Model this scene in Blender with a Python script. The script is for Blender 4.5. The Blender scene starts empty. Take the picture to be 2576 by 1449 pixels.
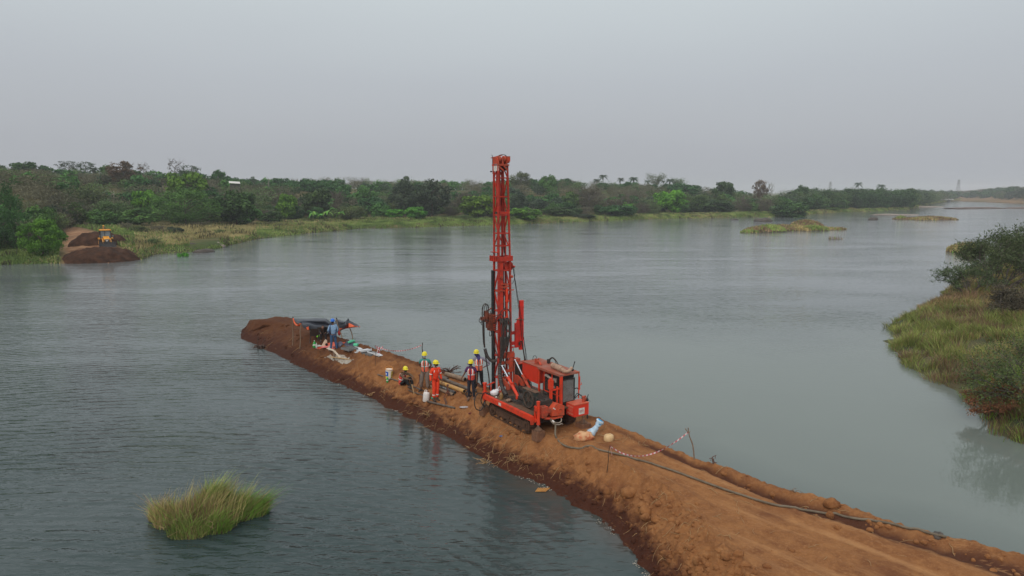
import bpy, math, random
import numpy as np
from mathutils import Vector, Matrix
from mathutils.bvhtree import BVHTree
R = math.radians
rnd = random.Random(7)
nrs = np.random.RandomState(11)
scene = bpy.context.scene
COL = scene.collection

# ---------------------------------------------------------------- camera
CAM_H, PITCH, FPX = 9.7, R(8.0), 682.67
cd = bpy.data.cameras.new('camera'); cam = bpy.data.objects.new('camera', cd); COL.objects.link(cam)
cam.location = (0, 0, CAM_H); cam.rotation_euler = (R(90) - PITCH, 0, 0)
cd.lens = 24.0; cd.sensor_width = 36.0; cd.clip_start = 0.1; cd.clip_end = 20000
scene.camera = cam
scene.render.resolution_x, scene.render.resolution_y = 1024, 576

# ---------------------------------------------------------------- light
SUN_EL, SUN_AZ = R(38), R(200)
world = bpy.data.worlds.new('World'); scene.world = world; world.use_nodes = True
wt = world.node_tree; wt.nodes.clear()
def wn(t, **k):
    n = wt.nodes.new(t)
    for a, b in k.items(): setattr(n, a, b)
    return n
sky = wn('ShaderNodeTexSky', sky_type='NISHITA', sun_disc=False, sun_elevation=SUN_EL, sun_rotation=SUN_AZ, dust_density=6.0, air_density=1.5, altitude=50)
bg1 = wn('ShaderNodeBackground'); bg1.inputs[1].default_value = 0.012
wt.links.new(sky.outputs[0], bg1.inputs[0])
tc = wn('ShaderNodeTexCoord'); sp = wn('ShaderNodeSeparateXYZ'); wt.links.new(tc.outputs['Generated'], sp.inputs[0])
nz = wn('ShaderNodeTexNoise'); nz.inputs['Scale'].default_value = 2.2; nz.inputs['Detail'].default_value = 2
mp = wn('ShaderNodeMapping'); mp.inputs['Scale'].default_value = (1, 1, 3.5); wt.links.new(tc.outputs['Generated'], mp.inputs[0]); wt.links.new(mp.outputs[0], nz.inputs[0])
ad = wn('ShaderNodeMath', operation='MULTIPLY_ADD'); ad.inputs[1].default_value = 0.05; ad.inputs[2].default_value = -0.025
wt.links.new(nz.outputs[0], ad.inputs[0])
ad2 = wn('ShaderNodeMath', operation='ADD'); wt.links.new(sp.outputs[2], ad2.inputs[0]); wt.links.new(ad.outputs[0], ad2.inputs[1])
rp = wn('ShaderNodeValToRGB'); wt.links.new(ad2.outputs[0], rp.inputs[0])
cr = rp.color_ramp
cr.elements[0].position = 0.0; cr.elements[0].color = (.345, .360, .388, 1)
cr.elements[1].position = 1.0; cr.elements[1].color = (.82, .86, .865, 1)
for p, c in ((.06, (.355, .372, .406)), (.15, (.395, .418, .452)), (.27, (.485, .525, .542)), (.45, (.61, .655, .675))):
    e = cr.elements.new(p); e.color = (*c, 1)
bg2 = wn('ShaderNodeBackground'); bg2.inputs[1].default_value = 1.13; wt.links.new(rp.outputs[0], bg2.inputs[0])
ash = wn('ShaderNodeAddShader'); wt.links.new(bg1.outputs[0], ash.inputs[0]); wt.links.new(bg2.outputs[0], ash.inputs[1])
wo = wn('ShaderNodeOutputWorld'); wt.links.new(ash.outputs[0], wo.inputs[0])
sl = bpy.data.lights.new('sun', 'SUN'); sl.energy = 1.1; sl.angle = R(12); sl.color = (1, .94, .86)
so = bpy.data.objects.new('sun', sl); COL.objects.link(so)
# nishita rotation: sun direction = (sin(rot), cos(rot)) ; lamp shines from there
sd = Vector((math.sin(SUN_AZ) * math.cos(SUN_EL), math.cos(SUN_AZ) * math.cos(SUN_EL), math.sin(SUN_EL)))
so.rotation_euler = sd.to_track_quat('Z', 'Y').to_euler(); so.location = (0, 0, 60)
vs = scene.view_settings; vs.view_transform = 'Standard'; vs.look = 'None'; vs.exposure = 0.0; vs.gamma = 1.0; vs.use_curve_mapping = False
try:
    scene.cycles.volume_bounces = 1; scene.cycles.max_bounces = 6
except Exception: pass

# ---------------------------------------------------------------- helpers
def ray(U, V):
    x = (U * 1024 / 2576 - 512) / FPX; y = (V * 1024 / 2576 - 288) / FPX
    return Vector((x, math.cos(PITCH) - y * math.sin(PITCH), -(math.sin(PITCH) + y * math.cos(PITCH))))
def at(U, V, z=0.0):
    d = ray(U, V); t = (z - CAM_H) / d.z
    return Vector((d.x * t, d.y * t, z))
def atD(U, V, dist):          # point at a forward distance
    d = ray(U, V); t = dist / d.y
    return Vector((d.x * t, d.y * t, CAM_H + d.z * t))
def tag(o, label=None, cat=None, group=None, kind=None):
    if label: o['label'] = label
    if cat: o['category'] = cat
    if group: o['group'] = group
    if kind: o['kind'] = kind
    return o
def empty(name, loc=(0, 0, 0), rz=0.0, label=None, cat=None, group=None, parent=None, scale=1.0):
    o = bpy.data.objects.new(name, None); COL.objects.link(o); o.location = loc; o.rotation_euler = (0, 0, rz); o.scale = (scale,) * 3
    o.empty_display_size = 0.2
    if parent: o.parent = parent
    return tag(o, label, cat, group)
def link(name, me, parent=None):
    o = bpy.data.objects.new(name, me); COL.objects.link(o)
    if parent: o.parent = parent
    return o

MATS = {}
def nodemat(name):
    m = bpy.data.materials.new(name); m.use_nodes = True; nt = m.node_tree; nt.nodes.clear()
    out = nt.nodes.new('ShaderNodeOutputMaterial'); b = nt.nodes.new('ShaderNodeBsdfPrincipled'); nt.links.new(b.outputs[0], out.inputs[0])
    return m, nt, b, out
def N(nt, t, **k):
    n = nt.nodes.new(t)
    for a, b in k.items():
        if a.startswith('i_'):
            n.inputs[a[2:].replace('_', ' ')].default_value = b
        else: setattr(n, a, b)
    return n
def mixc(nt, fac, a, b, mode='MIX'):
    n = nt.nodes.new('ShaderNodeMix'); n.data_type = 'RGBA'; n.blend_type = mode
    for i, v in ((0, fac), (6, a), (7, b)):
        if isinstance(v, bpy.types.NodeSocket): nt.links.new(v, n.inputs[i])
        elif i == 0: n.inputs[0].default_value = v
        else: n.inputs[i].default_value = (*v[:3], 1)
    return n.outputs[2]
def ramp(nt, src, a, b, lo=0.0, hi=1.0):
    n = nt.nodes.new('ShaderNodeMapRange'); n.inputs[1].default_value = a; n.inputs[2].default_value = b; n.inputs[3].default_value = lo; n.inputs[4].default_value = hi
    nt.links.new(src, n.inputs[0]); return n.outputs[0]
def noise(nt, vec, scale, detail=3, rough=.55, dist=0.0):
    n = nt.nodes.new('ShaderNodeTexNoise'); n.inputs['Scale'].default_value = scale; n.inputs['Detail'].default_value = detail; n.inputs['Roughness'].default_value = rough; n.inputs['Distortion'].default_value = dist
    if vec is not None: nt.links.new(vec, n.inputs['Vector'])
    return n.outputs[0]
def bump(nt, b, h, strength, dist=.02):
    n = nt.nodes.new('ShaderNodeBump'); n.inputs['Strength'].default_value = strength; n.inputs['Distance'].default_value = dist
    nt.links.new(h, n.inputs['Height']); nt.links.new(n.outputs[0], b.inputs['Normal']); return n
def mat(name, col, col2=None, rough=.7, scale=6.0, lo=.42, hi=.68, metal=0.0, bmp=0.0, spec=.4, detail=5):
    if name in MATS: return MATS[name]
    m, nt, b, out = nodemat(name)
    t = N(nt, 'ShaderNodeTexCoord').outputs['Object']
    n = noise(nt, t, scale, detail, .65)
    c = mixc(nt, ramp(nt, n, lo, hi), col, col2 or tuple(x * .72 for x in col))
    nt.links.new(c, b.inputs['Base Color']); b.inputs['Roughness'].default_value = rough; b.inputs['Metallic'].default_value = metal
    b.inputs['Specular IOR Level'].default_value = spec
    if bmp: bump(nt, b, n, bmp, .03)
    MATS[name] = m; return m

class MB:
    def __init__(s): s.v = []; s.f = []; s.mi = []; s.cur = 0; s.sm = []
    def add(s, vs, fs, smooth=False):
        o = len(s.v); s.v += [tuple(v) for v in vs]
        for f in fs: s.f.append(tuple(i + o for i in f)); s.mi.append(s.cur); s.sm.append(smooth)
        return s
    def box(s, c, size, M=None, taper=1.0):
        c = Vector(c); x, y, z = [a / 2 for a in size]
        vs = [Vector((i * x * (taper if k > 0 else 1), j * y * (taper if k > 0 else 1), k * z)) for k in (-1, 1) for j in (-1, 1) for i in (-1, 1)]
        if M is not None: vs = [M @ v for v in vs]
        return s.add([v + c for v in vs], [(0, 2, 3, 1), (4, 5, 7, 6), (0, 1, 5, 4), (2, 6, 7, 3), (0, 4, 6, 2), (1, 3, 7, 5)])
    def b2(s, a, b):    # box from corner to corner
        a = Vector(a); b = Vector(b); return s.box((a + b) / 2, [abs(q) for q in (b - a)])
    def frame(s, a, b, up=Vector((0, 0, 1))):
        z = (b - a).normalized()
        if abs(z.dot(up)) > .98: up = Vector((1, 0, 0))
        x = up.cross(z).normalized(); y = z.cross(x); return x, y, z
    def bar(s, a, b, w, h=None, up=Vector((0, 0, 1))):
        a = Vector(a); b = Vector(b); h = h or w; x, y, z = s.frame(a, b, up)
        vs = [p + x * i * w / 2 + y * j * h / 2 for p in (a, b) for j in (-1, 1) for i in (-1, 1)]
        return s.add(vs, [(0, 2, 3, 1), (4, 5, 7, 6), (0, 1, 5, 4), (2, 6, 7, 3), (0, 4, 6, 2), (1, 3, 7, 5)])
    def tube(s, pts, r, n=8, caps=True, smooth=True):
        pts = [Vector(p) for p in pts]; m = len(pts); rr = r if isinstance(r, (list, tuple)) else [r] * m
        vs = []; px = None
        for i, p in enumerate(pts):
            t = (pts[min(i + 1, m - 1)] - pts[max(i - 1, 0)]).normalized()
            if px is None: px = t.orthogonal().normalized()
            else: px = (px - t * px.dot(t)).normalized()
            py = t.cross(px)
            for k in range(n):
                a = 2 * math.pi * k / n; vs.append(p + (px * math.cos(a) + py * math.sin(a)) * rr[i])
        fs = [(i * n + k, i * n + (k + 1) % n, (i + 1) * n + (k + 1) % n, (i + 1) * n + k) for i in range(m - 1) for k in range(n)]
        s.add(vs, fs, smooth)
        if caps: s.add([vs[k] for k in range(n)][::-1], [tuple(range(n))]); s.add(vs[-n:], [tuple(range(n))])
        return s
    def cyl(s, a, b, r, n=16, r2=None): return s.tube([a, b], [r, r2 if r2 is not None else r], n)
    def loft(s, rings, n=14, caps=True, smooth=True, arc=None):   # ring: (centre, rx, ry) horizontal ellipses
        vs = []
        for c, rx, ry in rings:
            for k in range(n):
                a = 2 * math.pi * k / n; vs.append(Vector(c) + Vector((rx * math.cos(a), ry * math.sin(a), 0)))
        m = len(rings); s.add(vs, [(i * n + k, i * n + (k + 1) % n, (i + 1) * n + (k + 1) % n, (i + 1) * n + k) for i in range(m - 1) for k in range(n)], smooth)
        if caps: s.add(vs[:n][::-1], [tuple(range(n))]); s.add(vs[-n:], [tuple(range(n))])
        return s
    def prism(s, poly, off):      # polygon of 3-D points swept by vector off
        a = [Vector(p) for p in poly]; off = Vector(off); n = len(a)
        return s.add(a + [p + off for p in a], [tuple(range(n))[::-1], tuple(range(n, 2 * n))] + [(i, (i + 1) % n, (i + 1) % n + n, i + n) for i in range(n)])
    def sphere(s, c, r, n=12, m=8, M=None):
        c = Vector(c); r = r if isinstance(r, (list, tuple)) else (r, r, r); vs = []
        for i in range(m + 1):
            th = math.pi * i / m
            for k in range(n):
                a = 2 * math.pi * k / n; v = Vector((r[0] * math.sin(th) * math.cos(a), r[1] * math.sin(th) * math.sin(a), r[2] * math.cos(th)))
                vs.append((M @ v if M is not None else v) + c)
        return s.add(vs, [(i * n + k, (i + 1) * n + k, (i + 1) * n + (k + 1) % n, i * n + (k + 1) % n) for i in range(m) for k in range(n)], True)
    def mesh(s, name, mats):
        me = bpy.data.meshes.new(name); me.from_pydata(s.v, [], s.f)
        for m in (mats if isinstance(mats, (list, tuple)) else [mats]): me.materials.append(m)
        me.polygons.foreach_set('material_index', s.mi); me.polygons.foreach_set('use_smooth', s.sm); me.validate(); me.update()
        return me
    def build(s, name, mats, parent=None, loc=None):
        o = link(name, s.mesh(name, mats), parent)
        if loc is not None: o.location = loc
        return o
def curve(pts, n=8):          # catmull-rom through points
    P = [Vector(p) for p in pts]; P = [P[0] * 2 - P[1]] + P + [P[-1] * 2 - P[-2]]; out = []
    for i in range(1, len(P) - 2):
        for k in range(n):
            t = k / n; a, b, c, d = P[i - 1], P[i], P[i + 1], P[i + 2]
            out.append(.5 * ((2 * b) + (c - a) * t + (2 * a - 5 * b + 4 * c - d) * t * t + (3 * b - a - 3 * c + d) * t ** 3))
    out.append(P[-2]); return out
def quads_mesh(name, V, mats, fcol=None, nper=4, smooth=False, mi=None):
    """V: (n, nper, 3) array of separate polygons"""
    n = len(V); me = bpy.data.meshes.new(name); me.vertices.add(n * nper); me.vertices.foreach_set('co', np.ascontiguousarray(V, dtype=np.float32).ravel())
    me.loops.add(n * nper); me.loops.foreach_set('vertex_index', np.arange(n * nper, dtype=np.int32))
    me.polygons.add(n); me.polygons.foreach_set('loop_start', np.arange(0, n * nper, nper, dtype=np.int32))
    for m in (mats if isinstance(mats, (list, tuple)) else [mats]): me.materials.append(m)
    if fcol is not None:
        at_ = me.attributes.new('tint', 'FLOAT', 'FACE'); at_.data.foreach_set('value', np.ascontiguousarray(fcol, dtype=np.float32))
    if mi is not None: me.polygons.foreach_set('material_index', np.ascontiguousarray(mi, dtype=np.int32))
    me.update(calc_edges=True)
    return me
def vnoise(x, y, seed=0):
    xi = np.floor(x).astype(np.int64); yi = np.floor(y).astype(np.int64); fx = x - xi; fy = y - yi
    fx = fx * fx * (3 - 2 * fx); fy = fy * fy * (3 - 2 * fy)
    def h(a, b):
        n = (a * 374761393 + b * 668265263 + seed * 1442695041) & 0x7fffffff
        n = ((n ^ (n >> 13)) * 1274126177) & 0x7fffffff
        return ((n ^ (n >> 16)) & 0xffff) / 65535.0
    return (h(xi, yi) * (1 - fx) + h(xi + 1, yi) * fx) * (1 - fy) + (h(xi, yi + 1) * (1 - fx) + h(xi + 1, yi + 1) * fx) * fy
def fbm(x, y, oct=4, seed=0):
    s = 0; a = .5; x = np.asarray(x, float); y = np.asarray(y, float)
    for i in range(oct): s = s + a * (vnoise(x, y, seed + i * 17) - .5) * 2; x = x * 2.03 + 11.3; y = y * 2.03 + 5.7; a *= .5
    return s
def grid_mesh(name, X, Y, Z, m, smooth=True):
    r, c = X.shape; me = bpy.data.meshes.new(name); me.vertices.add(r * c)
    me.vertices.foreach_set('co', np.stack([X, Y, Z], -1).astype(np.float32).ravel())
    i = np.arange(r * c).reshape(r, c); q = np.stack([i[:-1, :-1], i[1:, :-1], i[1:, 1:], i[:-1, 1:]], -1).reshape(-1, 4).astype(np.int32)
    me.loops.add(q.size); me.loops.foreach_set('vertex_index', q.ravel()); me.polygons.add(len(q)); me.polygons.foreach_set('loop_start', np.arange(0, q.size, 4, dtype=np.int32))
    me.polygons.foreach_set('use_smooth', np.full(len(q), smooth)); me.materials.append(m); me.update(calc_edges=True); me.validate()
    return me

# ---------------------------------------------------------------- water
def water_mat():
    m, nt, b, out = nodemat('river_water')
    g = N(nt, 'ShaderNodeNewGeometry').outputs['Position']; s = N(nt, 'ShaderNodeSeparateXYZ'); nt.links.new(g, s.inputs[0])
    def math_(op, a, b_=None, c_=None):
        n = nt.nodes.new('ShaderNodeMath'); n.operation = op
        for i, v in enumerate((a, b_, c_)):
            if v is None: continue
            if isinstance(v, bpy.types.NodeSocket): nt.links.new(v, n.inputs[i])
            else: n.inputs[i].default_value = v
        return n.outputs[0]
    # sheltered, silty side: right of the line that the causeway runs along
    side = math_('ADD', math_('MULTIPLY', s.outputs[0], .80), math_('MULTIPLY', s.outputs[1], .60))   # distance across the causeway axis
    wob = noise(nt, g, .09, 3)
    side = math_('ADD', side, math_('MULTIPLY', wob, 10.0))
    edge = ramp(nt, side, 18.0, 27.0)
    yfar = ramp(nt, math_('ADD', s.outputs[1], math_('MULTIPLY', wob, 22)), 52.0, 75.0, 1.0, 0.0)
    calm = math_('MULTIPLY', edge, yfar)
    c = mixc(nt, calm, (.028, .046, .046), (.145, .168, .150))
    silt = ramp(nt, noise(nt, g, .05, 4), .45, .7)
    c = mixc(nt, math_('MULTIPLY', silt, .35), c, (.11, .125, .12))
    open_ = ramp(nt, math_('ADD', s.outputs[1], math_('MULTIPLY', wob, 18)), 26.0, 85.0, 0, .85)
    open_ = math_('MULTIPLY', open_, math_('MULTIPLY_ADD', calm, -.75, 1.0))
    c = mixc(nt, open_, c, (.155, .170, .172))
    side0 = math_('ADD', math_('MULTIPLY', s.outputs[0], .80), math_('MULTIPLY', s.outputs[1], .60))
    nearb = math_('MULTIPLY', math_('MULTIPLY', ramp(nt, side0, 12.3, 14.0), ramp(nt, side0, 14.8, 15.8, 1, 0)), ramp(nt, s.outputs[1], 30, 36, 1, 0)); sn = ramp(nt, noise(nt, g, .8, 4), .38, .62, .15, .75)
    c = mixc(nt, math_('MULTIPLY', nearb, sn), c, (.085, .050, .036))      # reflection of the red bank painted into the water colour
    lee = math_('MAXIMUM', ramp(nt, side0, 6.5, 12.5, 1.0, .26), ramp(nt, s.outputs[1], 26, 34, .0, 1.0))
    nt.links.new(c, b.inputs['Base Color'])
    b.inputs['IOR'].default_value = 1.333; b.inputs['Specular IOR Level'].default_value = .5
    ro = math_('MULTIPLY_ADD', calm, -.03, .07); nt.links.new(ro, b.inputs['Roughness'])
    def mapped(scale, rot):
        mp = nt.nodes.new('ShaderNodeMapping'); mp.inputs['Scale'].default_value = scale; mp.inputs['Rotation'].default_value = (0, 0, rot); nt.links.new(g, mp.inputs[0]); return mp.outputs[0]
    n1 = noise(nt, mapped((.9, 2.6, 1), R(-8)), 1.5, 3, .55, .3)
    n2 = noise(nt, mapped((.35, 1.3, 1), R(12)), 1.0, 2, .5, .5)
    n3 = noise(nt, mapped((1, 1.8, 1), R(25)), 5.0, 2, .6)
    wv = nt.nodes.new('ShaderNodeTexWave'); wv.wave_type = 'RINGS'; wv.rings_direction = 'SPHERICAL'; wv.inputs['Scale'].default_value = .62; wv.inputs['Distortion'].default_value = 5.0; wv.inputs['Detail'].default_value = 2.0; wv.inputs['Detail Scale'].default_value = .35
    mpw = nt.nodes.new('ShaderNodeMapping'); mpw.inputs['Location'].default_value = (14, -2, 0); mpw.inputs['Scale'].default_value = (1, 1, 1); nt.links.new(g, mpw.inputs[0]); nt.links.new(mpw.outputs[0], wv.inputs[0])
    gust = ramp(nt, noise(nt, mapped((.5, 1.2, 1), 0), .09, 3), .35, .65, .35, 1.25)
    near = ramp(nt, s.outputs[1], 20.0, 75.0, .90, .22)
    h = math_('ADD', math_('MULTIPLY', n1, 1.0), math_('MULTIPLY', n2, 1.1))
    h = math_('ADD', h, math_('MULTIPLY', n3, .10))
    h = math_('ADD', h, math_('MULTIPLY', wv.outputs['Fac'], .22))
    h = math_('MULTIPLY', h, math_('MULTIPLY', gust, near))
    n4 = noise(nt, mapped((.035, .30, 1), R(5)), 1.0, 3, .6, .4); far_ = ramp(nt, s.outputs[1], 50.0, 110.0, 0, 1.0)
    h = math_('ADD', h, math_('MULTIPLY', n4, math_('MULTIPLY', far_, .65)))
    amp = math_('MULTIPLY_ADD', calm, -.88, 1.0)
    h = math_('MULTIPLY', math_('MULTIPLY', h, amp), lee)
    bump(nt, b, h, 1.0, .12)
    return m
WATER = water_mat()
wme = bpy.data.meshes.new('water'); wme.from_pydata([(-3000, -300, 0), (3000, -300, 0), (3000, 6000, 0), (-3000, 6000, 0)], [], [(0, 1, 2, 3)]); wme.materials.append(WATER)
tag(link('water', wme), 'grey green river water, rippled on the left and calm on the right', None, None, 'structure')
bme = bpy.data.meshes.new('river_bed'); bme.from_pydata([(-3000, -300, -2.5), (3000, -300, -2.5), (3000, 6000, -2.5), (-3000, 6000, -2.5)], [], [(0, 1, 2, 3)])
bme.materials.append(mat('bed_mud', (.08, .06, .04))); tag(link('river_bed', bme), None, None, None, 'structure')

# ---------------------------------------------------------------- causeway of red earth
ST = [  # waterline front, crest front, crest back (2576-wide picks), heights of crests
 ((590, 812), (612, 806), (640, 791), .5, 1.0), ((603, 838), (622, 820), (692, 796), .65, 1.15), ((650, 870), (672, 845), (738, 804), 1.0, 1.05),
 ((722, 903), (748, 872), (800, 828), 1.05, 1.0), ((800, 942), (832, 902), (880, 860), 1.15, 1.05), ((880, 977), (912, 928), (962, 885), 1.15, 1.15),
 ((960, 1012), (1000, 965), (1050, 911), 1.1, 1.2), ((1040, 1050), (1075, 1008), (1125, 935), 1.05, 1.15), ((1130, 1102), (1160, 1058), (1215, 972), 1.05, 1.1),
 ((1240, 1166), (1270, 1108), (1340, 1002), 1.05, 1.05), ((1370, 1218), (1410, 1150), (1480, 1045), 1.05, 1.05), ((1452, 1264), (1530, 1195), (1630, 1106), 1.1, 1.1),
 ((1545, 1332), (1650, 1262), (1800, 1170), 1.15, 1.12), ((1598, 1400), (1750, 1335), (2000, 1236), 1.2, 1.2), ((1648, 1460), (1860, 1420), (2190, 1296), 1.2, 1.1),
 ((1700, 1540), (1970, 1525), (2390, 1354), 1.2, 1.05), ((1760, 1680), (2100, 1690), (2680, 1420), 1.2, 1.1), ((1880, 2000), (2420, 2050), (3200, 1560), 1.2, 1.1)]
def build_causeway():
    n = 40; F0 = curve([at(*s[0], 0) for s in ST], n); FC = curve([at(*s[1], s[3]) for s in ST], n); BC = curve([at(*s[2], s[4]) for s in ST], n)
    m = len(F0); T = 210
    # tip closes round: prepend stations that shrink to a point
    X = np.zeros((m, T)); Y = np.zeros((m, T)); Z = np.zeros((m, T)); E = np.zeros((m, T))
    for i in range(m):
        f0, fc, bc = F0[i], FC[i], BC[i]
        iw = Vector((bc.x - f0.x, bc.y - f0.y, 0)).normalized(); need = 1.25 - .35 * (i < 56); off = (Vector((fc.x - f0.x, fc.y - f0.y, 0))).dot(iw)
        if off < need: fc = fc + iw * (need - off)
        ax = Vector((bc.x - fc.x, bc.y - fc.y, 0)); w = ax.length; ax.normalize()
        b0 = Vector((bc.x, bc.y, 0)) + ax * (1.5 + .3 * math.sin(i * .13)); o = Vector((f0.x - fc.x, f0.y - fc.y, 0)).normalized()
        u0 = Vector((f0.x, f0.y, -1.0)) + o * 1.6; u1 = Vector((b0.x, b0.y, -1.0)) + ax * 1.6
        road = 1.0
        key = [(0, u0), (.10, Vector((f0.x, f0.y, 0))), (.30, fc), (.36, fc + (bc - fc) * .10 + Vector((0, 0, (road - fc.z) * .8))), (.44, None), (.66, None), (.70, bc - (bc - fc) * .09), (.76, bc), (.90, b0), (1.0, u1)]
        key[4] = (.44, Vector((*(fc.xy + (bc.xy - fc.xy) * .24), road))); key[5] = (.63, Vector((*(fc.xy + (bc.xy - fc.xy) * .74), road)))
        k6 = fc.lerp(bc, .88); key[6] = (.70, Vector((k6.x, k6.y, road + .03)))
        ts = [k[0] for k in key]
        tt = np.linspace(0, 1, T)
        for A, idx in ((X, 0), (Y, 1), (Z, 2)): A[i] = np.interp(tt, ts, [k[1][idx] for k in key])
        E[i] = np.interp(tt, [0, .08, .2, .3, .35, .40, .62, .70, .78, .92, 1], [.2, .8, 1, .9, .6, .10, .10, .4, .6, .8, .2])
    # smooth the section a little
    for _ in range(3): Z[:, 1:-1] = (Z[:, :-2] + Z[:, 2:] + 2 * Z[:, 1:-1]) / 4
    nb = fbm(X * .9, Y * .9, 4, 3) * .20; nc = np.abs(fbm(X * 3.2, Y * 3.2, 4, 9)) * .20; nf = fbm(X * 8, Y * 8, 4, 21) * .055
    rig = np.exp(-(((X - .6) / 2.6) ** 2 + ((Y - 25.2) / 2.6) ** 2))
    clods = (np.maximum(0, vnoise(X * 4.5, Y * 4.5, 31) - .60) * .30 + np.maximum(0, vnoise(X * 10 + 3, Y * 10, 32) - .6) * .16) * (1 + 1.2 * fbm(X * 14, Y * 14, 2, 61))
    Z -= np.exp(-((np.linspace(0, 1, T)[None, :] - .70) / .022) ** 2) * .16 * np.clip((np.arange(m)[:, None] - 11 * n) / n, 0, 1)
    Z += E * (nb + nc + clods * (E > .5)) * (1 - .8 * rig) + nf * (.12 + E) * 1.0
    # long ruts on the road
    Z += np.interp(np.linspace(0, 1, T), [0, .42, .46, .49, .52, .57, .60, .63, 1], [0, 0, .02, -.03, .0, .0, -.035, .02, 0])[None, :] * (1 - rig)
    # heap of pale loose soil beside the drillers, mound at the tip
    def heap(x, y, rx, ry, h, a=0.0):
        c, s_ = math.cos(a), math.sin(a); dx = X - x; dy = Y - y; return h * np.exp(-(((dx * c + dy * s_) / rx) ** 2 + ((-dx * s_ + dy * c) / ry) ** 2) ** 1.3)
    p = at(652, 806, 1.2); Z += heap(p.x, p.y + .3, 2.4, 1.3, .22, R(0))
    p = at(985, 935, 1.1); Z += heap(p.x, p.y, 2.6, .8, .28, R(125))
    # round the tip
    k = 64
    for i in range(k):
        f = math.sqrt(1 - ((k - i) / k) ** 2); c = (X[k, :].mean(), Y[k, :].mean())
        mx, my = (X[i, 42] + X[i, 168]) / 2, (Y[i, 42] + Y[i, 168]) / 2
        X[i] = mx + (X[i] - mx) * max(f, .02); Y[i] = my + (Y[i] - my) * max(f, .02); Z[i] = np.where(Z[i] > 0, Z[i] * f ** .8, Z[i]) - .5 * (1 - f)
    for _ in range(30):
        S = Z.copy(); S[1:-1] = (Z[:-2] + Z[2:] + 2 * Z[1:-1]) / 4; S[:, 1:-1] = (S[:, :-2] + S[:, 2:] + 2 * S[:, 1:-1]) / 4; f = np.clip((125 - np.arange(m)) / 50, 0, 1)[:, None]; Z = Z * (1 - f) + S * f
    Z[:140] += E[:140] * (fbm(X[:140] * 5, Y[:140] * 5, 4, 71) * .10) * np.clip((140 - np.arange(140)) / 60, 0, 1)[:, None]
    return X, Y, Z
def earth_mat():
    m, nt, b, out = nodemat('red_earth')
    g = N(nt, 'ShaderNodeNewGeometry'); P = g.outputs['Position']; s = N(nt, 'ShaderNodeSeparateXYZ'); nt.links.new(P, s.inputs[0])
    nrm = N(nt, 'ShaderNodeSeparateXYZ'); nt.links.new(g.outputs['True Normal'], nrm.inputs[0])
    big = noise(nt, P, .55, 5, .6); mid = noise(nt, P, 2.6, 6, .65); fine = noise(nt, P, 14, 5, .7)
    dry = mixc(nt, ramp(nt, mid, .35, .7), (.310, .138, .053), (.185, .072, .029))
    dry = mixc(nt, ramp(nt, fine, .50, .75), dry, (.345, .168, .072))
    dry = mixc(nt, ramp(nt, big, .52, .70, 0, .75), dry, (.145, .054, .026))
    # damp soil low on the banks, with a ragged upper limit
    a = nt.nodes.new('ShaderNodeMath'); a.operation = 'MULTIPLY_ADD'; a.inputs[1].default_value = -.95; nt.links.new(mid, a.inputs[0]); nt.links.new(s.outputs[2], a.inputs[2])
    wet = ramp(nt, a.outputs[0], -.20, .14, 1, 0)
    c = mixc(nt, wet, dry, (.062, .022, .013))
    # freshly dumped dark soil towards the far tip
    yy = nt.nodes.new('ShaderNodeMath'); yy.operation = 'MULTIPLY_ADD'; yy.inputs[1].default_value = 9.0; nt.links.new(big, yy.inputs[0]); nt.links.new(s.outputs[1], yy.inputs[2])
    far = ramp(nt, yy.outputs[0], 36.5, 43.0, 0, .78)
    c = mixc(nt, far, c, (.056, .022, .014))
    dp = N(nt, 'ShaderNodeAttribute', attribute_name='damp').outputs['Fac']; c = mixc(nt, dp, c, (.075, .030, .019))
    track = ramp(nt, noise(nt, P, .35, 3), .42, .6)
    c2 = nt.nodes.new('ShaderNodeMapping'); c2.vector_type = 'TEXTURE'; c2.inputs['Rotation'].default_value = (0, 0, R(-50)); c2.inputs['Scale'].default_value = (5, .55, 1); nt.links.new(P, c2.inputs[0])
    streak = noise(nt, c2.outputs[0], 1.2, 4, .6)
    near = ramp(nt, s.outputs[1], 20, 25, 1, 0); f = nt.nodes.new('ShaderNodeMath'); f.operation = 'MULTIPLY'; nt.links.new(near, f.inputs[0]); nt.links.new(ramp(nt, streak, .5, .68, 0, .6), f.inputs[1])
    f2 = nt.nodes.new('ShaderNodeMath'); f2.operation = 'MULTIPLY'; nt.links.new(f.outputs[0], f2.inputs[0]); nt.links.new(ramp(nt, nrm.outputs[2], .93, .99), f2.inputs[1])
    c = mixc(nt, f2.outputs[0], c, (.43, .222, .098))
    nt.links.new(c, b.inputs['Base Color']); b.inputs['Roughness'].default_value = .95; b.inputs['Specular IOR Level'].default_value = .12
    h = nt.nodes.new('ShaderNodeMath'); h.operation = 'ADD'; nt.links.new(mid, h.inputs[0]); nt.links.new(fine, h.inputs[1])
    bump(nt, b, h.outputs[0], .7, .05)
    MATS['red_earth'] = m; return m
EARTH = earth_mat()
_X, _Y, _Z = build_causeway()
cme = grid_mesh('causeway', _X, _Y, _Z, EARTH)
_T = np.linspace(0, 1, _X.shape[1])[None, :]; _S = np.linspace(0, len(ST) - 1, _X.shape[0])[:, None]
_w = np.exp(-((_T - .695 + .012 * fbm(_S * 3, _T * 0, 3, 4)) / .024) ** 2) * np.clip((_S - 10.2) / 1.2, 0, 1) + np.exp(-((_T - .735) / .03) ** 2) * np.clip((_S - 5) / 1.5, 0, 1) * np.clip((10.5 - _S) / 1.5, 0, 1)
_w = np.clip(_w * (1.5 + 1.6 * fbm(_X * 1.1, _Y * 1.1, 4, 40)), 0, .95)
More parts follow.
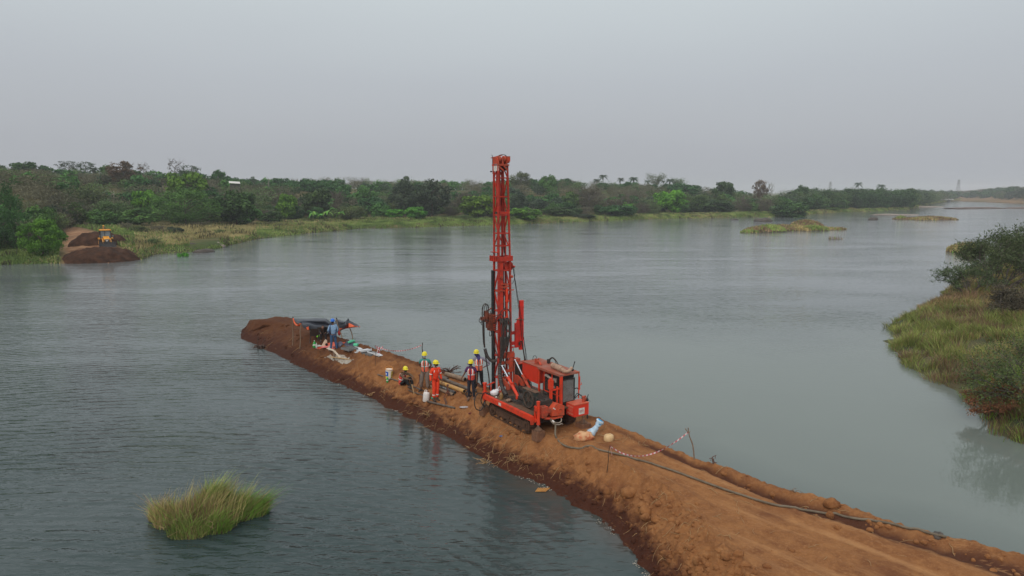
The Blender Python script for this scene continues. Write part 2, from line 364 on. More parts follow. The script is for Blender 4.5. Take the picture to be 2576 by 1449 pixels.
_a = cme.attributes.new('damp', 'FLOAT', 'POINT'); _a.data.foreach_set('value', _w.astype(np.float32).ravel())
tag(link('causeway', cme), 'red earth causeway running out into the river', None, None, 'structure')
_vv = [v.co.copy() for v in cme.vertices]; BV = BVHTree.FromPolygons(_vv, [tuple(p.vertices) for p in cme.polygons]); del _vv
def gz(x, y):
    h = BV.ray_cast(Vector((x, y, 9)), Vector((0, 0, -1)))
    return max(h[0].z, 0.0) if h[0] is not None else 0.0
def hit(U, V):
    for k in range(30):
        h = BV.ray_cast(Vector((0, 0, CAM_H)), ray(U, V + 3 * k).normalized())
        if h[0] is not None and h[0].z > .02: return h[0].copy()
    return at(U, V, 1.0)
# ---------------------------------------------------------------- crawler drill rig
RED = mat('mast_red_paint', (.50, .034, .016), (.20, .026, .017), .55, 3.5, .42, .66, detail=8)
ORG = mat('bright_orange_paint', (.68, .048, .015), (.32, .050, .026), .5, 3.5, .48, .72, detail=8)
DORG = mat('dusty_orange_paint', (.52, .060, .026), (.24, .070, .038), .7, 6, .40, .66, detail=8)
RUSTP = mat('dusty_deck_steel', (.16, .085, .050), (.075, .045, .032), .9, 7)
BLK = mat('black_rubber', (.012, .012, .013), (.03, .026, .024), .55, 9)
HOSE = mat('dusty_black_hose', (.028, .026, .026), (.075, .050, .038), .6, 12)
CORR = mat('corrugated_black_sleeve', (.035, .034, .036), (.10, .075, .060), .5, 7)
CHR = mat('chromed_rod', (.75, .77, .80), (.6, .6, .64), .15, 5, metal=1.0)
TRK = mat('muddy_track_steel', (.105, .052, .030), (.045, .024, .016), .9, 9, bmp=.4)
GREY = mat('oily_grey_steel', (.10, .10, .10), (.055, .045, .04), .5, 9, metal=.5)
DARK = mat('sooty_machinery', (.030, .026, .024), (.07, .045, .032), .7, 8)
TAN = mat('rusty_muffler_skin', (.42, .28, .20), (.25, .13, .085), .7, 7, detail=8)
WHT = mat('white_sticker', (.68, .66, .62), (.45, .40, .36), .6, 9)
COOL = mat('green_black_cowl', (.025, .036, .033), (.07, .050, .038), .6, 5)
WIRE = mat('steel_wire', (.03, .03, .03), (.06, .05, .05), .5, 20, metal=.6)
MUDW = mat('muddy_timber', (.20, .095, .052), (.11, .050, .028), .95, 6, bmp=.5)
RIGROT = math.atan2(.553, .833)
rig = empty('drill_rig', (0.6, 23.72, 1.0), RIGROT, 'red crawler mounted core drilling rig with tall lattice mast raised on the causeway', 'drill rig')
def RW(x, y, z): return Vector((0.6 + .833 * x - .553 * y, 23.72 + .553 * x + .833 * y, 1.0 + z))
def V3(*a): return Vector(a)

def make_track(x0, w, label):
    e = MB(); L, r, zc = 2.72, .25, .27
    path = []
    for k in range(15): a = R(90 + 180 * k / 14); path.append((.22 + r * math.cos(a), zc + r * math.sin(a), a))
    # bottom run to the sprocket, then the top
    pts = [(.22 + r * math.cos(R(90 + 180 * k / 12)), zc + r * math.sin(R(90 + 180 * k / 12))) for k in range(13)]
    pts += [(.22 + (L - .44) * k / 14, zc - r) for k in range(1, 14)]
    pts += [(L - .22 + r * math.cos(R(-90 + 180 * k / 12)), zc + r * math.sin(R(-90 + 180 * k / 12))) for k in range(13)]
    pts += [(L - .22 - (L - .44) * k / 14, zc + r - .035 * math.sin(math.pi * k / 14)) for k in range(1, 14)]
    # resample to even pitch shoes
    P = [Vector((0, a, b)) for a, b in pts]; P.append(P[0]); cum = [0]
    for i in range(1, len(P)): cum.append(cum[-1] + (P[i] - P[i - 1]).length)
    n = 52; shoe = MB()
    def pos(s):
        s %= cum[-1]
        for i in range(1, len(P)):
            if cum[i] >= s:
                t = (s - cum[i - 1]) / max(cum[i] - cum[i - 1], 1e-6); return P[i - 1].lerp(P[i], t), (P[i] - P[i - 1]).normalized()
    pitch = cum[-1] / n
    for k in range(n):
        p, t = pos(k * pitch); nn = Vector((0, t.z, -t.y)).normalized()
        c = Vector((x0 + w / 2, p.y, p.z))
        if (c + nn * .1 - Vector((c.x, L / 2, zc))).length < (c - Vector((c.x, L / 2, zc))).length: nn = -nn
        M = Matrix((Vector((1, 0, 0)), t, nn)).transposed()
        shoe.box(c, (w, pitch * .90, .022), M); shoe.box(c + nn * .026, (w * .985, .018, .034), M)
        shoe.box(c - nn * .022, (w * .30, pitch * .7, .026), M)
    root = shoe.build('track_belt', TRK, rig); root['label'] = label
    f = MB(); y0, y1 = .24, L - .36
    f.b2((x0 + .05, y0, .13), (x0 + w - .05, y1, .40)); f.bar((x0 + .02, y0 + .05, .395), (x0 + .02, y1 - .05, .395), .05, .035)
    f.b2((x0 + .01, .12, .10), (x0 + .05, .42, .42)); f.cyl((x0 + .0, L / 2, .26), (x0 + .04, L / 2, .26), .05, 12)
    f.build('track_frame', TRK, root)
    s = MB(); s.cyl((x0 + .02, L - .22, zc), (x0 + w - .02, L - .22, zc), .20, 20); s.cyl((x0 - .03, L - .22, zc), (x0 + .03, L - .22, zc), .11, 14); s.cyl((x0 - .055, L - .22, zc), (x0, L - .22, zc), .06, 10)
    s.build('drive_sprocket', TRK, root)
    s = MB(); s.cyl((x0 + .04, .22, zc), (x0 + w - .04, .22, zc), .20, 20); s.cyl((x0 + .01, .22, zc), (x0 + .03, .22, zc), .08, 12); s.build('idler_wheel', TRK, root)
    for k in range(6):
        s = MB(); yy = .5 + k * .33; s.cyl((x0 + .06, yy, .10), (x0 + w - .06, yy, .10), .07, 12); s.build('track_roller', TRK, root)
make_track(0.0, .36, 'muddy crawler track on the waterside nearest the camera')
make_track(1.80, .36, 'muddy crawler track on the far side, mostly in shade')

# chassis and deck
d = MB(); d.b2((.38, .3, .28), (1.78, 2.6, .62)); d.b2((.5, .1, .3), (1.66, .3, .55)); d.build('chassis', DARK, rig)
d = MB(); d.b2((-.08, -.20, .772), (2.12, 2.95, .80)); d.bar((.02, -.1, .74), (2.1, -.1, .74), .06, .06)
d.build('deck_plate', RUSTP, rig)
b = MB(); b.b2((-.14, -.30, .62), (-.085, 2.98, .80)); b.b2((-.085, -.30, .782), (-.02, 2.98, .806)); b.b2((-.14, -.36, .50), (-.02, -.305, .80)); b.build('side_beam', ORG, rig)
b = MB(); b.b2((2.125, -.25, .62), (2.18, 2.98, .80)); b.b2((-.14, 2.985, .60), (2.18, 3.04, .80)); b.build('rear_beam', DORG, rig)
s = MB(); s.cur = 0
s.b2((-.1435, 1.62, .66), (-.1408, 1.80, .775)); o = s.build('deck_label', WHT, rig); o['label'] = 'small white maker plate on the orange side beam'

# levelling jacks
def jack(x, y, ztop, zbot, name_l, bright=ORG, br=True):
    j = MB(); j.cyl((x, y, .50), (x, y, ztop), .062, 16); j.cyl((x, y, ztop), (x, y, ztop + .03), .068, 16); j.cyl((x, y, .47), (x, y, .56), .072, 16); j.cyl((x, y, .86), (x, y, .89), .072, 16); j.cyl((x, y, 1.06), (x, y, 1.09), .072, 16)
    o = j.build('levelling_jack', bright, rig); o['label'] = name_l
    q = MB(); q.cyl((x, y, zbot + .06), (x, y, .52), .030, 12); q.build('jack_rod', CHR, o)
    q = MB(); q.cyl((x, y, zbot), (x, y, zbot + .03), .15, 18); q.cyl((x, y, zbot + .03), (x, y, zbot + .14), .13, 16, .045); q.build('jack_foot', RUSTP, o)
    return o
jj = jack(.14, -.40, 1.30, .27, 'orange levelling jack at the near corner standing on a muddy block')
q = MB(); q.b2((.02, -.34, .55), (.09, -.30, 1.16)); q.b2((.02, -.43, .98), (.08, -.30, 1.14)); q.b2((-.02, -.40, .58), (.08, -.305, .70)); q.build('jack_bracket', ORG, jj)
jack(2.20, -.42, 1.15, .16, 'levelling jack at the far corner beside the storage box', DORG)
q = MB(); q.tube(curve([(2.20, -.42, 1.16), (2.25, -.45, 1.20), (2.29, -.46, 1.12), (2.26, -.45, 1.02)], 5), .016, 6); q.build('jack_handle', DORG, rig)
jk = jack(.02, 3.06, 1.12, .22, 'orange levelling jack behind the mast foot beside the white bag')
q = MB(); q.b2((-.05, 2.99, .62), (.10, 3.12, .86)); q.build('jack_bracket', ORG, jk); q = MB(); q.cyl((.02, 3.06, 1.15), (.02, 3.06, 1.22), .085, 14); q.build('jack_cap', ORG, jk)
q = MB(); q.bar((.12, 3.05, 1.10), (.48, 3.08, 1.16), .045, .04); q.bar((.30, 3.06, .8), (.30, 3.06, 1.12), .03); q.build('guard_rail', ORG, rig)
for (x, y, h, w, lb) in ((.14, -.40, .26, .36, 'muddy squared block under the near jack of the drill rig'), (2.20, -.42, .15, .44, 'dark muddy block under the far jack beside the storage box'), (.0, 3.06, .22, .34, 'muddy timber block under the jack behind the mast')):
    k = MB(); c = RW(x, y, h / 2 - .02); z0 = gz(c.x, c.y); k.box((0, 0, 0), (w, w * .92, h + .10), Matrix.Rotation(RIGROT + .05, 3, 'Z'), .95)
    o = k.build('jack_block', MUDW, None, (c.x, c.y, 1.0 + h - (h + .10) / 2)); tag(o, lb, 'block', 'blocks under the jacks of the drill rig')

# ------------------------------------------------ mast
mast = MB(); mast.b2((.56, 2.88, .62), (1.20, 3.28, .70)); mo = mast.build('mast_base', DORG, rig)
XL, YN, YF = .575, 2.90, 3.22
def xr(z): return 1.165 - .012 * max(0, z - 1) if z < 6.2 else 1.035 - .012 * (z - 6.2)
ZT = 9.85
def truss(z0, z1, rungs, s, name, m, par, face_in=0.0):
    t = MB(); a = XL + face_in
    legs = [(lambda z: Vector((a, YN, z))), (lambda z: Vector((xr(z), YN, z))), (lambda z: Vector((xr(z), YF, z))), (lambda z: Vector((a, YF, z)))]
    for l in legs: t.bar(l(z0), l(z1), s)
    for i, z in enumerate(rungs):
        for k in range(4): t.bar(legs[k](z), legs[(k + 1) % 4](z), s * .75, s * .75)
    for i in range(len(rungs) - 1):
        za, zb = rungs[i], rungs[i + 1]
        if i % 2: za, zb = zb, za
        t.bar(legs[3](za), legs[0](zb), s * .62); t.bar(legs[1](za), legs[2](zb), s * .62)   # side faces
        t.bar(legs[2](za), legs[3](zb).lerp(legs[2](zb), .35), s * .8)
    return t.build(name, m, par)
up = truss(6.15, ZT - .12, [6.62, 7.11, 7.82, 8.52, 9.24, 9.70], .058, 'upper_mast_lattice', RED, rig)
lo = truss(.72, 6.15, [1.35, 2.25, 3.2, 4.06, 4.86, 5.66], .070, 'lower_mast_lattice', RED, rig)
# wide front channel on the near-left leg of the lower mast and inner red ram of the upper
q = MB(); q.b2((.61, 2.885, 2.6), (.78, 2.93, 6.1)); q.build('feed_channel', mat('feed_channel_paint', (.56, .040, .018), (.36, .03, .017), .5, 4, detail=8), lo)
q = MB(); q.cyl((.70, 3.10, 7.95), (.70, 3.10, ZT - .15), .095, 16, .085); q.cyl((.70, 3.10, 7.95), (.70, 3.10, 8.02), .115, 16); q.cyl((.70, 3.10, 6.2), (.70, 3.10, 7.95), .055, 12)
q.build('feed_ram', RED, up)
q = MB(); q.b2((.62, 2.86, 7.86), (xr(7.8), 2.98, 7.95)); q.b2((.92, 3.20, 6.2), (1.0, 3.25, ZT - .2)); q.build('guide_plate', RED, up)
q = MB(); q.bar((xr(6) - .05, 3.22, 6.3), (.84, 3.24, 9.3), .03); q.build('hanging_rope', WIRE, up)
# black rails below the collar
q = MB(); q.cyl((.53, YF + .02, .10), (.53, YF + .02, 5.65), .072, 14); q.cyl((.98, YF - .03, .8), (.98, YF - .03, 5.6), .030, 8); q.build('black_feed_rail', BLK, lo)
# collar where the two mast sections join
c = MB(); c.b2((.50, 2.83, 6.02), (1.19, 2.90, 6.20)); c.b2((.50, 3.30, 6.02), (1.19, 3.36, 6.20)); c.b2((.46, 2.84, 6.03), (.53, 3.36, 6.22)); c.b2((1.14, 2.84, 6.03), (1.21, 3.36, 6.22))
for k in range(4): c.cyl((.44, 2.90 + k * .13, 6.02), (.44, 2.90 + k * .13, 6.24), .035, 8)
c.cyl((1.21, 3.0, 6.04), (1.21, 3.0, 6.20), .04, 8); c.b2((.46, 2.86, 6.36), (.60, 3.30, 6.39)); c.build('mast_collar', RED, rig)
w = MB(); w.cyl((1.10, 2.98, 5.80), (1.10, 3.30, 5.80), .17, 20); w.cyl((1.10, 2.95, 5.80), (1.10, 2.98, 5.80), .20, 20); w.cyl((1.10, 3.30, 5.80), (1.10, 3.33, 5.80), .20, 20); w.cyl((1.26, 2.9, 5.78), (1.33, 2.9, 5.78), .04, 8)
w.build('wireline_sheave', RED, rig)
q = MB(); q.tube(curve([(1.30, 2.92, 5.76), (1.36, 2.92, 5.5), (1.30, 2.92, 5.2), (1.2, 2.92, 5.08)], 6), .008, 5); q.build('thin_cable', WIRE, rig)
q = MB(); q.b2((.62, 2.80, 5.36), (.66, 2.87, 5.46)); q.cyl((.66, 2.80, 5.40), (.66, 2.88, 5.40), .055, 10); q.build('pulley', DORG, lo); q = MB(); q.cyl((1.15, 2.80, 5.40), (1.15, 2.88, 5.40), .055, 10); q.build('pulley', DORG, lo); q = MB()
q.b2((.66, 2.83, 4.98), (1.02, 2.88, 5.03)); q.b2((.66, 2.83, 5.10), (1.02, 2.88, 5.14)); q.b2((.86, 2.79, 4.98), (.94, 2.88, 5.14)); q.build('pulley_bracket', DORG, lo); q = MB(); q.b2((.44, 2.86, 4.84), (1.27, 2.89, 4.88)); q.build('cross_bar', DORG, lo)
q = MB(); q.cyl((.92, 2.83, 4.45), (.92, 2.83, 4.95), .055, 12); q.cyl((.92, 2.83, 3.5), (.92, 2.83, 4.42), .035, 10); q.b2((.86, 2.79, 4.42), (.99, 2.87, 4.47)); q.build('break_out_ram', ORG, lo)
# crown block
c = MB(); c.b2((.52, 2.84, 9.70), (1.04, 2.885, 9.76)); c.b2((.52, 3.23, 9.70), (1.04, 3.27, 9.76))
for x in (.56, .76, .955):
    c.prism([(x, 2.86, 9.765), (x, 3.30, 9.765), (x, 3.30, 10.02), (x, 3.10, 10.05), (x, 2.95, 9.98)], (.035, 0, 0))
c.b2((.97, 2.80, 9.86), (1.06, 3.26, 10.06)); c.b2((.95, 2.84, 9.80), (1.05, 3.22, 9.86))
c.bar((.50, 3.30, 10.0), (.99, 3.26, 10.12), .035); c.bar((.58, 2.85, 9.66), (.80, 2.85, 9.50), .05); c.bar((.98, 2.85, 9.50), (.80, 2.85, 9.68), .05)
cb = c.build('crown_block', DORG, rig)
for x in (.62, .86):
    q = MB(); q.cyl((x, 3.0, 9.95), (x + .08, 3.0, 9.95), .125, 22); q.cyl((x - .015, 3.0, 9.95), (x + .095, 3.0, 9.95), .04, 10); q.build('crown_sheave', DORG, cb)
q = MB(); q.b2((.86, 2.99, 9.52), (1.0, 3.2, 9.72)); q.build('crown_shadow_box', BLK, cb)
q = MB(); q.box((.555, 3.06, 9.60), (.012, .36, .20)); q.b2((.56, 2.862, 9.50), (.575, 2.872, 9.70)); o = q.build('white_plate', WHT, cb); o['label'] = 'weathered pinkish white plate near the mast top'
q = MB(); q.tube([(.55, 3.26, 9.4), (.55, 3.28, 10.08), (.53, 3.30, 10.12)], .012, 5); q.b2((.48, 3.30, 9.46), (.55, 3.34, 9.51)); q.build('small_hook', DARK, cb)
q = MB()
for k in range(3): q.tube(curve([(.66 + k * .01, 3.0, 10.09), (.85, 3.02, 10.13), (.96 + k * .02, 3.0, 10.09), (1.0 + k * .02, 2.9, 9.95)], 4), .010, 5)
q.build('hoist_rope', WIRE, cb)
# ladder-like lower guide frame by the engine side
q = MB(); q.b2((.76, 2.80, 2.14), (1.24, 2.87, 2.38)); q.b2((1.02, 2.81, 1.55), (1.20, 2.86, 2.14)); q.b2((.70, 2.82, 1.90), (1.02, 2.87, 2.02)); q.b2((.60, 2.82, 1.55), (1.24, 2.87, 1.66)); q.b2((.60, 2.82, 1.30), (1.10, 2.87, 1.40)); q.b2((.60, 2.81, 1.0), (.68, 2.87, 2.14)); q.b2((1.24, 2.84, 1.2), (1.30, 2.90, 2.3)); q.build('lower_guide_frame', DORG, rig)
for (x, lb) in ((.52, 'left'), (1.22, 'right')):
    q = MB(); q.prism([(x, 2.87, .80), (x, 2.87, 1.42), (x, 2.55, 1.44), (x, 2.12, 1.28), (x, 2.10, 1.08), (x, 2.2, 1.02), (x, 2.45, 1.22), (x, 2.6, .80)], (.06, 0, 0)); q.build('mast_pivot_bracket', DORG, rig)
# raising rams
for (x, y0, z0, y1, z1, y2, z2) in ((.50, 1.42, .98, 2.13, 1.58, 2.56, 1.94), (1.25, 1.68, 1.06, 2.21, 1.53, 2.76, 2.03)):
    q = MB(); a, b_, c_ = V3(x, y0, z0), V3(x, y1, z1), V3(x, y2, z2); q.cyl(a, b_, .060, 16); q.cyl(b_ - (b_ - a).normalized() * .05, b_, .07, 16); mid = a.lerp(b_, .62); q.box(mid + V3(0, -.02, .05), (.10, .10, .07))
    q.cyl((x - .07, y0, z0 - .04), (x + .07, y0, z0 - .04), .06, 12); o = q.build('raising_ram', ORG if x < 1 else DORG, rig)
    q = MB(); q.cyl(b_, c_, .030, 12); q.cyl(V3(x - .06, y2, z2), V3(x + .06, y2, z2), .035, 10); q.build('ram_rod', CHR, o)
    q = MB()
    for k in range(3): q.tube(curve([mid + V3(.04, 0, .06), mid + V3(.10 + .03 * k, -.10, .02), mid + V3(.12 + .02 * k, -.25, -.25), V3(x + .2, y0 - .1, .84)], 5), .011, 5)
    q.build('ram_hose', HOSE, o)
# rotary drive head
h = MB(); h.b2((.30, 3.14, 3.55), (.56, 3.42, 3.92)); h.b2((.34, 3.16, 3.25), (.52, 3.40, 3.55)); h.cyl((.24, 3.28, 3.80), (.24, 3.28, 4.05), .10, 14); h.cyl((.22, 3.28, 3.62), (.22, 3.28, 3.84), .085, 14); h.b2((.16, 3.2, 3.98), (.30, 3.34, 4.06))
h.cyl((.14, 3.26, 3.80), (.36, 3.3, 4.10), .035, 8); h.cyl((.18, 3.3, 4.0), (.44, 3.2, 4.16), .03, 8); h.box((.06, 3.26, 3.76), (.14, .16, .14)); h.b2((.26, 3.16, 3.35), (.34, 3.38, 3.60)); hd = h.build('rotary_head', mat('rusty_head', (.20, .050, .028), (.09, .036, .024), .7, 9), rig)
q = MB()
for k in range(4): q.b2((.47, 3.11, 3.62 + k * .075), (.62, 3.16, 3.65 + k * .075))
q.build('head_carriage', DORG, hd); q = MB()
for k in range(4): q.b2((.50, 3.11, 3.24 + k * .075), (.62, 3.16, 3.27 + k * .075))
q.build('carriage_bracket', DORG, hd); q = MB(); q.b2((.56, 2.87, 3.70), (.92, 2.93, 3.78)); q.b2((.58, 2.84, 3.60), (.68, 2.90, 3.82)); q.b2((.84, 2.82, 3.68), (.98, 2.90, 3.80)); q.build('carriage_arm', DORG, hd)
# hoses ------------------------------------------------
def hoses(paths, r, name, m, par, n=6, k=6):
    q = MB()
    for p in paths: q.tube(curve(p, k), r, n)
    return q.build(name, m, par)
hoses([[(.30, 3.2, 4.02), (.24, 3.2, 4.28), (.12, 3.2, 4.36), (.01, 3.2, 4.22), (-.01, 3.2, 3.9), (.04, 3.2, 3.5)], [(.22, 3.2, 4.0), (.17, 3.2, 4.30), (.08, 3.2, 4.33), (.03, 3.2, 4.15), (.03, 3.2, 3.8)],
       [(.24, 3.2, 4.02), (.30, 3.2, 4.22), (.20, 3.2, 4.34), (.11, 3.2, 4.24), (.07, 3.2, 3.9)], [(.36, 3.2, 4.06), (.40, 3.2, 3.88), (.30, 3.2, 3.68), (.16, 3.2, 3.72)],
       [(.05, 3.2, 3.80), (-.10, 3.2, 3.80), (-.14, 3.2, 3.70), (-.06, 3.2, 3.62), (.05, 3.2, 3.68)], [(.06, 3.2, 3.76), (-.04, 3.2, 3.66), (-.04, 3.2, 3.56), (.04, 3.2, 3.50)],
       [(.32, 3.15, 3.25), (.30, 3.15, 3.10), (.34, 3.15, 3.04), (.39, 3.15, 3.12), (.37, 3.15, 3.26)]], .014, 'head_hose', HOSE, hd)
# sleeve that loops from the rotary head to the mast
loop = curve([(.04, 3.2, 3.55), (.05, 3.2, 3.2), (.07, 3.2, 2.85), (.12, 3.2, 2.55), (.20, 3.2, 2.28), (.35, 3.16, 2.06), (.50, 3.1, 2.02), (.62, 3.02, 2.12), (.68, 2.95, 2.36), (.70, 2.90, 2.75)], 10)
def sleeve(path, r, name, par, ribs=.03):
    cum = 0; pts = []; rr = []; last = path[0]
    P = []
    for a, b in zip(path[:-1], path[1:]):
        n = max(1, int((b - a).length / .012))
        for i in range(n): P.append(a.lerp(b, i / n))
    for i, p in enumerate(P): pts.append(p); rr.append(r * (1.0 + .16 * math.sin(i * .012 / ribs * 2 * math.pi / 1.6)))
    q = MB(); q.tube(pts, rr, 12); return q.build(name, CORR, par)
sleeve(loop[30:], .062, 'corrugated_hose_loop', rig)
hoses([[(.02 + .016 * k, 3.2 - .01 * (k % 2), 3.75), (.02 + .018 * k, 3.2, 3.3), (.045 + .014 * k, 3.2 + .02 * (k % 2), 2.85), (.09 + .008 * k, 3.2, 2.60)] for k in range(5)], .017, 'hose_bundle', HOSE, rig)
sleeve(curve([(.44, 2.62, 2.02), (.43, 2.60, 1.75), (.42, 2.56, 1.50), (.40, 2.46, 1.28), (.36, 2.22, 1.06), (.33, 1.95, .94)], 10), .075, 'corrugated_hose_sleeve', rig, .038)
fan = []
for k in range(17):
    x = .48 + .026 * k; w = .16 * math.sin(k * 1.9)
    fan.append([(x, 2.86, 3.70 + .02 * (k % 3)), (x + .05 * math.sin(k * 2.3), 2.66 - .04 * (k % 3), 3.78 - .03 * (k % 4)), (x - .02 + .06 * math.sin(k), 2.55, 3.45), (.50 + .020 * k + .03 * math.sin(k * 3), 2.55, 2.9), (.46 + .008 * k, 2.60, 2.35), (.43 + .004 * k, 2.62, 2.0)])
hoses(fan, .018, 'hanging_hose_bundle', HOSE, rig)
hoses([[(.60, 2.82, 3.55), (.56, 2.72, 4.05), (.78, 2.68, 4.16), (1.0, 2.74, 3.95), (1.02, 2.74, 3.3), (.90, 2.76, 2.5), (.78, 2.78, 1.9)], [(.44, 2.9, 3.3), (.40, 2.8, 3.8), (.58, 2.72, 3.96), (.72, 2.70, 3.6), (.66, 2.72, 2.9), (.52, 2.7, 2.3)], [(.34, 3.0, 3.3), (.33, 2.95, 3.0), (.40, 2.9, 2.6), (.50, 2.8, 2.2)]], .016, 'hose_arch', HOSE, rig)
q = MB(); q.cyl((.62, 2.78, 2.2), (.60, 2.76, 3.05), .045, 10); q.build('hose_spring_guard', CORR, rig)
hoses([[(.13, 3.2, 2.35), (.20, 3.2, 1.9), (.29, 3.2, 1.4), (.33, 3.2, .84)]], .026, 'rotation_hose', HOSE, rig)
# long red rod rack and side plate
q = MB(); q.b2((1.565, 2.86, 2.38), (1.745, 2.96, 4.40)); o = q.build('red_rod_rack', mat('rod_rack_red', (.72, .028, .018), (.48, .026, .018), .5, 3), rig)
q = MB(); q.prism([(1.33, 2.85, 2.50), (1.55, 2.85, 2.50), (1.55, 2.85, 2.40), (1.57, 2.85, 3.70), (1.46, 2.85, 3.66), (1.42, 2.85, 3.52), (1.33, 2.85, 3.50)], (0, .07, 0)); q.b2((1.15, 2.88, 3.05), (1.33, 2.94, 3.18)); q.b2((1.15, 2.88, 2.62), (1.33, 2.94, 2.76)); q.b2((1.12, 2.88, 2.5), (1.28, 2.92, 2.56)); q.b2((1.44, 2.83, 3.03), (1.54, 2.849, 3.05))
q.build('rack_plate', mat('rod_rack_red2', (.58, .026, .017), (.38, .026, .018), .5, 3), o)
q = MB(); q.cyl((1.50, 2.80, 2.60), (1.50, 2.80, 2.72), .04, 8); q.tube(curve([(1.50, 2.78, 2.76), (1.58, 2.76, 2.74), (1.66, 2.78, 2.45), (1.74, 2.8, 2.1), (1.80, 2.82, 1.9)], 5), .026, 8); q.build('rack_valve', DARK, o)
q = MB(); q.tube([(1.49 + .09 * math.cos(a), 2.91 + .07 * math.sin(a), 3.64 + .02 * math.sin(a * 2)) for a in [k * .42 for k in range(16)]] , .016, 6)
q.tube([(1.66 + .12 * math.cos(a), 2.91 + .08 * math.sin(a), 3.62) for a in [k * .42 for k in range(16)]], .015, 6); q.build('rope_lashing', mat('old_rope', (.20, .12, .07)), o)
q = MB(); q.tube([(1.25, 2.9, 5.75), (1.52, 2.84, 3.9), (1.60, 2.83, 3.2), (1.78, 2.84, 1.85)], .011, 5); q.tube([(1.26, 2.9, 5.75), (1.56, 2.82, 3.9), (1.72, 2.83, 2.9), (1.92, 2.84, 1.85)], .010, 5); q.tube([(1.73, 2.83, 2.9), (1.86, 2.84, 1.85)], .010, 5); q.build('winch_cable', WIRE, rig)
q = MB(); q.bar((1.27, 2.9, 2.1), (1.27, 2.9, 2.5), .012); q.build('hanging_chain', WIRE, rig)
# ------------------------------------------------ control valve chest behind mast
q = MB(); q.b2((1.36, 2.62, 1.86), (1.98, 2.98, 1.90)); q.b2((1.30, 2.70, 1.95), (1.48, 2.92, 2.08)); q.b2((1.95, 2.62, 1.62), (1.98, 2.98, 1.86)); q.build('valve_chest_lid', DORG, rig)
q = MB(); q.b2((1.38, 2.66, .82), (1.94, 2.95, 1.858)); q.build('valve_chest', DARK, rig)
# ------------------------------------------------ engine, tank and canopy
t = MB(); t.b2((1.36, 1.34, 1.36), (2.10, 2.38, 2.02)); tk = t.build('fuel_tank', mat('tank_orange', (.62, .038, .015), (.52, .038, .017), .45, 3, detail=8), rig)
t = MB(); t.b2((1.34, -.12, 2.024), (2.24, 2.40, 2.05)); t.b2((1.34, -.12, 1.97), (1.38, 1.33, 2.022)); t.b2((1.40, -.12, 1.985), (2.24, -.09, 2.022)); cn = t.build('canopy_roof', mat('dusty_canopy', (.33, .075, .038), (.26, .16, .13), .75, 3, .45, .75, detail=8), rig)
p = MB()
p.b2((1.36, -.115, .81), (1.45, -.03, 2.02)); p.b2((1.36, 1.25, .81), (1.42, 1.32, 1.97)); p.b2((1.36, .92, 1.22), (1.385, .95, 1.97)); p.b2((1.36, .93, 1.20), (1.385, 1.0 - 1.02, 1.235)); p.b2((1.36, .42, 1.24), (1.38, .45, 1.97))
p.build('canopy_frame', ORG, rig); p = MB(); p.b2((2.20, -.12, 1.02), (2.235, -.09, 1.985)); p.b2((2.235, -.13, 1.35), (2.265, -.08, 1.86)); p.b2((2.265, -.12, 1.52), (2.34, -.10, 1.54)); p.b2((2.33, -.12, 1.54), (2.345, -.10, 1.61))
p.build('canopy_post', ORG, rig)
p = MB(); p.b2((.93, -.06, .81), (1.02, .02, 1.97)); p.b2((.90, -.08, 1.55), (1.05, .06, 1.90)); p.bar((1.02, -.02, 1.50), (1.36, -.05, 1.52), .05, .05); p.b2((1.24, -.04, .95), (1.30, .02, 1.6)); p.build('front_post', ORG, rig)
e = MB(); e.b2((1.46, .10, .95), (1.96, 1.15, 1.50)); e.b2((1.52, .25, 1.50), (1.88, 1.05, 1.78)); e.cyl((1.70, .02, 1.25), (1.70, .10, 1.25), .16, 16); e.b2((1.42, .45, 1.0), (1.47, .85, 1.3)); e.cyl((1.40, .7, 1.12), (1.40, .9, 1.12), .06, 10)
for k in range(4): e.cyl((1.50, .32 + k * .22, 1.55), (1.50, .32 + k * .22, 1.72), .045, 8)
e.tube(curve([(1.42, .2, 1.1), (1.44, .4, 1.35), (1.48, .6, 1.4)], 4), .03, 8); e.build('diesel_engine', DARK, rig)
q = MB(); q.tube(curve([(1.44, .98, 1.76), (1.42, .85, 1.80), (1.44, .6, 1.74), (1.50, .42, 1.72)], 6), .055, 10); q.tube(curve([(1.43, .72, 1.45), (1.42, .60, 1.5), (1.46, .35, 1.42)], 5), .045, 8); q.cyl((1.44, .30, 1.66), (1.44, .30, 1.80), .05, 10); q.build('intake_pipe', mat('grey_pipe', (.30, .24, .21), (.17, .12, .10), .6, 8), rig)
# radiator with wire grille on the end face
q = MB(); q.b2((1.47, -.06, .95), (2.03, .09, 1.83)); q.b2((1.50, -.02, 1.845), (2.05, .06, 1.965)); rd = q.build('radiator', BLK, rig)
g = MB(); g.b2((1.455, -.092, .94), (2.04, -.062, .985)); g.b2((1.455, -.092, 1.80), (2.04, -.062, 1.85)); g.b2((1.455, -.094, .985), (1.49, -.064, 1.80)); g.b2((1.995, -.094, .985), (2.04, -.064, 1.80)); g.build('radiator_frame', BLK, rd)
g = MB()
for k in range(17): x = 1.50 + k * .031; g.b2((x, -.088, .985), (x + .007, -.081, 1.80))
for k in range(26): z = 1.0 + k * .0315; g.b2((1.49, -.080, z), (1.995, -.074, z + .007))
g.build('wire_grille', mat('grille_wire', (.33, .34, .34), (.22, .20, .18), .5), rd)
q = MB(); q.tube(curve([(2.05, -.05, 1.40), (2.15, -.08, 1.42), (2.20, -.1, 1.38)], 4), .02, 6); q.build('coolant_hose', BLK, rd)
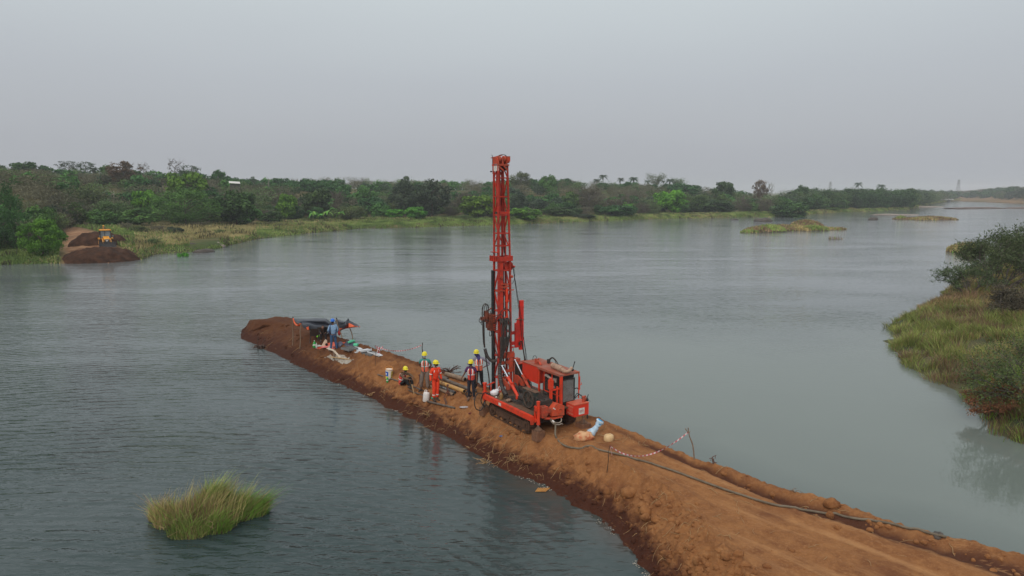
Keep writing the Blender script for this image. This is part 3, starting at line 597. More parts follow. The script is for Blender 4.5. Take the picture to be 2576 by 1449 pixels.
# muffler lying on the roof
m_ = MB(); m_.cyl((1.72, .86, 2.15), (1.64, .18, 2.15), .105, 18); m_.cyl((1.725, .90, 2.15), (1.72, .86, 2.15), .085, 18); m_.cyl((1.66, .36, 2.15), (1.655, .32, 2.15), .118, 18); m_.cyl((1.705, .76, 2.15), (1.70, .72, 2.15), .113, 18)
m_.tube(curve([(1.64, .18, 2.15), (1.62, .04, 2.13), (1.66, -.08, 2.12), (1.78, -.10, 2.16), (1.92, -.04, 2.22)], 5), [.085] * 8 + [.06] * 13, 12); mf = m_.build('exhaust_muffler', TAN, cn)
q = MB(); q.cyl((1.90, -.04, 2.17), (1.96, -.05, 2.17), .045, 10); q.sphere((1.95, -.06, 2.14), .05, 10, 6); q.bar((1.95, -.05, 2.16), (2.05, -.05, 2.42), .022); q.cyl((2.04, -.05, 2.40), (2.06, -.05, 2.45), .022, 8); q.build('exhaust_flap', BLK, mf)
q = MB(); q.cyl((1.62, 1.75, 2.06), (1.62, 1.75, 2.20), .07, 12); q.tube(curve([(1.62, 1.72, 2.14), (1.60, 1.58, 2.15), (1.58, 1.46, 2.08), (1.58, 1.42, 2.05)], 4), .05, 10); q.box((1.62, 1.75, 2.22), (.16, .05, .03)); q.cyl((1.56, 1.80, 2.05), (1.56, 1.80, 2.26), .02, 6); q.cyl((1.68, 1.72, 2.05), (1.68, 1.72, 2.28), .015, 6); q.build('roof_valve', DORG, cn)
q = MB(); q.b2((1.95, 1.45, 2.06), (2.05, 1.55, 2.22)); q.tube(curve([(2.05, 1.5, 2.18), (2.14, 1.45, 2.26), (2.2, 1.35, 2.18), (2.18, 1.25, 2.06)], 5), .018, 6); q.tube(curve([(2.0, 1.5, 2.2), (2.10, 1.4, 2.30), (2.18, 1.28, 2.20), (2.20, 1.15, 2.06)], 5), .018, 6); q.build('roof_hose', DARK, cn); q = MB()
q.tube(curve([(1.80, 2.3, 2.06), (1.84, 2.3, 2.2), (1.92, 2.25, 2.2), (1.95, 2.2, 2.06)], 4), .012, 6); q.build('roof_hose', DARK, cn)
# oil cooler fan cowl facing the water
q = MB(); q.b2((.30, .02, .83), (.46, .82, 1.50)); cl = q.build('oil_cooler', COOL, rig)
q = MB(); q.b2((.28, -.0, 1.503), (.50, .84, 1.52)); q.build('cooler_top_plate', RUSTP, cl)
q = MB()
ring = [Vector((.285, .42 + .30 * math.cos(a), 1.17 + .30 * math.sin(a))) for a in [R(15 * k) for k in range(25)]]; q.tube(ring, .035, 8); q.cyl((.27, .42, 1.17), (.30, .42, 1.17), .10, 14)
for k in range(6):
    a = R(60 * k + 10); q.bar((.29, .42, 1.17), (.29, .42 + .27 * math.cos(a), 1.17 + .27 * math.sin(a)), .05, .015)
q.build('cooler_fan', mat('dusty_fan', (.075, .048, .034), (.04, .03, .025), .8, 9), cl)
q = MB(); q.cyl((.30, -.10, 1.1), (.55, -.10, 1.1), .15, 14); q.b2((.40, -.28, .82), (.85, .0, 1.25)); q.cyl((.55, .9, 1.0), (.55, 1.3, 1.0), .14, 12); q.b2((.75, .2, .81), (1.25, 1.1, 1.12)); q.cyl((.20, -.02, 1.1), (.20, -.02, 1.42), .028, 8); q.b2((.9, 1.2, .81), (1.3, 2.3, 1.1)); q.build('hydraulic_pump_group', DARK, rig)
loops = []
for k in range(14):
    y = .95 + .09 * k; x = .22 + .05 * (k % 5)
    loops.append([(.34 + .02 * (k % 3), 1.92 - .02 * k, .92), (x, y + .35, .86 + .02 * (k % 3)), (x + .06, y, .845 + .03 * (k % 2)), (.36 + .07 * (k % 4), y - .15, .88), (.62, .75, .90)])
hoses(loops, .014, 'deck_hoses', HOSE, rig, 5, 4)
hoses([[(.30, -.05, 1.35), (.24, -.15, 1.10), (.34, -.25, .92), (.5, -.25, 1.05)], [(.38, .3, 1.52), (.32, .0, 1.36), (.45, -.2, 1.2), (.5, -.22, .95)], [(.5, -.1, 1.42), (.62, -.2, 1.2), (.75, -.15, 1.0), (.8, 0, .9)], [(.85, .1, 1.3), (.8, -.15, 1.15), (.9, -.2, .95), (1.1, -.1, .9)], [(.9, .3, 1.45), (1.0, .1, 1.2), (1.15, 0, 1.0), (1.35, .1, .95)]], .013, 'pump_hoses', HOSE, rig, 5, 5)
hoses([[(-.10, 2.9, .80), (-.35, 2.98, .86), (-.52, 2.95, .62), (-.50, 2.9, .30), (-.30, 2.85, .20), (-.12, 2.9, .35)], [(.1, 2.95, .84), (-.1, 2.85, .6), (-.14, 2.92, .35), (.05, 3.0, .27)], [(.15, 2.85, .86), (-.02, 2.7, .84), (-.1, 2.9, .86), (-.2, 3.0, .55), (-.1, 3.0, .3)]], .020, 'trailing_hose', BLK, rig, 7)
# mud pump at the near end
q = MB(); q.prism([(.66, -.52, .72), (1.22, -.52, .66), (1.22, -.52, 1.02), (.96, -.52, 1.12), (.84, -.52, 1.12), (.66, -.52, .94)], (0, .34, 0)); q.b2((.64, -.50, .58), (1.16, -.2, .645)); pm = q.build('mud_pump', mat('pump_orange', (.60, .075, .028), (.38, .08, .04), .6, 6, detail=8), rig)
q = MB(); q.b2((.25, -.50, .78), (.50, -.25, 1.10)); q.b2((.50, -.48, .85), (.66, -.26, 1.0))
for k in range(3): q.cyl((.29 + k * .075, -.52, .90), (.29 + k * .075, -.50, .90), .035, 10); q.cyl((.29 + k * .075, -.38, 1.10), (.29 + k * .075, -.38, 1.13), .035, 10)
q.b2((.27, -.48, .70), (.46, -.28, .779)); q.cyl((.40, -.42, .66), (.60, -.44, .62), .045, 10); q.build('pump_valve_block', DORG, pm)
q = MB(); q.tube([(1.02 + .09 * math.cos(R(20 * k)), -.535, .86 + .09 * math.sin(R(20 * k))) for k in range(14)], .016, 6); q.cyl((.80, -.54, .92), (.80, -.52, .92), .03, 8); q.build('pump_cover', pm.data.materials[0], pm)
q = MB(); q.prism([(.70, -.523, 1.0), (.80, -.523, .92), (.82, -.523, .96), (.72, -.523, 1.04)], (0, -.004, 0)); q.build('pump_sticker', WHT, pm)
hoses([[(.70, -.35, .6), (.78, -.5, .48), (.95, -.52, .42), (1.1, -.5, .46), (1.14, -.42, .6)], [(.62, -.4, .62), (.70, -.55, .45), (.92, -.6, .38), (1.12, -.5, .36), (1.2, -.45, .28)]], .022, 'return_hose', mat('pale_hose', (.32, .27, .22)), pm, 7)
# storage box
q = MB(); q.b2((1.66, -.55, .50), (2.34, -.06, .935)); sb = q.build('storage_box', mat('box_orange', (.66, .036, .015), (.60, .042, .020), .45, 3), rig)
q = MB(); q.b2((1.645, -.565, .938), (2.355, -.045, .965)); q.b2((1.95, -.45, .967), (2.1, -.44, .975)); q.build('box_lid', mat('box_lid_orange', (.62, .13, .07), (.50, .10, .055), .6, 5), sb)
def text(s, size, M, m, name, par, ext=.001):
    cu = bpy.data.curves.new(name, 'FONT'); cu.body = s; cu.size = size; cu.extrude = ext; cu.align_x = 'CENTER'; cu.align_y = 'CENTER'
    o = bpy.data.objects.new(name + '_tmp', cu); COL.objects.link(o); dg = bpy.context.evaluated_depsgraph_get(); me = bpy.data.meshes.new_from_object(o.evaluated_get(dg)); bpy.data.objects.remove(o)
    me.name = name; me.transform(M); me.materials.clear(); me.materials.append(m); return link(name, me, par)
q = MB(); q.b2((1.87, -.5545, .56), (2.14, -.5515, .80)); pl = q.build('white_label', WHT, sb)
q = MB()
for (a, b_) in (((1.90, .64), (2.11, .644)), ((1.90, .735), (2.11, .739)), ((1.90, .644), (1.904, .735))): q.b2((a[0], -.5568, a[1]), (b_[0], -.5552, b_[1]))
q.build('label_border', mat('label_red', (.45, .03, .03)), pl)
text('OBM', .085, Matrix.Translation((2.005, -.5565, .69)) @ Matrix.Rotation(R(90), 4, 'X'), MATS['label_red'], 'label_text', pl)
text('MADE IN INDIA', .022, Matrix.Translation((2.0, -.5525, .845)) @ Matrix.Rotation(R(90), 4, 'X'), BLK, 'box_text', sb) if False else None
STN = mat('faded_stencil', (.62, .28, .20), (.70, .10, .06), .6, 18, .35, .7)
text('NBD', .15, Matrix.Translation((1.6575, -.31, .72)) @ Matrix.Rotation(R(-90), 4, 'Z') @ Matrix.Rotation(R(90), 4, 'X'), STN, 'stencil_text', sb)
for a_, b_ in ((.62, .632), (.81, .822), (.84, .88), (.56, .60)): q = MB(); q.b2((1.6565, -.49, a_), (1.6585, -.14, b_)); q.build('stencil_line', STN, sb)
q = MB(); q.sphere((2.40, -.36, 1.0), .075, 12, 8); q.cyl((2.40, -.36, 1.0), (2.46, -.38, 1.20), .014, 6); q.bar((2.34, -.4, 1.02), (2.52, -.44, .93), .01); q.build('control_lever', BLK, rig)
hoses([[(2.25, -.2, 1.05), (2.38, -.3, 1.02), (2.42, -.42, .85), (2.36, -.48, .55), (2.34, -.46, .36)], [(2.1, -.05, 1.02), (2.2, -.15, 1.18), (2.3, -.3, 1.08), (2.36, -.42, .95)], [(2.05, -.05, 1.0), (2.15, -.1, 1.22), (2.26, -.28, 1.1), (2.34, -.40, .98)]], .016, 'lever_hoses', BLK, rig, 6)
q = MB(); q.cyl((2.36, -.46, .3), (2.36, -.46, .42), .025, 8); q.build('hose_end', BLK, rig)

# things lying on the deck of the rig
def at_rig(name, mb, m, x, y, z, label, cat, rz=0):
    o = mb.build(name, m); p = RW(x, y, z); o.location = p; o.rotation_euler = (0, 0, RIGROT + rz); return tag(o, label, cat)
q = MB(); q.sphere((0, 0, .10), (.17, .12, .12), 12, 8); q.sphere((.08, .02, .18), (.09, .08, .07), 10, 6); q.tube(curve([(.12, 0, .2), (.17, 0, .33), (.22, .02, .34), (.21, .03, .18)], 5), .016, 6)
rr_ = random.Random(3); q.v = [(x + rr_.uniform(-.02, .02), y + rr_.uniform(-.02, .02), z + rr_.uniform(-.015, .015)) for x, y, z in q.v]
at_rig('plastic_bag', q, mat('thin_white_plastic', (.74, .72, .74), (.60, .58, .62), .45, 8), .16, 2.55, .81, 'crumpled white carrier bag lying on the rig deck', 'bag', -.6)
q = MB(); q.loft([((0, 0, 0), .075, .06), ((0, 0, .16), .078, .062), ((0, 0, .22), .055, .045), ((0, 0, .25), .022, .022), ((0, 0, .28), .022, .022)], 10); at_rig('oil_can', q, mat('oily_brown_plastic', (.24, .14, .05), (.14, .08, .03), .3), .10, 1.98, .81, 'brown oil can standing on the rig deck by the white bag', 'can')
q = MB(); q.sphere((0, 0, .06), (.12, .10, .06), 10, 6); q.v = [(x + rr_.uniform(-.02, .02), y + rr_.uniform(-.02, .02), z) for x, y, z in q.v]; at_rig('rag', q, mat('dirty_rag', (.26, .15, .10), (.16, .09, .06), .95), .16, 1.55, .81, 'wadded brown rag on the rig deck by the hoses', 'rag')
q = MB(); q.sphere((0, 0, .03), (.04, .035, .03), 8, 5); at_rig('paper_scrap', q, mat('paper_white', (.7, .68, .62)), .02, 2.22, .81, 'small white scrap lying on the rig deck edge', 'scrap')
# supply hose running along the causeway
hp = [(1374, 1052), (1384, 1075), (1398, 1100), (1418, 1122), (1450, 1130), (1520, 1137), (1600, 1158), (1680, 1182), (1760, 1211), (1850, 1243), (1950, 1273), (2050, 1290), (2150, 1307), (2230, 1318), (2290, 1333), (2380, 1354)]
pts = [RW(.62, -.46, .62), RW(.70, -.66, .45)]
for (U, V) in hp[2:]: p = hit(U, V); pts.append(Vector((p.x, p.y, p.z + .035)))
hpth = curve(pts, 8)
for i, p in enumerate(hpth):
    if i > 26: p.z = max(p.z, gz(p.x, p.y) + .03)
q = MB(); q.tube(hpth, .034, 8); sh = q.build('supply_hose', mat('grey_brown_hose', (.17, .135, .095), (.10, .075, .05), .8, 3)); tag(sh, 'long grey brown suction hose lying along the causeway from the mud pump', 'hose')
q = MB(); q.tube(hpth[3:7], .040, 8); q.build('hose_coupling', WHT, sh)
# ---------------------------------------------------------------- foliage tools
def leafmat(name, a, b, c=None, rough=.75):
    m, nt, bs, out = nodemat(name); t = N(nt, 'ShaderNodeAttribute', attribute_name='tint').outputs['Fac']
    r = nt.nodes.new('ShaderNodeValToRGB'); nt.links.new(t, r.inputs[0]); e = r.color_ramp.elements
    e[0].color = (*a, 1); e[1].color = (*b, 1)
    if c: k = r.color_ramp.elements.new(.93); k.color = (*c, 1); e[1].position = .9 if False else 1.0
    oi = N(nt, 'ShaderNodeObjectInfo').outputs['Random']
    hs = nt.nodes.new('ShaderNodeHueSaturation'); nt.links.new(r.outputs[0], hs.inputs['Color'])
    nt.links.new(ramp(nt, oi, 0, 1, .475, .525), hs.inputs['Hue']); nt.links.new(ramp(nt, oi, 0, 1, .8, 1.25), hs.inputs['Value'])
    nt.links.new(hs.outputs[0], bs.inputs['Base Color']); bs.inputs['Roughness'].default_value = rough; bs.inputs['Specular IOR Level'].default_value = .25
    tr = nt.nodes.new('ShaderNodeBsdfTranslucent'); nt.links.new(hs.outputs[0], tr.inputs[0]); mx = nt.nodes.new('ShaderNodeMixShader'); mx.inputs[0].default_value = .15
    nt.links.new(bs.outputs[0], mx.inputs[1]); nt.links.new(tr.outputs[0], mx.inputs[2]); nt.links.new(mx.outputs[0], out.inputs[0])
    MATS[name] = m; return m
LEAF = {
 'dark': leafmat('leaf_dark', (0.019, 0.053, 0.016), (0.065, 0.139, 0.035)), 'mid': leafmat('leaf_mid', (0.035, 0.085, 0.020), (0.115, 0.225, 0.047)),
 'olive': leafmat('leaf_olive', (0.049, 0.078, 0.027), (0.135, 0.186, 0.061)), 'brown': leafmat('leaf_brown', (0.065, 0.059, 0.038), (0.155, 0.139, 0.088)),
 'lime': leafmat('leaf_lime', (0.054, 0.163, 0.016), (0.176, 0.419, 0.034)), 'grey': leafmat('leaf_grey', (0.030, 0.053, 0.030), (0.088, 0.124, 0.070)),
 'rust': leafmat('leaf_rust', (0.068, 0.040, 0.024), (0.189, 0.132, 0.081)), 'bright': leafmat('leaf_bright', (0.038, 0.116, 0.014), (0.142, 0.310, 0.030)),
 'thorn': leafmat('leaf_thorn', (0.038, 0.056, 0.024), (0.101, 0.132, 0.051)), 'deadtwig': leafmat('leaf_dead', (0.176, 0.085, 0.034), (0.405, 0.225, 0.095)),
 'banana': leafmat('leaf_banana', (0.068, 0.186, 0.027), (0.216, 0.465, 0.081))}
BARK = mat('bark', (.105, .080, .060), (.06, .045, .035), .9, 4); PALEBARK = mat('pale_bark', (.34, .30, .25), (.20, .17, .14), .9, 4); TWIG = mat('grey_twig', (.15, .125, .11), (.09, .07, .06), .9, 4)
def rdir(n, rs):
    v = rs.normal(size=(n, 3)); return v / np.linalg.norm(v, axis=1, keepdims=True)
def leafquads(P, D, size, aspect, rs, jit=.8):
    n = len(P); nr = D + rdir(n, rs) * jit; nr /= np.linalg.norm(nr, axis=1, keepdims=True)
    t = np.cross(nr, rdir(n, rs)); t /= np.linalg.norm(t, axis=1, keepdims=True) + 1e-9; b = np.cross(nr, t)
    s = size * rs.uniform(.6, 1.35, (n, 1)); T = t * s / 2; B = b * s * aspect / 2
    return np.stack([P - T - B * .6, P + T * .2 - B, P + T + B * .4, P - T * .3 + B], 1)
def crown_arr(seed, Rx, H, z0, n, size, clumps=34, cr=.32, aspect=1.0, flat=1.0, sparse=0.0, top=.0):
    """leaf quads spread over many clumps that fill an uneven crown; returns quads and tints"""
    rs = np.random.RandomState(seed); c = rdir(clumps, rs); rad = rs.uniform(.35, 1.0, (clumps, 1)) ** .5
    C = c * rad * (1 - cr * .7); C[:, 2] = C[:, 2] * flat
    C[:, :2] *= (1 - top * np.clip(C[:, 2:3], 0, 1)); lob = 1 + .22 * np.sin(np.arctan2(C[:, 1], C[:, 0]) * 3 + seed)[:, None]; C[:, :2] *= lob
    r = cr * rs.uniform(.6, 1.25, clumps); k = rs.randint(0, clumps, n); d = rdir(n, rs); d[:, 2] = np.where(rs.rand(n) < .3, np.abs(d[:, 2]), d[:, 2])
    q = rs.uniform(.55, 1.08 + sparse, (n, 1)); P = C[k] + d * r[k][:, None] * q
    P = P * np.array([Rx, Rx, H / 2]) + np.array([0, 0, z0 + H / 2])
    P[:, 2] = np.maximum(P[:, 2], .15); Q = leafquads(P, d, size, aspect, rs)
    t = np.clip(rs.uniform(.12, .8, clumps)[k] + rs.uniform(-.22, .22, n) + .12 * d[:, 2], 0, 1)
    return Q, t
def limbs(seed, H, Rx, r0, n=6, fork=3, rise=.5, lean=0.0, thin=6, m=None):
    """tapered trunk with limbs"""
    rs = random.Random(seed); q = MB(); top = Vector((lean * H, 0, H * .62)); q.tube([(0, 0, -.4), (lean * H * .3, rs.uniform(-.1, .1), H * .3), top], [r0, r0 * .75, r0 * .45], thin)
    def branch(p, d, L, r, depth):
        e = p + d * L; mid = p.lerp(e, .5) + Vector((rs.uniform(-.08, .08), rs.uniform(-.08, .08), rs.uniform(0, .1))) * L
        q.tube([p, mid, e], [r, r * .75, r * .4], 4 if depth else 5, False)
        if depth < fork:
            for _ in range(rs.choice((2, 3))):
                nd = (d + Vector((rs.uniform(-.8, .8), rs.uniform(-.8, .8), rs.uniform(-.15, .6)))).normalized(); branch(p.lerp(e, rs.uniform(.5, 1)), nd, L * rs.uniform(.5, .75), r * .45, depth + 1)
    for k in range(n):
        a = 2 * math.pi * k / n + rs.uniform(-.4, .4); z = H * rs.uniform(.25, .6)
        branch(Vector((lean * z, 0, z)), Vector((math.cos(a), math.sin(a), rise + rs.uniform(0, .5))).normalized(), Rx * rs.uniform(.5, .75), r0 * .5, 0)
    return q
PROTO = {}
def proto(key, kind, R0, H, n, size, seed, clumps=34, cr=.32, aspect=1.0, z0=.0, sparse=0., top=0., fork=0, trunk_mat=None, r0=.22, twigs=0):
    Q, t = crown_arr(seed, R0, H - z0, z0, n, size, clumps, cr, aspect, 1.0, sparse, top)
    me = quads_mesh('crown_' + kind, Q, LEAF[kind], t)
    tm = limbs(seed, H, R0, r0, 6, fork).mesh('trunk_' + kind, trunk_mat or BARK)
    PROTO[key] = (me, tm, H, R0, Q, t, kind)
for i in range(3):
    proto(('dark', i), 'dark', 4.0, 7.0, 3400, .42, 20 + i, 40, .30); proto(('mid', i), 'mid', 3.8, 6.2, 3200, .42, 30 + i, 36, .32)
    proto(('olive', i), 'olive', 3.6, 5.2, 3200, .36, 40 + i, 42, .30, .5, sparse=.25); proto(('brown', i), 'brown', 3.6, 4.6, 2800, .40, 50 + i, 44, .30, .22, sparse=.35, fork=2, trunk_mat=TWIG)
for i in range(2):
    proto(('grey', i), 'grey', 4.4, 9.0, 4600, .42, 60 + i, 52, .24, .8); proto(('bright', i), 'bright', 3.0, 5.2, 3000, .38, 70 + i, 34, .30)
proto(('lime', 0), 'lime', 4.4, 8.0, 4600, .45, 80, 46, .24); proto(('feather', 0), 'mid', 7.0, 11.0, 9000, .38, 85, 90, .20, .5, sparse=.25, top=.45); proto(('rust', 0), 'rust', 3.6, 8.0, 3000, .34, 88, 60, .18, .7, z0=1.5, sparse=.2, fork=2, trunk_mat=TWIG, r0=.16)
proto(('thin', 0), 'brown', 3.0, 7.0, 500, .30, 89, 40, .2, .4, z0=2.0, fork=3, trunk_mat=TWIG, r0=.14); proto(('thin', 1), 'grey', 3.6, 7.5, 1300, .32, 90, 50, .2, .5, z0=2.5, fork=3, trunk_mat=TWIG, r0=.16)
proto(('nearbright', 0), 'bright', 3.0, 5.2, 15000, .15, 171, 70, .22, .8); proto(('neardark', 0), 'dark', 4.0, 7.0, 16000, .14, 172, 90, .22, .8)
def tree(key, loc, h, w=None, label=None, cat='tree', group=None, name='tree', rz=None):
    me, tm, H, R0 = PROTO[key][:4]; s = h / H; sx = (w / 2 / R0) if w else s
    r = empty(name, loc, rnd.uniform(0, 6.28) if rz is None else rz, label, cat, group); r.scale = (sx, sx, s)
    link('crown', me, r); link('trunk', tm, r); return r

# ---------------------------------------------------------------- far bank terrain (polar sheet about the viewpoint of the valley)
def az(U): d = ray(U, 480); return math.atan2(d.x, d.y)
SH = [(-1500, 70), (-600, 78), (0, 92), (145, 93.5), (160, 94.7), (250, 94), (345, 98.5), (380, 107), (450, 109), (548, 119), (640, 142), (760, 160), (900, 183), (1050, 189), (1240, 202), (1440, 223), (1700, 252), (1960, 268), (2100, 322), (2210, 345), (2290, 372), (2350, 545), (2372, 620), (2400, 760), (2440, 700), (2500, 640), (2576, 560), (2700, 470), (3100, 330), (4200, 250)]
TLT = [(-1500, 80), (-600, 90), (0, 97), (100, 98), (150, 150), (265, 152), (400, 155), (500, 162), (640, 182), (800, 203), (1000, 218), (1240, 220), (1500, 243), (1700, 272), (1950, 285), (2100, 345), (2290, 390), (2350, 560), (2372, 640), (2400, 790), (2440, 900), (2500, 800), (2576, 640), (3100, 400), (4200, 300)]
HHT = [(-1500, 13), (0, 13), (300, 13.5), (600, 11.5), (900, 10.5), (1200, 10), (1350, 11), (1500, 11), (1700, 9.5), (1800, 7), (1900, 4), (2100, 2.2), (2350, 2.5), (2450, 5.5), (2576, 9.5), (3100, 9), (4200, 9)]
_azs = [az(u) if -900 < u < 3400 else az(max(min(u, 3400), -900)) + (u - max(min(u, 3400), -900)) * .0004 for u, _ in SH]
def interp(T):
    a = np.array([az(u) for u, _ in T]); v = np.array([v for _, v in T], float); o = np.argsort(a); return a[o], v[o]
SHa, TLa, HHa = interp(SH), interp(TLT), interp(HHT)
SHa = (SHa[0], SHa[1] / np.cos(SHa[0])); TLa = (TLa[0], TLa[1] / np.cos(TLa[0]))   # forward to radial distance
def shore(a): return np.interp(a, *SHa) + fbm(np.asarray(a) * 60, 0 * np.asarray(a) + 3.1, 3, 5) * np.interp(a, *SHa) * .012
def terr(a, d):
    s = shore(a); tl = np.interp(a, *TLa); hh = np.interp(a, *HHa); o = d - s
    tl = np.maximum(tl, s + 4)
    low = np.where(o < 0, o * .35, 1.0 * (1 - np.exp(-np.maximum(o, 0) / 2.2)) + np.minimum(np.maximum(o, 0), 60) * .010)
    ramp_ = np.exp(-((a - az(250)) / (az(345) - az(250)) / .95) ** 6)
    low = low + ramp_ * np.clip((o - 3) / 3.5, 0, 1) * .55
    q = np.clip((d - tl) / 105, 0, 1); q = q * q * (3 - 2 * q)
    z = low + (hh - 1.5) * q
    n = fbm(a * d * .12, d * .12, 3, 8) * np.clip(o / 6, 0, 1) * .28 * (1 - .7 * ramp_) + fbm(a * 9, d * .02, 3, 4) * 1.6 * q
    far = np.clip((d - 1200) / 1500, 0, 1)
    return np.where(o < 0, np.maximum(low, -2.0), z + n) * (1 - far) + np.where(far > 0, far * 3, 0)
def dirtmask(a, d):
    d = d * np.cos(a)
    U1, U2 = az(130), az(352); w = np.clip((a - U1) / .012, 0, 1) * np.clip((U2 - a) / .01, 0, 1)
    # the track narrows uphill to the left
    r = np.interp(d, [94, 98, 101, 106, 118, 135, 150, 160], [az(352), az(345), az(300), az(285), az(268), az(240), az(195), az(150)])
    return w * np.clip((r - a) / .012, 0, 1) * np.clip((158 - d) / 6, 0, 1)
def far_bank():
    A = np.linspace(az(-1500), az(4200), 900)[:, None]; nd = 170
    off = np.concatenate([np.linspace(-6, 12, 46), np.geomspace(12.6, 1500, nd - 46)]); off[-1] = 4200
    D = shore(A) + off[None, :]; D[:, -1] = 5200; A2 = np.repeat(A, nd, 1)
    Z = terr(A2, D); dm = dirtmask(A2, D); Z += dm * fbm(D * 1.1, A2 * 130, 3, 2) * .16
    m, nt, b, out = nodemat('bank_ground'); P = N(nt, 'ShaderNodeNewGeometry').outputs['Position']; t = N(nt, 'ShaderNodeAttribute', attribute_name='dirt').outputs['Fac']
    n1 = noise(nt, P, .09, 5, .6); n2 = noise(nt, P, .7, 4, .6)
    g = mixc(nt, ramp(nt, n1, .42, .6), (.060, .085, .025), (.15, .115, .055)); g = mixc(nt, ramp(nt, n2, .4, .7, 0, .6), g, (.045, .05, .022))
    e = mixc(nt, ramp(nt, n2, .4, .65), (.33, .19, .105), (.21, .10, .052)); e = mixc(nt, ramp(nt, noise(nt, P, .35, 4), .52, .62, 0, .7), e, (.20, .095, .05))
    s_ = N(nt, 'ShaderNodeSeparateXYZ'); nt.links.new(P, s_.inputs[0]); rock = ramp(nt, s_.outputs[2], .05, .5, .6, 0)
    g = mixc(nt, rock, g, (.085, .070, .045))
    nt.links.new(mixc(nt, t, g, e), b.inputs['Base Color']); b.inputs['Roughness'].default_value = .95; b.inputs['Specular IOR Level'].default_value = .1; bump(nt, b, n2, .6, .2)
    me = grid_mesh('far_bank', np.sin(A2) * D, np.cos(A2) * D, Z, m); at_ = me.attributes.new('dirt', 'FLOAT', 'POINT'); dm = np.maximum(dm, np.clip((A2 - az(2372)) / .02, 0, 1) * np.clip((az(2700) - A2) / .05, 0, 1) * (.55 + .5 * fbm(D * .02, A2 * 40, 3, 9))); at_.data.foreach_set('value', dm.astype(np.float32).ravel())
    tag(link('far_bank', me), 'wooded far bank rising from the river', None, None, 'structure')
far_bank()
def bank_pt(U, d, dz=0.0):     # d is the forward distance
    a = az(U); d = d / math.cos(a); return Vector((math.sin(a) * d, math.cos(a) * d, float(terr(np.array([a]), np.array([float(d)]))[0]) + dz))
def VtoZ(U, V, d): return atD(U, V, d).z

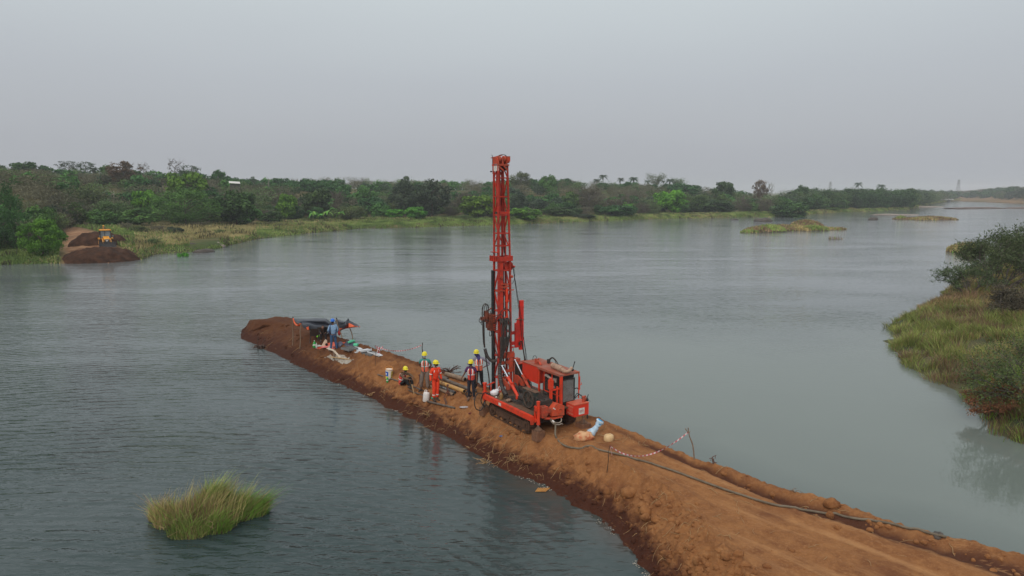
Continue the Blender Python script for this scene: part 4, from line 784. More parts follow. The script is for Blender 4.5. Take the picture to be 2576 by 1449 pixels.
# ------------------------------------------------ notable trees: (U, distance, top V, width px, kind, label, category)
NT = [
 (-22, 97, 440, 150, ('neardark', 0), 'very dark dense tree cut by the left edge of the photo', 'tree'),
 (28, 101, 560, 60, ('neardark', 0), 'dark shrub behind the bright green bush at the left edge', 'bush'),
 (92, 95.5, 546, 112, ('nearbright', 0), 'bright green leafy bush at the waterline left of the backhoe', 'bush'),
 (-20, 235, 411, 90, ('dark', 1), 'dark round tree on the skyline at the left edge', 'tree'),
 (76, 245, 403, 96, ('dark', 2), 'dark round crowned tree on the skyline, second from the left edge', 'tree'),
 (178, 248, 402, 62, ('thin', 1), 'thin leafed grey tree on the skyline above the left bank', 'tree'),
 (220, 250, 404, 50, ('thin', 1), 'smaller grey twiggy tree beside its taller twin on the left skyline', 'tree'),
 (272, 246, 412, 34, ('mid', 1), 'small green tree just left of the brown leaved tree on the skyline', 'tree'),
 (314, 215, 403, 84, ('rust', 0), 'tall tree with brown dried leaves on the left skyline', 'tree'),
 (364, 250, 404, 34, ('thin', 0), 'bare pale tree right of the brown leaved tree', 'bare tree'),
 (443, 240, 392, 44, ('thin', 0), 'tallest bare tree on the left skyline', 'bare tree'),
 (478, 242, 412, 60, ('thin', 1), 'half bare tree with grey crown beside the tallest bare tree', 'tree'),
 (552, 255, 424, 36, ('dark', 0), 'small dark round tree alone on the skyline left of the white roof', 'tree'),
 (108, 160, 446, 120, ('mid', 0), 'large yellow green tree on the slope above the bright bush', 'tree'),
 (210, 175, 462, 110, ('olive', 0), 'olive feathery tree on the slope above the dirt track', 'tree'),
 (275, 160, 500, 90, ('olive', 2), 'dull olive tree behind the backhoe', 'tree'),
 (365, 172, 472, 72, ('bright', 1), 'bright topped round tree left of the biggest green tree', 'tree'),
 (342, 158, 522, 112, ('mid', 2), 'low bushy green tree at the edge of the dry grass behind the backhoe', 'tree'),
 (472, 200, 426, 110, ('bright', 0), 'bright green crown rising behind the biggest green tree', 'tree'),
 (462, 163, 466, 176, ('feather', 0), 'biggest feathery dark green tree on the left of the far bank', 'tree'),
 (592, 170, 472, 120, ('dark', 2), 'dark dense tree right of the biggest green tree', 'tree'),
 (618, 172, 512, 90, ('mid', 1), 'leafy pale green bush below the dark tree on the far bank', 'bush'),
 (720, 200, 482, 60, ('bright', 1), 'light green young tree left of the banana plants', 'tree'),
 (678, 186, 530, 70, ('dark', 1), 'dark bush left of the light green young tree', 'bush'),
 (796, 212, 470, 84, ('dark', 0), 'dark glossy round tree above the banana plants', 'tree'),
 (880, 204, 514, 80, ('olive', 1), 'round olive bush right of the banana plants', 'bush'),
 (932, 232, 492, 92, ('dark', 2), 'flat topped dark tree right of the banana plants', 'tree'),
 (922, 245, 462, 60, ('mid', 0), 'mid green tree halfway up the slope above the banana plants', 'tree'),
 (1018, 226, 441, 84, ('grey', 0), 'left of the two tall grey green trees', 'tree'),
 (1086, 224, 445, 110, ('grey', 1), 'right and broader of the two tall grey green trees', 'tree'),
 (990, 214, 524, 56, ('bright', 0), 'small bright bush below the left tall grey green tree', 'bush'),
 (1045, 212, 517, 66, ('bright', 1), 'larger bright bush below the two tall grey green trees', 'bush'),
 (1206, 222, 486, 104, ('bright', 1), 'broad leafy green tree just left of the mast', 'tree'),
 (1165, 212, 540, 44, ('olive', 0), 'small olive bush by the water left of the mast', 'bush'),
 (1108, 240, 520, 60, ('mid', 2), 'green bush tucked under the broad grey green tree', 'bush'),
 (1322, 216, 520, 84, ('bright', 0), 'round bright green bush just right of the mast', 'bush'),
 (1306, 238, 474, 52, ('grey', 0), 'slim dark tree right behind the mast', 'tree'),
 (1378, 300, 436, 52, ('mid', 0), 'round tree standing out on the skyline right of the mast', 'tree'),
 (1310, 320, 430, 60, ('olive', 2), 'feathery tree on the skyline beside the mast top', 'tree'),
 (1412, 236, 520, 84, ('dark', 1), 'dark green bush by the water right of the round bright bush', 'bush'),
 (1468, 232, 538, 66, ('grey', 1), 'low grey green bush at the water right of the mast', 'bush'),
 (1482, 262, 464, 84, ('brown', 0), 'broad brown twiggy tree in the middle of the far bank', 'tree'),
 (1556, 246, 514, 110, ('dark', 2), 'dark bush group standing forward left of the lime tree', 'bush'),
 (1690, 272, 473, 88, ('lime', 0), 'lime green tree in the middle of the far bank', 'tree'),
 (1578, 262, 506, 28, ('lime', 0), 'small lime coloured sapling left of the lime tree', 'tree'),
 (1752, 290, 484, 84, ('olive', 1), 'pale olive tree right of the lime tree', 'tree'),
 (1720, 330, 458, 90, ('dark', 0), 'dark domed tree behind the lime tree', 'tree'),
 (1822, 330, 455, 66, ('dark', 1), 'dark domed tree high on the slope left of the reddish bare trees', 'tree'),
 (1800, 284, 500, 120, ('dark', 2), 'broad dark tree low on the bank right of the lime tree', 'tree'),
 (1912, 330, 450, 40, ('rust', 0), 'reddish bare tree on the skyline', 'bare tree'),
 (1938, 332, 452, 18, ('thin', 0), 'slender bare tree right of the reddish one', 'bare tree'),
 (1992, 269, 503, 112, ('dark', 0), 'round dark tree leaning over the water near the long grassy islet', 'tree'),
 (2100, 328, 523, 36, ('bright', 1), 'small round bush alone on the low spit', 'bush'),
 (2018, 350, 462, 44, ('dark', 2), 'small dark tree on the skyline right of the reddish bare trees', 'tree'),
]
# an autofilled row of individual trees along the front of the wood
def pxw(w, d): return w / 2576 * 1024 / FPX * d
occ = []
for (U, d, Vt, w, key, lb, cat) in NT:
    p = bank_pt(U, d); h = max(VtoZ(U, Vt, d) - p.z, 1.5); tree(key, p, h, pxw(w, d), lb, cat, None, 'bush' if cat == 'bush' else 'tree'); occ.append((p.x, p.y, pxw(w, d) / 2, Vt))
ZONES = [(140, 'behind the backhoe'), (430, 'under the biggest tree'), (620, 'left of the banana plants'), (900, 'right of the banana plants'), (1130, 'left of the mast'), (1290, 'right of the mast'), (1600, 'near the lime tree'), (1780, 'right of the lime tree'), (2030, 'above the low spit'), (2200, 'at the river bend')]
WORDS = {'dark': 'dark green', 'mid': 'mid green', 'olive': 'olive', 'brown': 'brown twiggy', 'grey': 'grey green', 'bright': 'bright green'}
def zone(U):
    z = 'at the left edge'
    for u, t in ZONES:
        if U >= u: z = t
    return z
AUTO = {}; rt = random.Random(5); count = 0; tries = 0
SK = [(-200, 420), (0, 418), (200, 422), (330, 425), (480, 425), (560, 440), (700, 442), (840, 436), (980, 440), (1200, 443), (1330, 438), (1480, 452), (1700, 456), (1780, 464), (1850, 464), (2000, 474), (2150, 470), (2300, 473), (2352, 480), (2430, 482), (2500, 474), (2576, 470)]
def skyV(U): return float(np.interp(U, [a for a, _ in SK], [b for _, b in SK]))
while count < 175 and tries < 9000:
    tries += 1; U = rt.uniform(-80, 2345); a = az(U); tl = float(np.interp(a, *TLa)); d = tl + rt.uniform(1, 34) ** 1.0
    if U > 2050: d = float(shore(np.array([a]))[0]) + rt.uniform(14, 70)
    d *= math.cos(a); tl *= math.cos(a)
    p = bank_pt(U, d); r = rt.uniform(2.2, 4.4) * (1.25 if d > 240 else 1)
    if any((p.x - o[0]) ** 2 + (p.y - o[1]) ** 2 < ((r + o[2]) * .62) ** 2 for o in occ): continue
    if U > 2030: kind = rt.choice(['dark', 'grey', 'olive', 'dark'])
    elif 1400 < U < 1660: kind = rt.choice(['dark', 'brown', 'brown', 'olive', 'mid'])
    else: kind = rt.choice(['dark', 'mid', 'olive', 'olive', 'brown', 'brown', 'grey', 'dark', 'mid'])
    if U > 760 and kind == 'bright': kind = 'mid'
    i = rt.randrange(2 if kind == 'grey' else 3); h = r * rt.uniform(1.15, 1.7) * (1.35 if U > 2050 else 1)
    p.z -= .5; front = d < tl + 14
    sz = 'low' if h < 4.2 else 'tall'
    lb = '%s %s %s in the wood %s' % (sz, WORDS[kind], 'bush' if h < 4.2 else 'tree', zone(U))
    tr = tree((kind, i), p, h, r * 2, None, 'bush' if h < 4.2 else 'tree', None, 'bush' if h < 4.2 else 'tree'); occ.append((p.x, p.y, r, 0)); count += 1
    AUTO.setdefault((sz, WORDS[kind], 'bushes' if h < 4.2 else 'trees', zone(U)), []).append((U, tr))
ORD = ['leftmost', 'second from left', 'third from left', 'fourth from left', 'fifth from left', 'sixth from left', 'seventh from left', 'eighth from left', 'ninth from left', 'tenth from left', 'eleventh from left', 'twelfth from left', 'thirteenth from left', 'fourteenth from left', 'fifteenth from left', 'sixteenth from left']
for (sz, wd, kk, zz), L_ in AUTO.items():
    L_.sort(key=lambda q: q[0])
    for i, (_, tr) in enumerate(L_):
        tr['label'] = '%s of the %s %s %s %s' % (ORD[min(i, 15)], sz, wd, kk, zz) if len(L_) > 1 else 'only %s %s %s %s' % (sz, wd, kk[:-2] if kk == 'bushes' else kk[:-1], zz)
        tr['group'] = 'trees and bushes along the front of the far wood'
# the wood behind that reads as one mass
def wood(name, n, urange, drange, label, seed, kinds, hs=(3.6, 7.0), lsize=1.0):
    rs = np.random.RandomState(seed); rr = random.Random(seed); Qs, ts, ms = [], [], []; kl = sorted(set(kinds))
    for _ in range(n):
        U = rr.uniform(*urange); a = az(U); tl = float(np.interp(a, *TLa)); d = tl + drange[0] + (drange[1] - drange[0]) * rr.random() ** 1.15
        d *= math.cos(a); p = bank_pt(U, d); kind = rr.choice(kinds)
        if kind in ('brown', 'olive', 'dark', 'mid', 'grey') :
            gz_ = vnoise(np.array([p.x * .018 + 3]), np.array([p.y * .03]), 77)[0]
            if gz_ > .62 and rr.random() < .75 and 'brown' in kl: kind = 'brown'
            elif gz_ < .35 and rr.random() < .7: kind = 'dark' if 'dark' in kl else kind
        i = rr.randrange(2 if kind == 'grey' else 3); me, tm, H, R0, Q, t, _k = PROTO[(kind, i)]
        h = rr.uniform(*hs); s = h / H; sx = s * rr.uniform(.9, 1.35); mx = VtoZ(U, skyV(U) - rr.uniform(-8, 6), d) - p.z
        if h > mx: h = max(mx, 2.2); s = h / H; sx = max(sx, s)
        k = rs.choice(len(Q), min(len(Q), 900), False); q = Q[k].copy(); an = rr.uniform(0, 6.28); ca, sa = math.cos(an), math.sin(an)
        cen = q.mean(1, keepdims=True); q = cen + (q - cen) * 1.45 * lsize / sx * 1.0
        x, y = q[..., 0] * ca - q[..., 1] * sa, q[..., 0] * sa + q[..., 1] * ca
        q = np.stack([x * sx + p.x, y * sx + p.y, q[..., 2] * s + p.z - .7], -1)
        Qs.append(q); ts.append(np.clip(t[k] + rr.uniform(-.25, .25), 0, 1)); ms.append(np.full(len(k), kl.index(kind)))
    me = quads_mesh(name, np.concatenate(Qs), [LEAF[k] for k in kl], np.concatenate(ts), mi=np.concatenate(ms))
    return tag(link(name, me), label, None, None, 'stuff')
wood('woodland', 760, (-160, 2060), (18, 175), 'scrubby dry woodland covering the slope of the far bank', 3, ['dark', 'mid', 'olive', 'olive', 'brown', 'brown', 'brown', 'grey'])
wood('upstream_wood', 300, (-1100, -150), (-2, 120), 'wood on the near end of the far bank', 15, ['dark', 'mid', 'olive', 'brown', 'grey'])
wood('river_bend_wood', 320, (1980, 2352), (-14, 200), 'hazy blue green wood at the bend of the river', 4, ['dark', 'grey', 'olive', 'dark'], (7, 12))
wood('distant_wood', 420, (2330, 3000), (10, 300), 'low hazy wood on the farthest hills', 6, ['dark', 'grey', 'brown', 'olive'], (8, 14), 2.0)
# ------------------------------------------------ grass and reeds of the far bank
GR = leafmat('grass_far', (0.081, 0.131, 0.031), (0.275, 0.338, 0.094)); ST_ = leafmat('grass_straw', (0.213, 0.175, 0.075), (0.475, 0.375, 0.188)); SCR = leafmat('grass_scrub', (.055, .05, .028), (.12, .10, .055))
def blades(P, hgt, wid, lean, rs, dirv=None):
    n = len(P); a = rs.uniform(0, 2 * np.pi, n); side = np.stack([np.cos(a), np.sin(a), np.zeros(n)], 1) * (wid / 2)[:, None]
    b = rs.uniform(0, 2 * np.pi, n); L = np.stack([np.cos(b), np.sin(b), np.zeros(n)], 1) * (lean * hgt)[:, None]
    if dirv is not None: L = L + dirv * hgt[:, None]
    up = np.zeros((n, 3)); up[:, 2] = hgt
    m_ = P + up * .55 + L * .30; t = P + up + L
    lo = np.stack([P - side, P + side, m_ + side * .8, m_ - side * .8], 1); hi = np.stack([m_ - side * .8, m_ + side * .8, t + side * .12, t - side * .12], 1)
    return np.concatenate([lo, hi])
def far_grass():
    rs = np.random.RandomState(9); n = 190000; U = rs.uniform(-60, 2420, n); A = np.interp(U, np.linspace(-100, 2600, 200), [az(u) for u in np.linspace(-100, 2600, 200)])
    s = shore(A); tl = np.maximum(np.interp(A, *TLa), s + 10) + 6; D = s + (tl - s) * rs.rand(n) ** 1.2 - .2; Z = terr(A, D); dm = dirtmask(A, D)
    X, Y = np.sin(A) * D, np.cos(A) * D; pat = vnoise(X * .10, Y * .06, 5); tus = vnoise(X * .5, Y * .35, 15); keep = (dm < .15) & (Z > -.05) & (rs.rand(n) < .35 + tus) & ~((U > 2230) & (D > 380) & (rs.rand(n) < .7))
    rocky = (U > 700 / 1 * 0 + 468) & (U < 545) & (D < s + 14) & (D > s + 1); keep &= ~rocky
    X, Y, Z, pat, tus, D, U, A, s = [q[keep] for q in (X, Y, Z, pat, tus, D, U, A, s)]; n = len(X)
    h = (.22 + .75 * tus ** 2) * rs.uniform(.6, 1.3, n); h *= np.where(D - s < 3, .7, 1); w = .07 + .0007 * D * rs.uniform(.6, 1.2, n)
    dry = np.where((U > 330) & (U < 640) & (D - s > 4), .85, np.where(U > 1550, .30, .10)) + (pat - .5) * .9
    kind = np.where(rs.rand(n) < dry, 1, 0); kind = np.where((tus > .72) & (rs.rand(n) < .5), 2, kind)
    Q = blades(np.stack([X, Y, Z], 1), h, w, np.full(n, .25), rs); t = np.clip(.45 + (vnoise(X * .35, Y * .3, 44) - .5) * .9 + rs.uniform(-.2, .2, n), 0, 1)
    me = quads_mesh('bank_grass', Q, [GR, ST_, SCR], np.concatenate([t, t]), mi=np.concatenate([kind, kind])); tag(link('bank_grass', me), 'green and straw coloured grass along the far shore', None, None, 'stuff')
far_grass()
# small scrub bushes on the open flat by the backhoe
for k, (U, V, w, h, kind, lb) in enumerate([(448, 640, 36, 3.0, 'bright', 'bright green bush at the water edge right of the dirt heap'), (345, 600, 40, 1.8, 'olive', 'low olive scrub just right of the backhoe'), (392, 596, 60, 1.7, 'brown', 'dull brown scrub in the dry grass right of the backhoe'), (310, 596, 40, 1.6, 'brown', 'brown scrub close behind the backhoe blade'),
        (430, 600, 50, 1.7, 'grey', 'dark scrub in the middle of the dry grass'), (380, 628, 40, 1.5, 'olive', 'olive scrub above the shore right of the dirt heap'), (545, 600, 30, 1.2, 'olive', 'small scrub beside the pale rock shelf'), (500, 584, 60, 1.5, 'brown', 'brown scrub along the back of the dry grass')]):
    p = at(U, V, .4); d = p.y + 1.2; p = bank_pt(U, d); tree((kind, 0), p - Vector((0, 0, .2)), h, pxw(w, d), lb, 'bush', None, 'bush')
# banana plants
def banana(U, d, h, label, seed):
    rs = random.Random(seed); p = bank_pt(U, d); r = empty('banana_plant', p, rs.uniform(0, 6), label, 'banana plant', 'banana plants on the far bank')
    q = MB(); q.tube([(0, 0, -.3), (0, 0, h * .5)], [.16, .10], 7); q.build('trunk', mat('banana_stem', (.12, .14, .05)), r)
    for k in range(8):
        a = k * 2.4 + rs.uniform(-.3, .3); L = h * rs.uniform(.45, .6); up = rs.uniform(.5, 1.3); q = []; pts = []
        for i in range(7):
            t = i / 6; pts.append(Vector((math.cos(a) * L * t * (.75), math.sin(a) * L * t * .75, h * .48 + L * (up * t - .95 * t * t))))
        sd = Vector((-math.sin(a), math.cos(a), 0)); V = []; F = []
        for i, pt in enumerate(pts):
            w = .34 * math.sin(math.pi * min(.12 + i / 6 * .88, .98)) ** .7; V += [pt - sd * w + Vector((0, 0, -.06)), pt, pt + sd * w + Vector((0, 0, -.06))]
        for i in range(6): F += [(3 * i, 3 * i + 1, 3 * i + 4, 3 * i + 3), (3 * i + 1, 3 * i + 2, 3 * i + 5, 3 * i + 4)]
        me = bpy.data.meshes.new('leaf'); me.from_pydata(V, [], F); me.materials.append(LEAF['banana']); a_ = me.attributes.new('tint', 'FLOAT', 'FACE'); tv = rs.uniform(.2, .9); a_.data.foreach_set('value', [tv] * len(F)); link('leaf', me, r)
banana(785, 197, 4.6, 'left banana plant beside the dark glossy tree', 1); banana(822, 196, 5.4, 'tallest banana plant in the middle of the group', 2); banana(803, 194, 3.4, 'shortest banana plant in front of the tallest', 5); banana(851, 198, 4.2, 'right banana plant beside the round olive bush', 3)
# palms
def palm_mesh(seed):
    rs = random.Random(seed); V = []; F = []
    for k in range(17):
        a = k * 2.39996; el = 1.15 - k * .085; L = 2.9; base = Vector((0, 0, 0)); sd = Vector((-math.sin(a), math.cos(a), 0)); hv = Vector((math.cos(a), math.sin(a), 0)); prev = None
        for i in range(7):
            t = i / 6; c = base + hv * L * t * math.cos(el * .6) + Vector((0, 0, L * (math.sin(el) * t - .75 * t * t))); w = .42 * math.sin(math.pi * min(.1 + t * .85, 1)); dr = Vector((0, 0, -w * .8))
            cur = (c - sd * w + dr, c, c + sd * w + dr)
            if prev:
                o = len(V); V += list(prev) + list(cur); F += [(o, o + 1, o + 4, o + 3), (o + 1, o + 2, o + 5, o + 4)]
            prev = cur
    me = bpy.data.meshes.new('palm_crown'); me.from_pydata(V, [], F); me.materials.append(LEAF['grey']); a_ = me.attributes.new('tint', 'FLOAT', 'FACE'); a_.data.foreach_set('value', [rs.uniform(.1, .6) for _ in F]); return me
PM = [palm_mesh(1), palm_mesh(2)]
for i, (U, Vt, d, sc, lb) in enumerate([(1517, 439, 420, 1.2, 'tallest of the coconut palms on the skyline'), (1500, 449, 425, 1.0, 'shorter palm leaning beside the tallest palm'), (1561, 446, 430, .95, 'third palm from the left on the skyline'), (1593, 445, 410, 1.25, 'broad headed palm standing alone mid skyline'), (1628, 452, 440, .9, 'small low palm right of the broad headed palm'),
        (1685, 449, 410, 1.15, 'palm at the foot of the hazy bamboo'), (2158, 458, 520, 1.3, 'lone palm with round head on the right skyline'), (2216, 463, 520, 1.35, 'ragged palm above the wood at the river bend'), (1668, 115 * 0 + 452, 430, .55, 'smallest palm beside the bamboo'), (240, 421, 250, .8, 'stub headed palm on the left skyline')]):
    p = bank_pt(U, d); zt = VtoZ(U, Vt + 4, d); r = empty('palm_tree', p, rnd.uniform(0, 6), lb, 'palm tree', 'palms on the skyline'); c = link('crown', PM[i % 2], r); c.location = (0, 0, zt - p.z); c.scale = (sc,) * 3
    q = MB(); q.tube([(0, 0, -.5), (.2, 0, (zt - p.z) * .5), (0, 0, zt - p.z)], [.28, .22, .16], 6); q.build('trunk', BARK, r)
# bamboo clumps
for (U, Vt, w, d, lb) in [(1648, 438, 60, 420, 'tall hazy bamboo clump on the skyline'), (1708, 450, 44, 410, 'dense low bamboo clump right of the tall one')]:
    p = bank_pt(U, d); zt = VtoZ(U, Vt, d) - p.z; W = pxw(w, d) / 2; r = empty('bamboo_clump', p, 0, lb, 'bamboo'); rs = np.random.RandomState(int(U)); q = MB(); Ps = []
    for k in range(26):
        a = rs.uniform(0, 6.28); rr_ = rs.uniform(.3, 1); e = Vector((math.cos(a) * W * rr_, math.sin(a) * W * rr_, zt * rs.uniform(.75, 1.0))); m_ = Vector((e.x * .35, e.y * .35, e.z * .65)); pts = curve([(0, 0, -.3), m_, e], 5); q.tube(pts, [.07] * 6 + [.03] * (len(pts) - 6), 4, False); Ps += [list(x) for x in pts[4:] for _ in range(9)]
    q.build('trunk', TWIG, r); P = np.array(Ps) + rs.normal(size=(len(Ps), 3)) * .7; link('crown', quads_mesh('bamboo_leaves', leafquads(P, rdir(len(P), rs), .7, .3, rs), LEAF['olive'], rs.uniform(0, 1, len(P))), r)
# pale trunks
for (U, d, Vb, Vt, lb) in [(286, 180, 520, 462, 'straight pale bare trunk on the slope above the backhoe'), (677, 260, 470, 436, 'thin pale bare tree on the slope right of the white roof')]:
    p = bank_pt(U, d); h = VtoZ(U, Vt, d) - p.z; r = empty('bare_tree', p, 0, lb, 'bare tree'); q = limbs(int(U), h * 1.2, 1.4, .13, 5, 2, 1.2); q.build('trunk', PALEBARK, r)
# small house roof in the trees
p = bank_pt(592, 235); zt = VtoZ(592, 457, 235); hs = empty('house', (p.x, p.y, p.z), .35, 'small low house with pale flat roof among the trees', 'house'); w = pxw(26, 235) / 2
q = MB(); q.b2((-w * .9, -1.5, -1), (w * .9, 1.5, zt - p.z - .8)); q.build('wall', mat('house_wall', (.075, .07, .06)), hs)
q = MB(); q.prism([(-w, -2.2, zt - p.z - .55), (w, -2.2, zt - p.z - .75), (w * .8, 2.0, zt - p.z - .1), (-w * 1.1, 2.0, zt - p.z + .1)], (0, 0, .12)); q.build('roof', mat('pale_roof', (.66, .62, .60), (.5, .46, .44)), hs)
# pylons
for (U, Vt, d, lb) in [(2410, 452, 1150, 'taller lattice power pylon far off beyond the river bend'), (2318, 464, 1500, 'faint small power pylon just left of the tall one'), (2088 + 210 * 0, 457, 1300, 'faint lattice pylon above the wood left of the lone palm')]:
    if U == 2318: continue
    p = bank_pt(U, d); zt = VtoZ(U, Vt, d); H = zt - p.z + 6; py = empty('power_pylon', (p.x, p.y, p.z - 6), .5, lb, 'pylon', None); q = MB(); b0, b1 = H * .11, H * .02
    L_ = [(i, j) for i in (-1, 1) for j in (-1, 1)]
    for i, j in L_: q.bar((i * b0, j * b0, 0), (i * b1, j * b1, H), .26)
    for k in range(9):
        z0, z1 = H * k / 9, H * (k + 1) / 9; w0, w1 = b0 + (b1 - b0) * k / 9, b0 + (b1 - b0) * (k + 1) / 9
        for i in (-1, 1): q.bar((-w0, i * w0, z0), (w1, i * w1, z1), .14); q.bar((w0, i * w0, z0), (-w1, i * w1, z1), .14); q.bar((i * w0, -w0, z0), (i * w1, w1, z1), .14)
    q.build('tower', mat('galvanised', (.22, .22, .23)), py)
    for z, ww in ((.78, .20), (.88, .17), (.97, .13)):
        c = MB(); c.bar((-H * ww, 0, H * z), (H * ww, 0, H * z), .3); c.bar((-H * ww, 0, H * z), (0, 0, H * (z + .03)), .3); c.bar((H * ww, 0, H * z), (0, 0, H * (z + .03)), .3); c.build('cross_arm', MATS['galvanised'], py)
# low bridge in the distance
bp = MB(); a0, a1 = atD(2338, 501.5, 640), atD(2392, 501.5, 690)
br = empty('bridge', (a0.x, a0.y, 0), math.atan2(a1.y - a0.y, a1.x - a0.x), 'low pale concrete bridge far off at the river bend', 'bridge'); Lb = (a1 - a0).length
q = MB(); q.b2((-8, -2, a0.z - 1.0), (Lb * .42, 2, a0.z)); q.b2((Lb * .58, -2, a0.z - 1.0), (Lb + 2, 2, a0.z)); q.b2((Lb * .42, -1.9, a0.z - .95), (Lb * .58, 1.9, a0.z - .1)); q.build('deck', mat('pale_concrete', (.55, .52, .48)), br)
for k in range(5): q = MB(); q.b2((Lb * (.05 + .22 * k), -1.2, -1), (Lb * (.05 + .22 * k) + 1.2, 1.2, a0.z - 1.0)); q.build('pier', MATS['pale_concrete'], br)

# ---------------------------------------------------------------- dirt heaps by the backhoe
def heapmesh(name, c, ax, L, W, H, seed, label, z0=0.0, col='heap', back=.4):
    nx, ny = 90, 40; u = np.linspace(-1, 1, nx)[:, None] + np.zeros((1, ny)); v = np.linspace(-1, 1, ny)[None, :] + np.zeros((nx, 1)); pw = 2.4
    r = np.clip(1 - (np.abs(u) ** pw + np.abs(v) ** 2), 0, 1); Z = H * r ** .75; X = u * L / 2; Y = v * W / 2
    Z = Z * (1 + .18 * fbm(X * .35, Y * .5, 3, seed)) + fbm(X * 1.1, Y * 1.1, 5, seed + 3) * .40 * np.clip(r * 4, 0, 1) + z0 - .6 * (r <= 0) - .12
    me = grid_mesh(name, X, Y, Z, MATS[col]); o = link(name, me); o.location = (c.x, c.y, 0); o.rotation_euler = (0, 0, ax); return tag(o, label, 'dirt heap')
m_, nt_, b_, o_ = nodemat('heap'); P_ = N(nt_, 'ShaderNodeNewGeometry').outputs['Position']; nn = noise(nt_, P_, 1.1, 6, .7); nt_.links.new(mixc(nt_, ramp(nt_, nn, .38, .68), (.034, .017, .011), (.085, .040, .023)), b_.inputs['Base Color']); b_.inputs['Roughness'].default_value = .95; b_.inputs['Specular IOR Level'].default_value = .1; bump(nt_, b_, nn, .7, .2); MATS['heap'] = m_
a, b = at(138, 662, 0), at(343, 657, 0); md = (a + b) / 2 + Vector((-.9, 2.6, 0)); heapmesh('dirt_heap', md, math.atan2(b.y - a.y, b.x - a.x), (b - a).length * 1.05, 9.5, 1.95, 5, 'long dark brown heap of dumped earth at the water in front of the backhoe')
p = at(229, 612, 1.9); heapmesh('dirt_heap', p + Vector((.3, 1.5, 0)), .1, 8.4, 6.5, 1.9, 8, 'smaller reddish cone of earth left of the backhoe', 1.75)
# pale rock shelf on the shore
def rock(name, c, size, seed, m, label, cat='rock', flat=.5):
    rs = random.Random(seed); q = MB(); q.sphere((0, 0, 0), (1, 1, 1), 14, 9); V = []
    for x, y, z in q.v:
        n = 1 + .22 * math.sin(x * 3.1 + seed) * math.cos(y * 2.7 + seed * 2) + .10 * math.sin(x * 9 + z * 7 + seed) + rs.uniform(-.03, .03); V.append((x * n * size[0], y * n * size[1], max(-flat, z) * n * size[2]))
    q.v = V; o = q.build(name, m); o.location = c; o.rotation_euler = (0, 0, rs.uniform(-.3, .3)); return tag(o, label, cat)
PR = mat('pale_rock', (.30, .25, .21), (.17, .13, .11), .9, .6, bmp=.5); DR = mat('dark_rock', (.09, .075, .065), (.05, .04, .035), .9, .8, bmp=.5)
for k, (U, V, sx, sy, sz, m, lb) in enumerate([(508, 610, 4.6, 7, .9, PR, 'broad pale rock shelf on the shore right of the dry grass'), (537, 622, 2.0, 2.6, .8, PR, 'rounded tip of pale rock where the shelf meets the water'), (482, 628, 1.2, 1.6, 1.0, DR, 'dark boulder at the waterline left of the rock shelf'), (512, 634, 1.6, 1.5, .5, DR, 'low dark rock at the waterline below the shelf'),
    (1922, 557, 3.0, 2.5, 1.1, DR, 'small dark rock islet behind the long grassy islet'), (2196, 553, 1.6, 1.4, 1.1, DR, 'low brown rock in the river left of the second islet'), (2250, 541, 11, 4, .5, PR, 'flat pale rock spit under the wood at the bend'), (2330, 521, 12, 5, .7, PR, 'pale shingle spit at the point of the wood'), (1848, 553, 1.6, 1.2, .35, DR, 'tiny flat rock left of the dark rock islet')]):
    p = at(U, V, 0); rock('rock', p, (sx, sy, sz), k + 3, m, lb)
for k, (U, V, sx, lb) in enumerate([(2460, 524.5, 22, 'long brown sandbar in the far reach'), (2420, 525, 12, 'short brown sandbar left of the long one'), (2572, 524.5, 12, 'brown sandbar touching the right edge far away')]):
    p = at(U, V, 0); rock('sandbar', p, (sx, 6, .8), k + 30, mat('brown_shoal', (.14, .095, .075), (.09, .06, .05)), lb, 'sandbar')

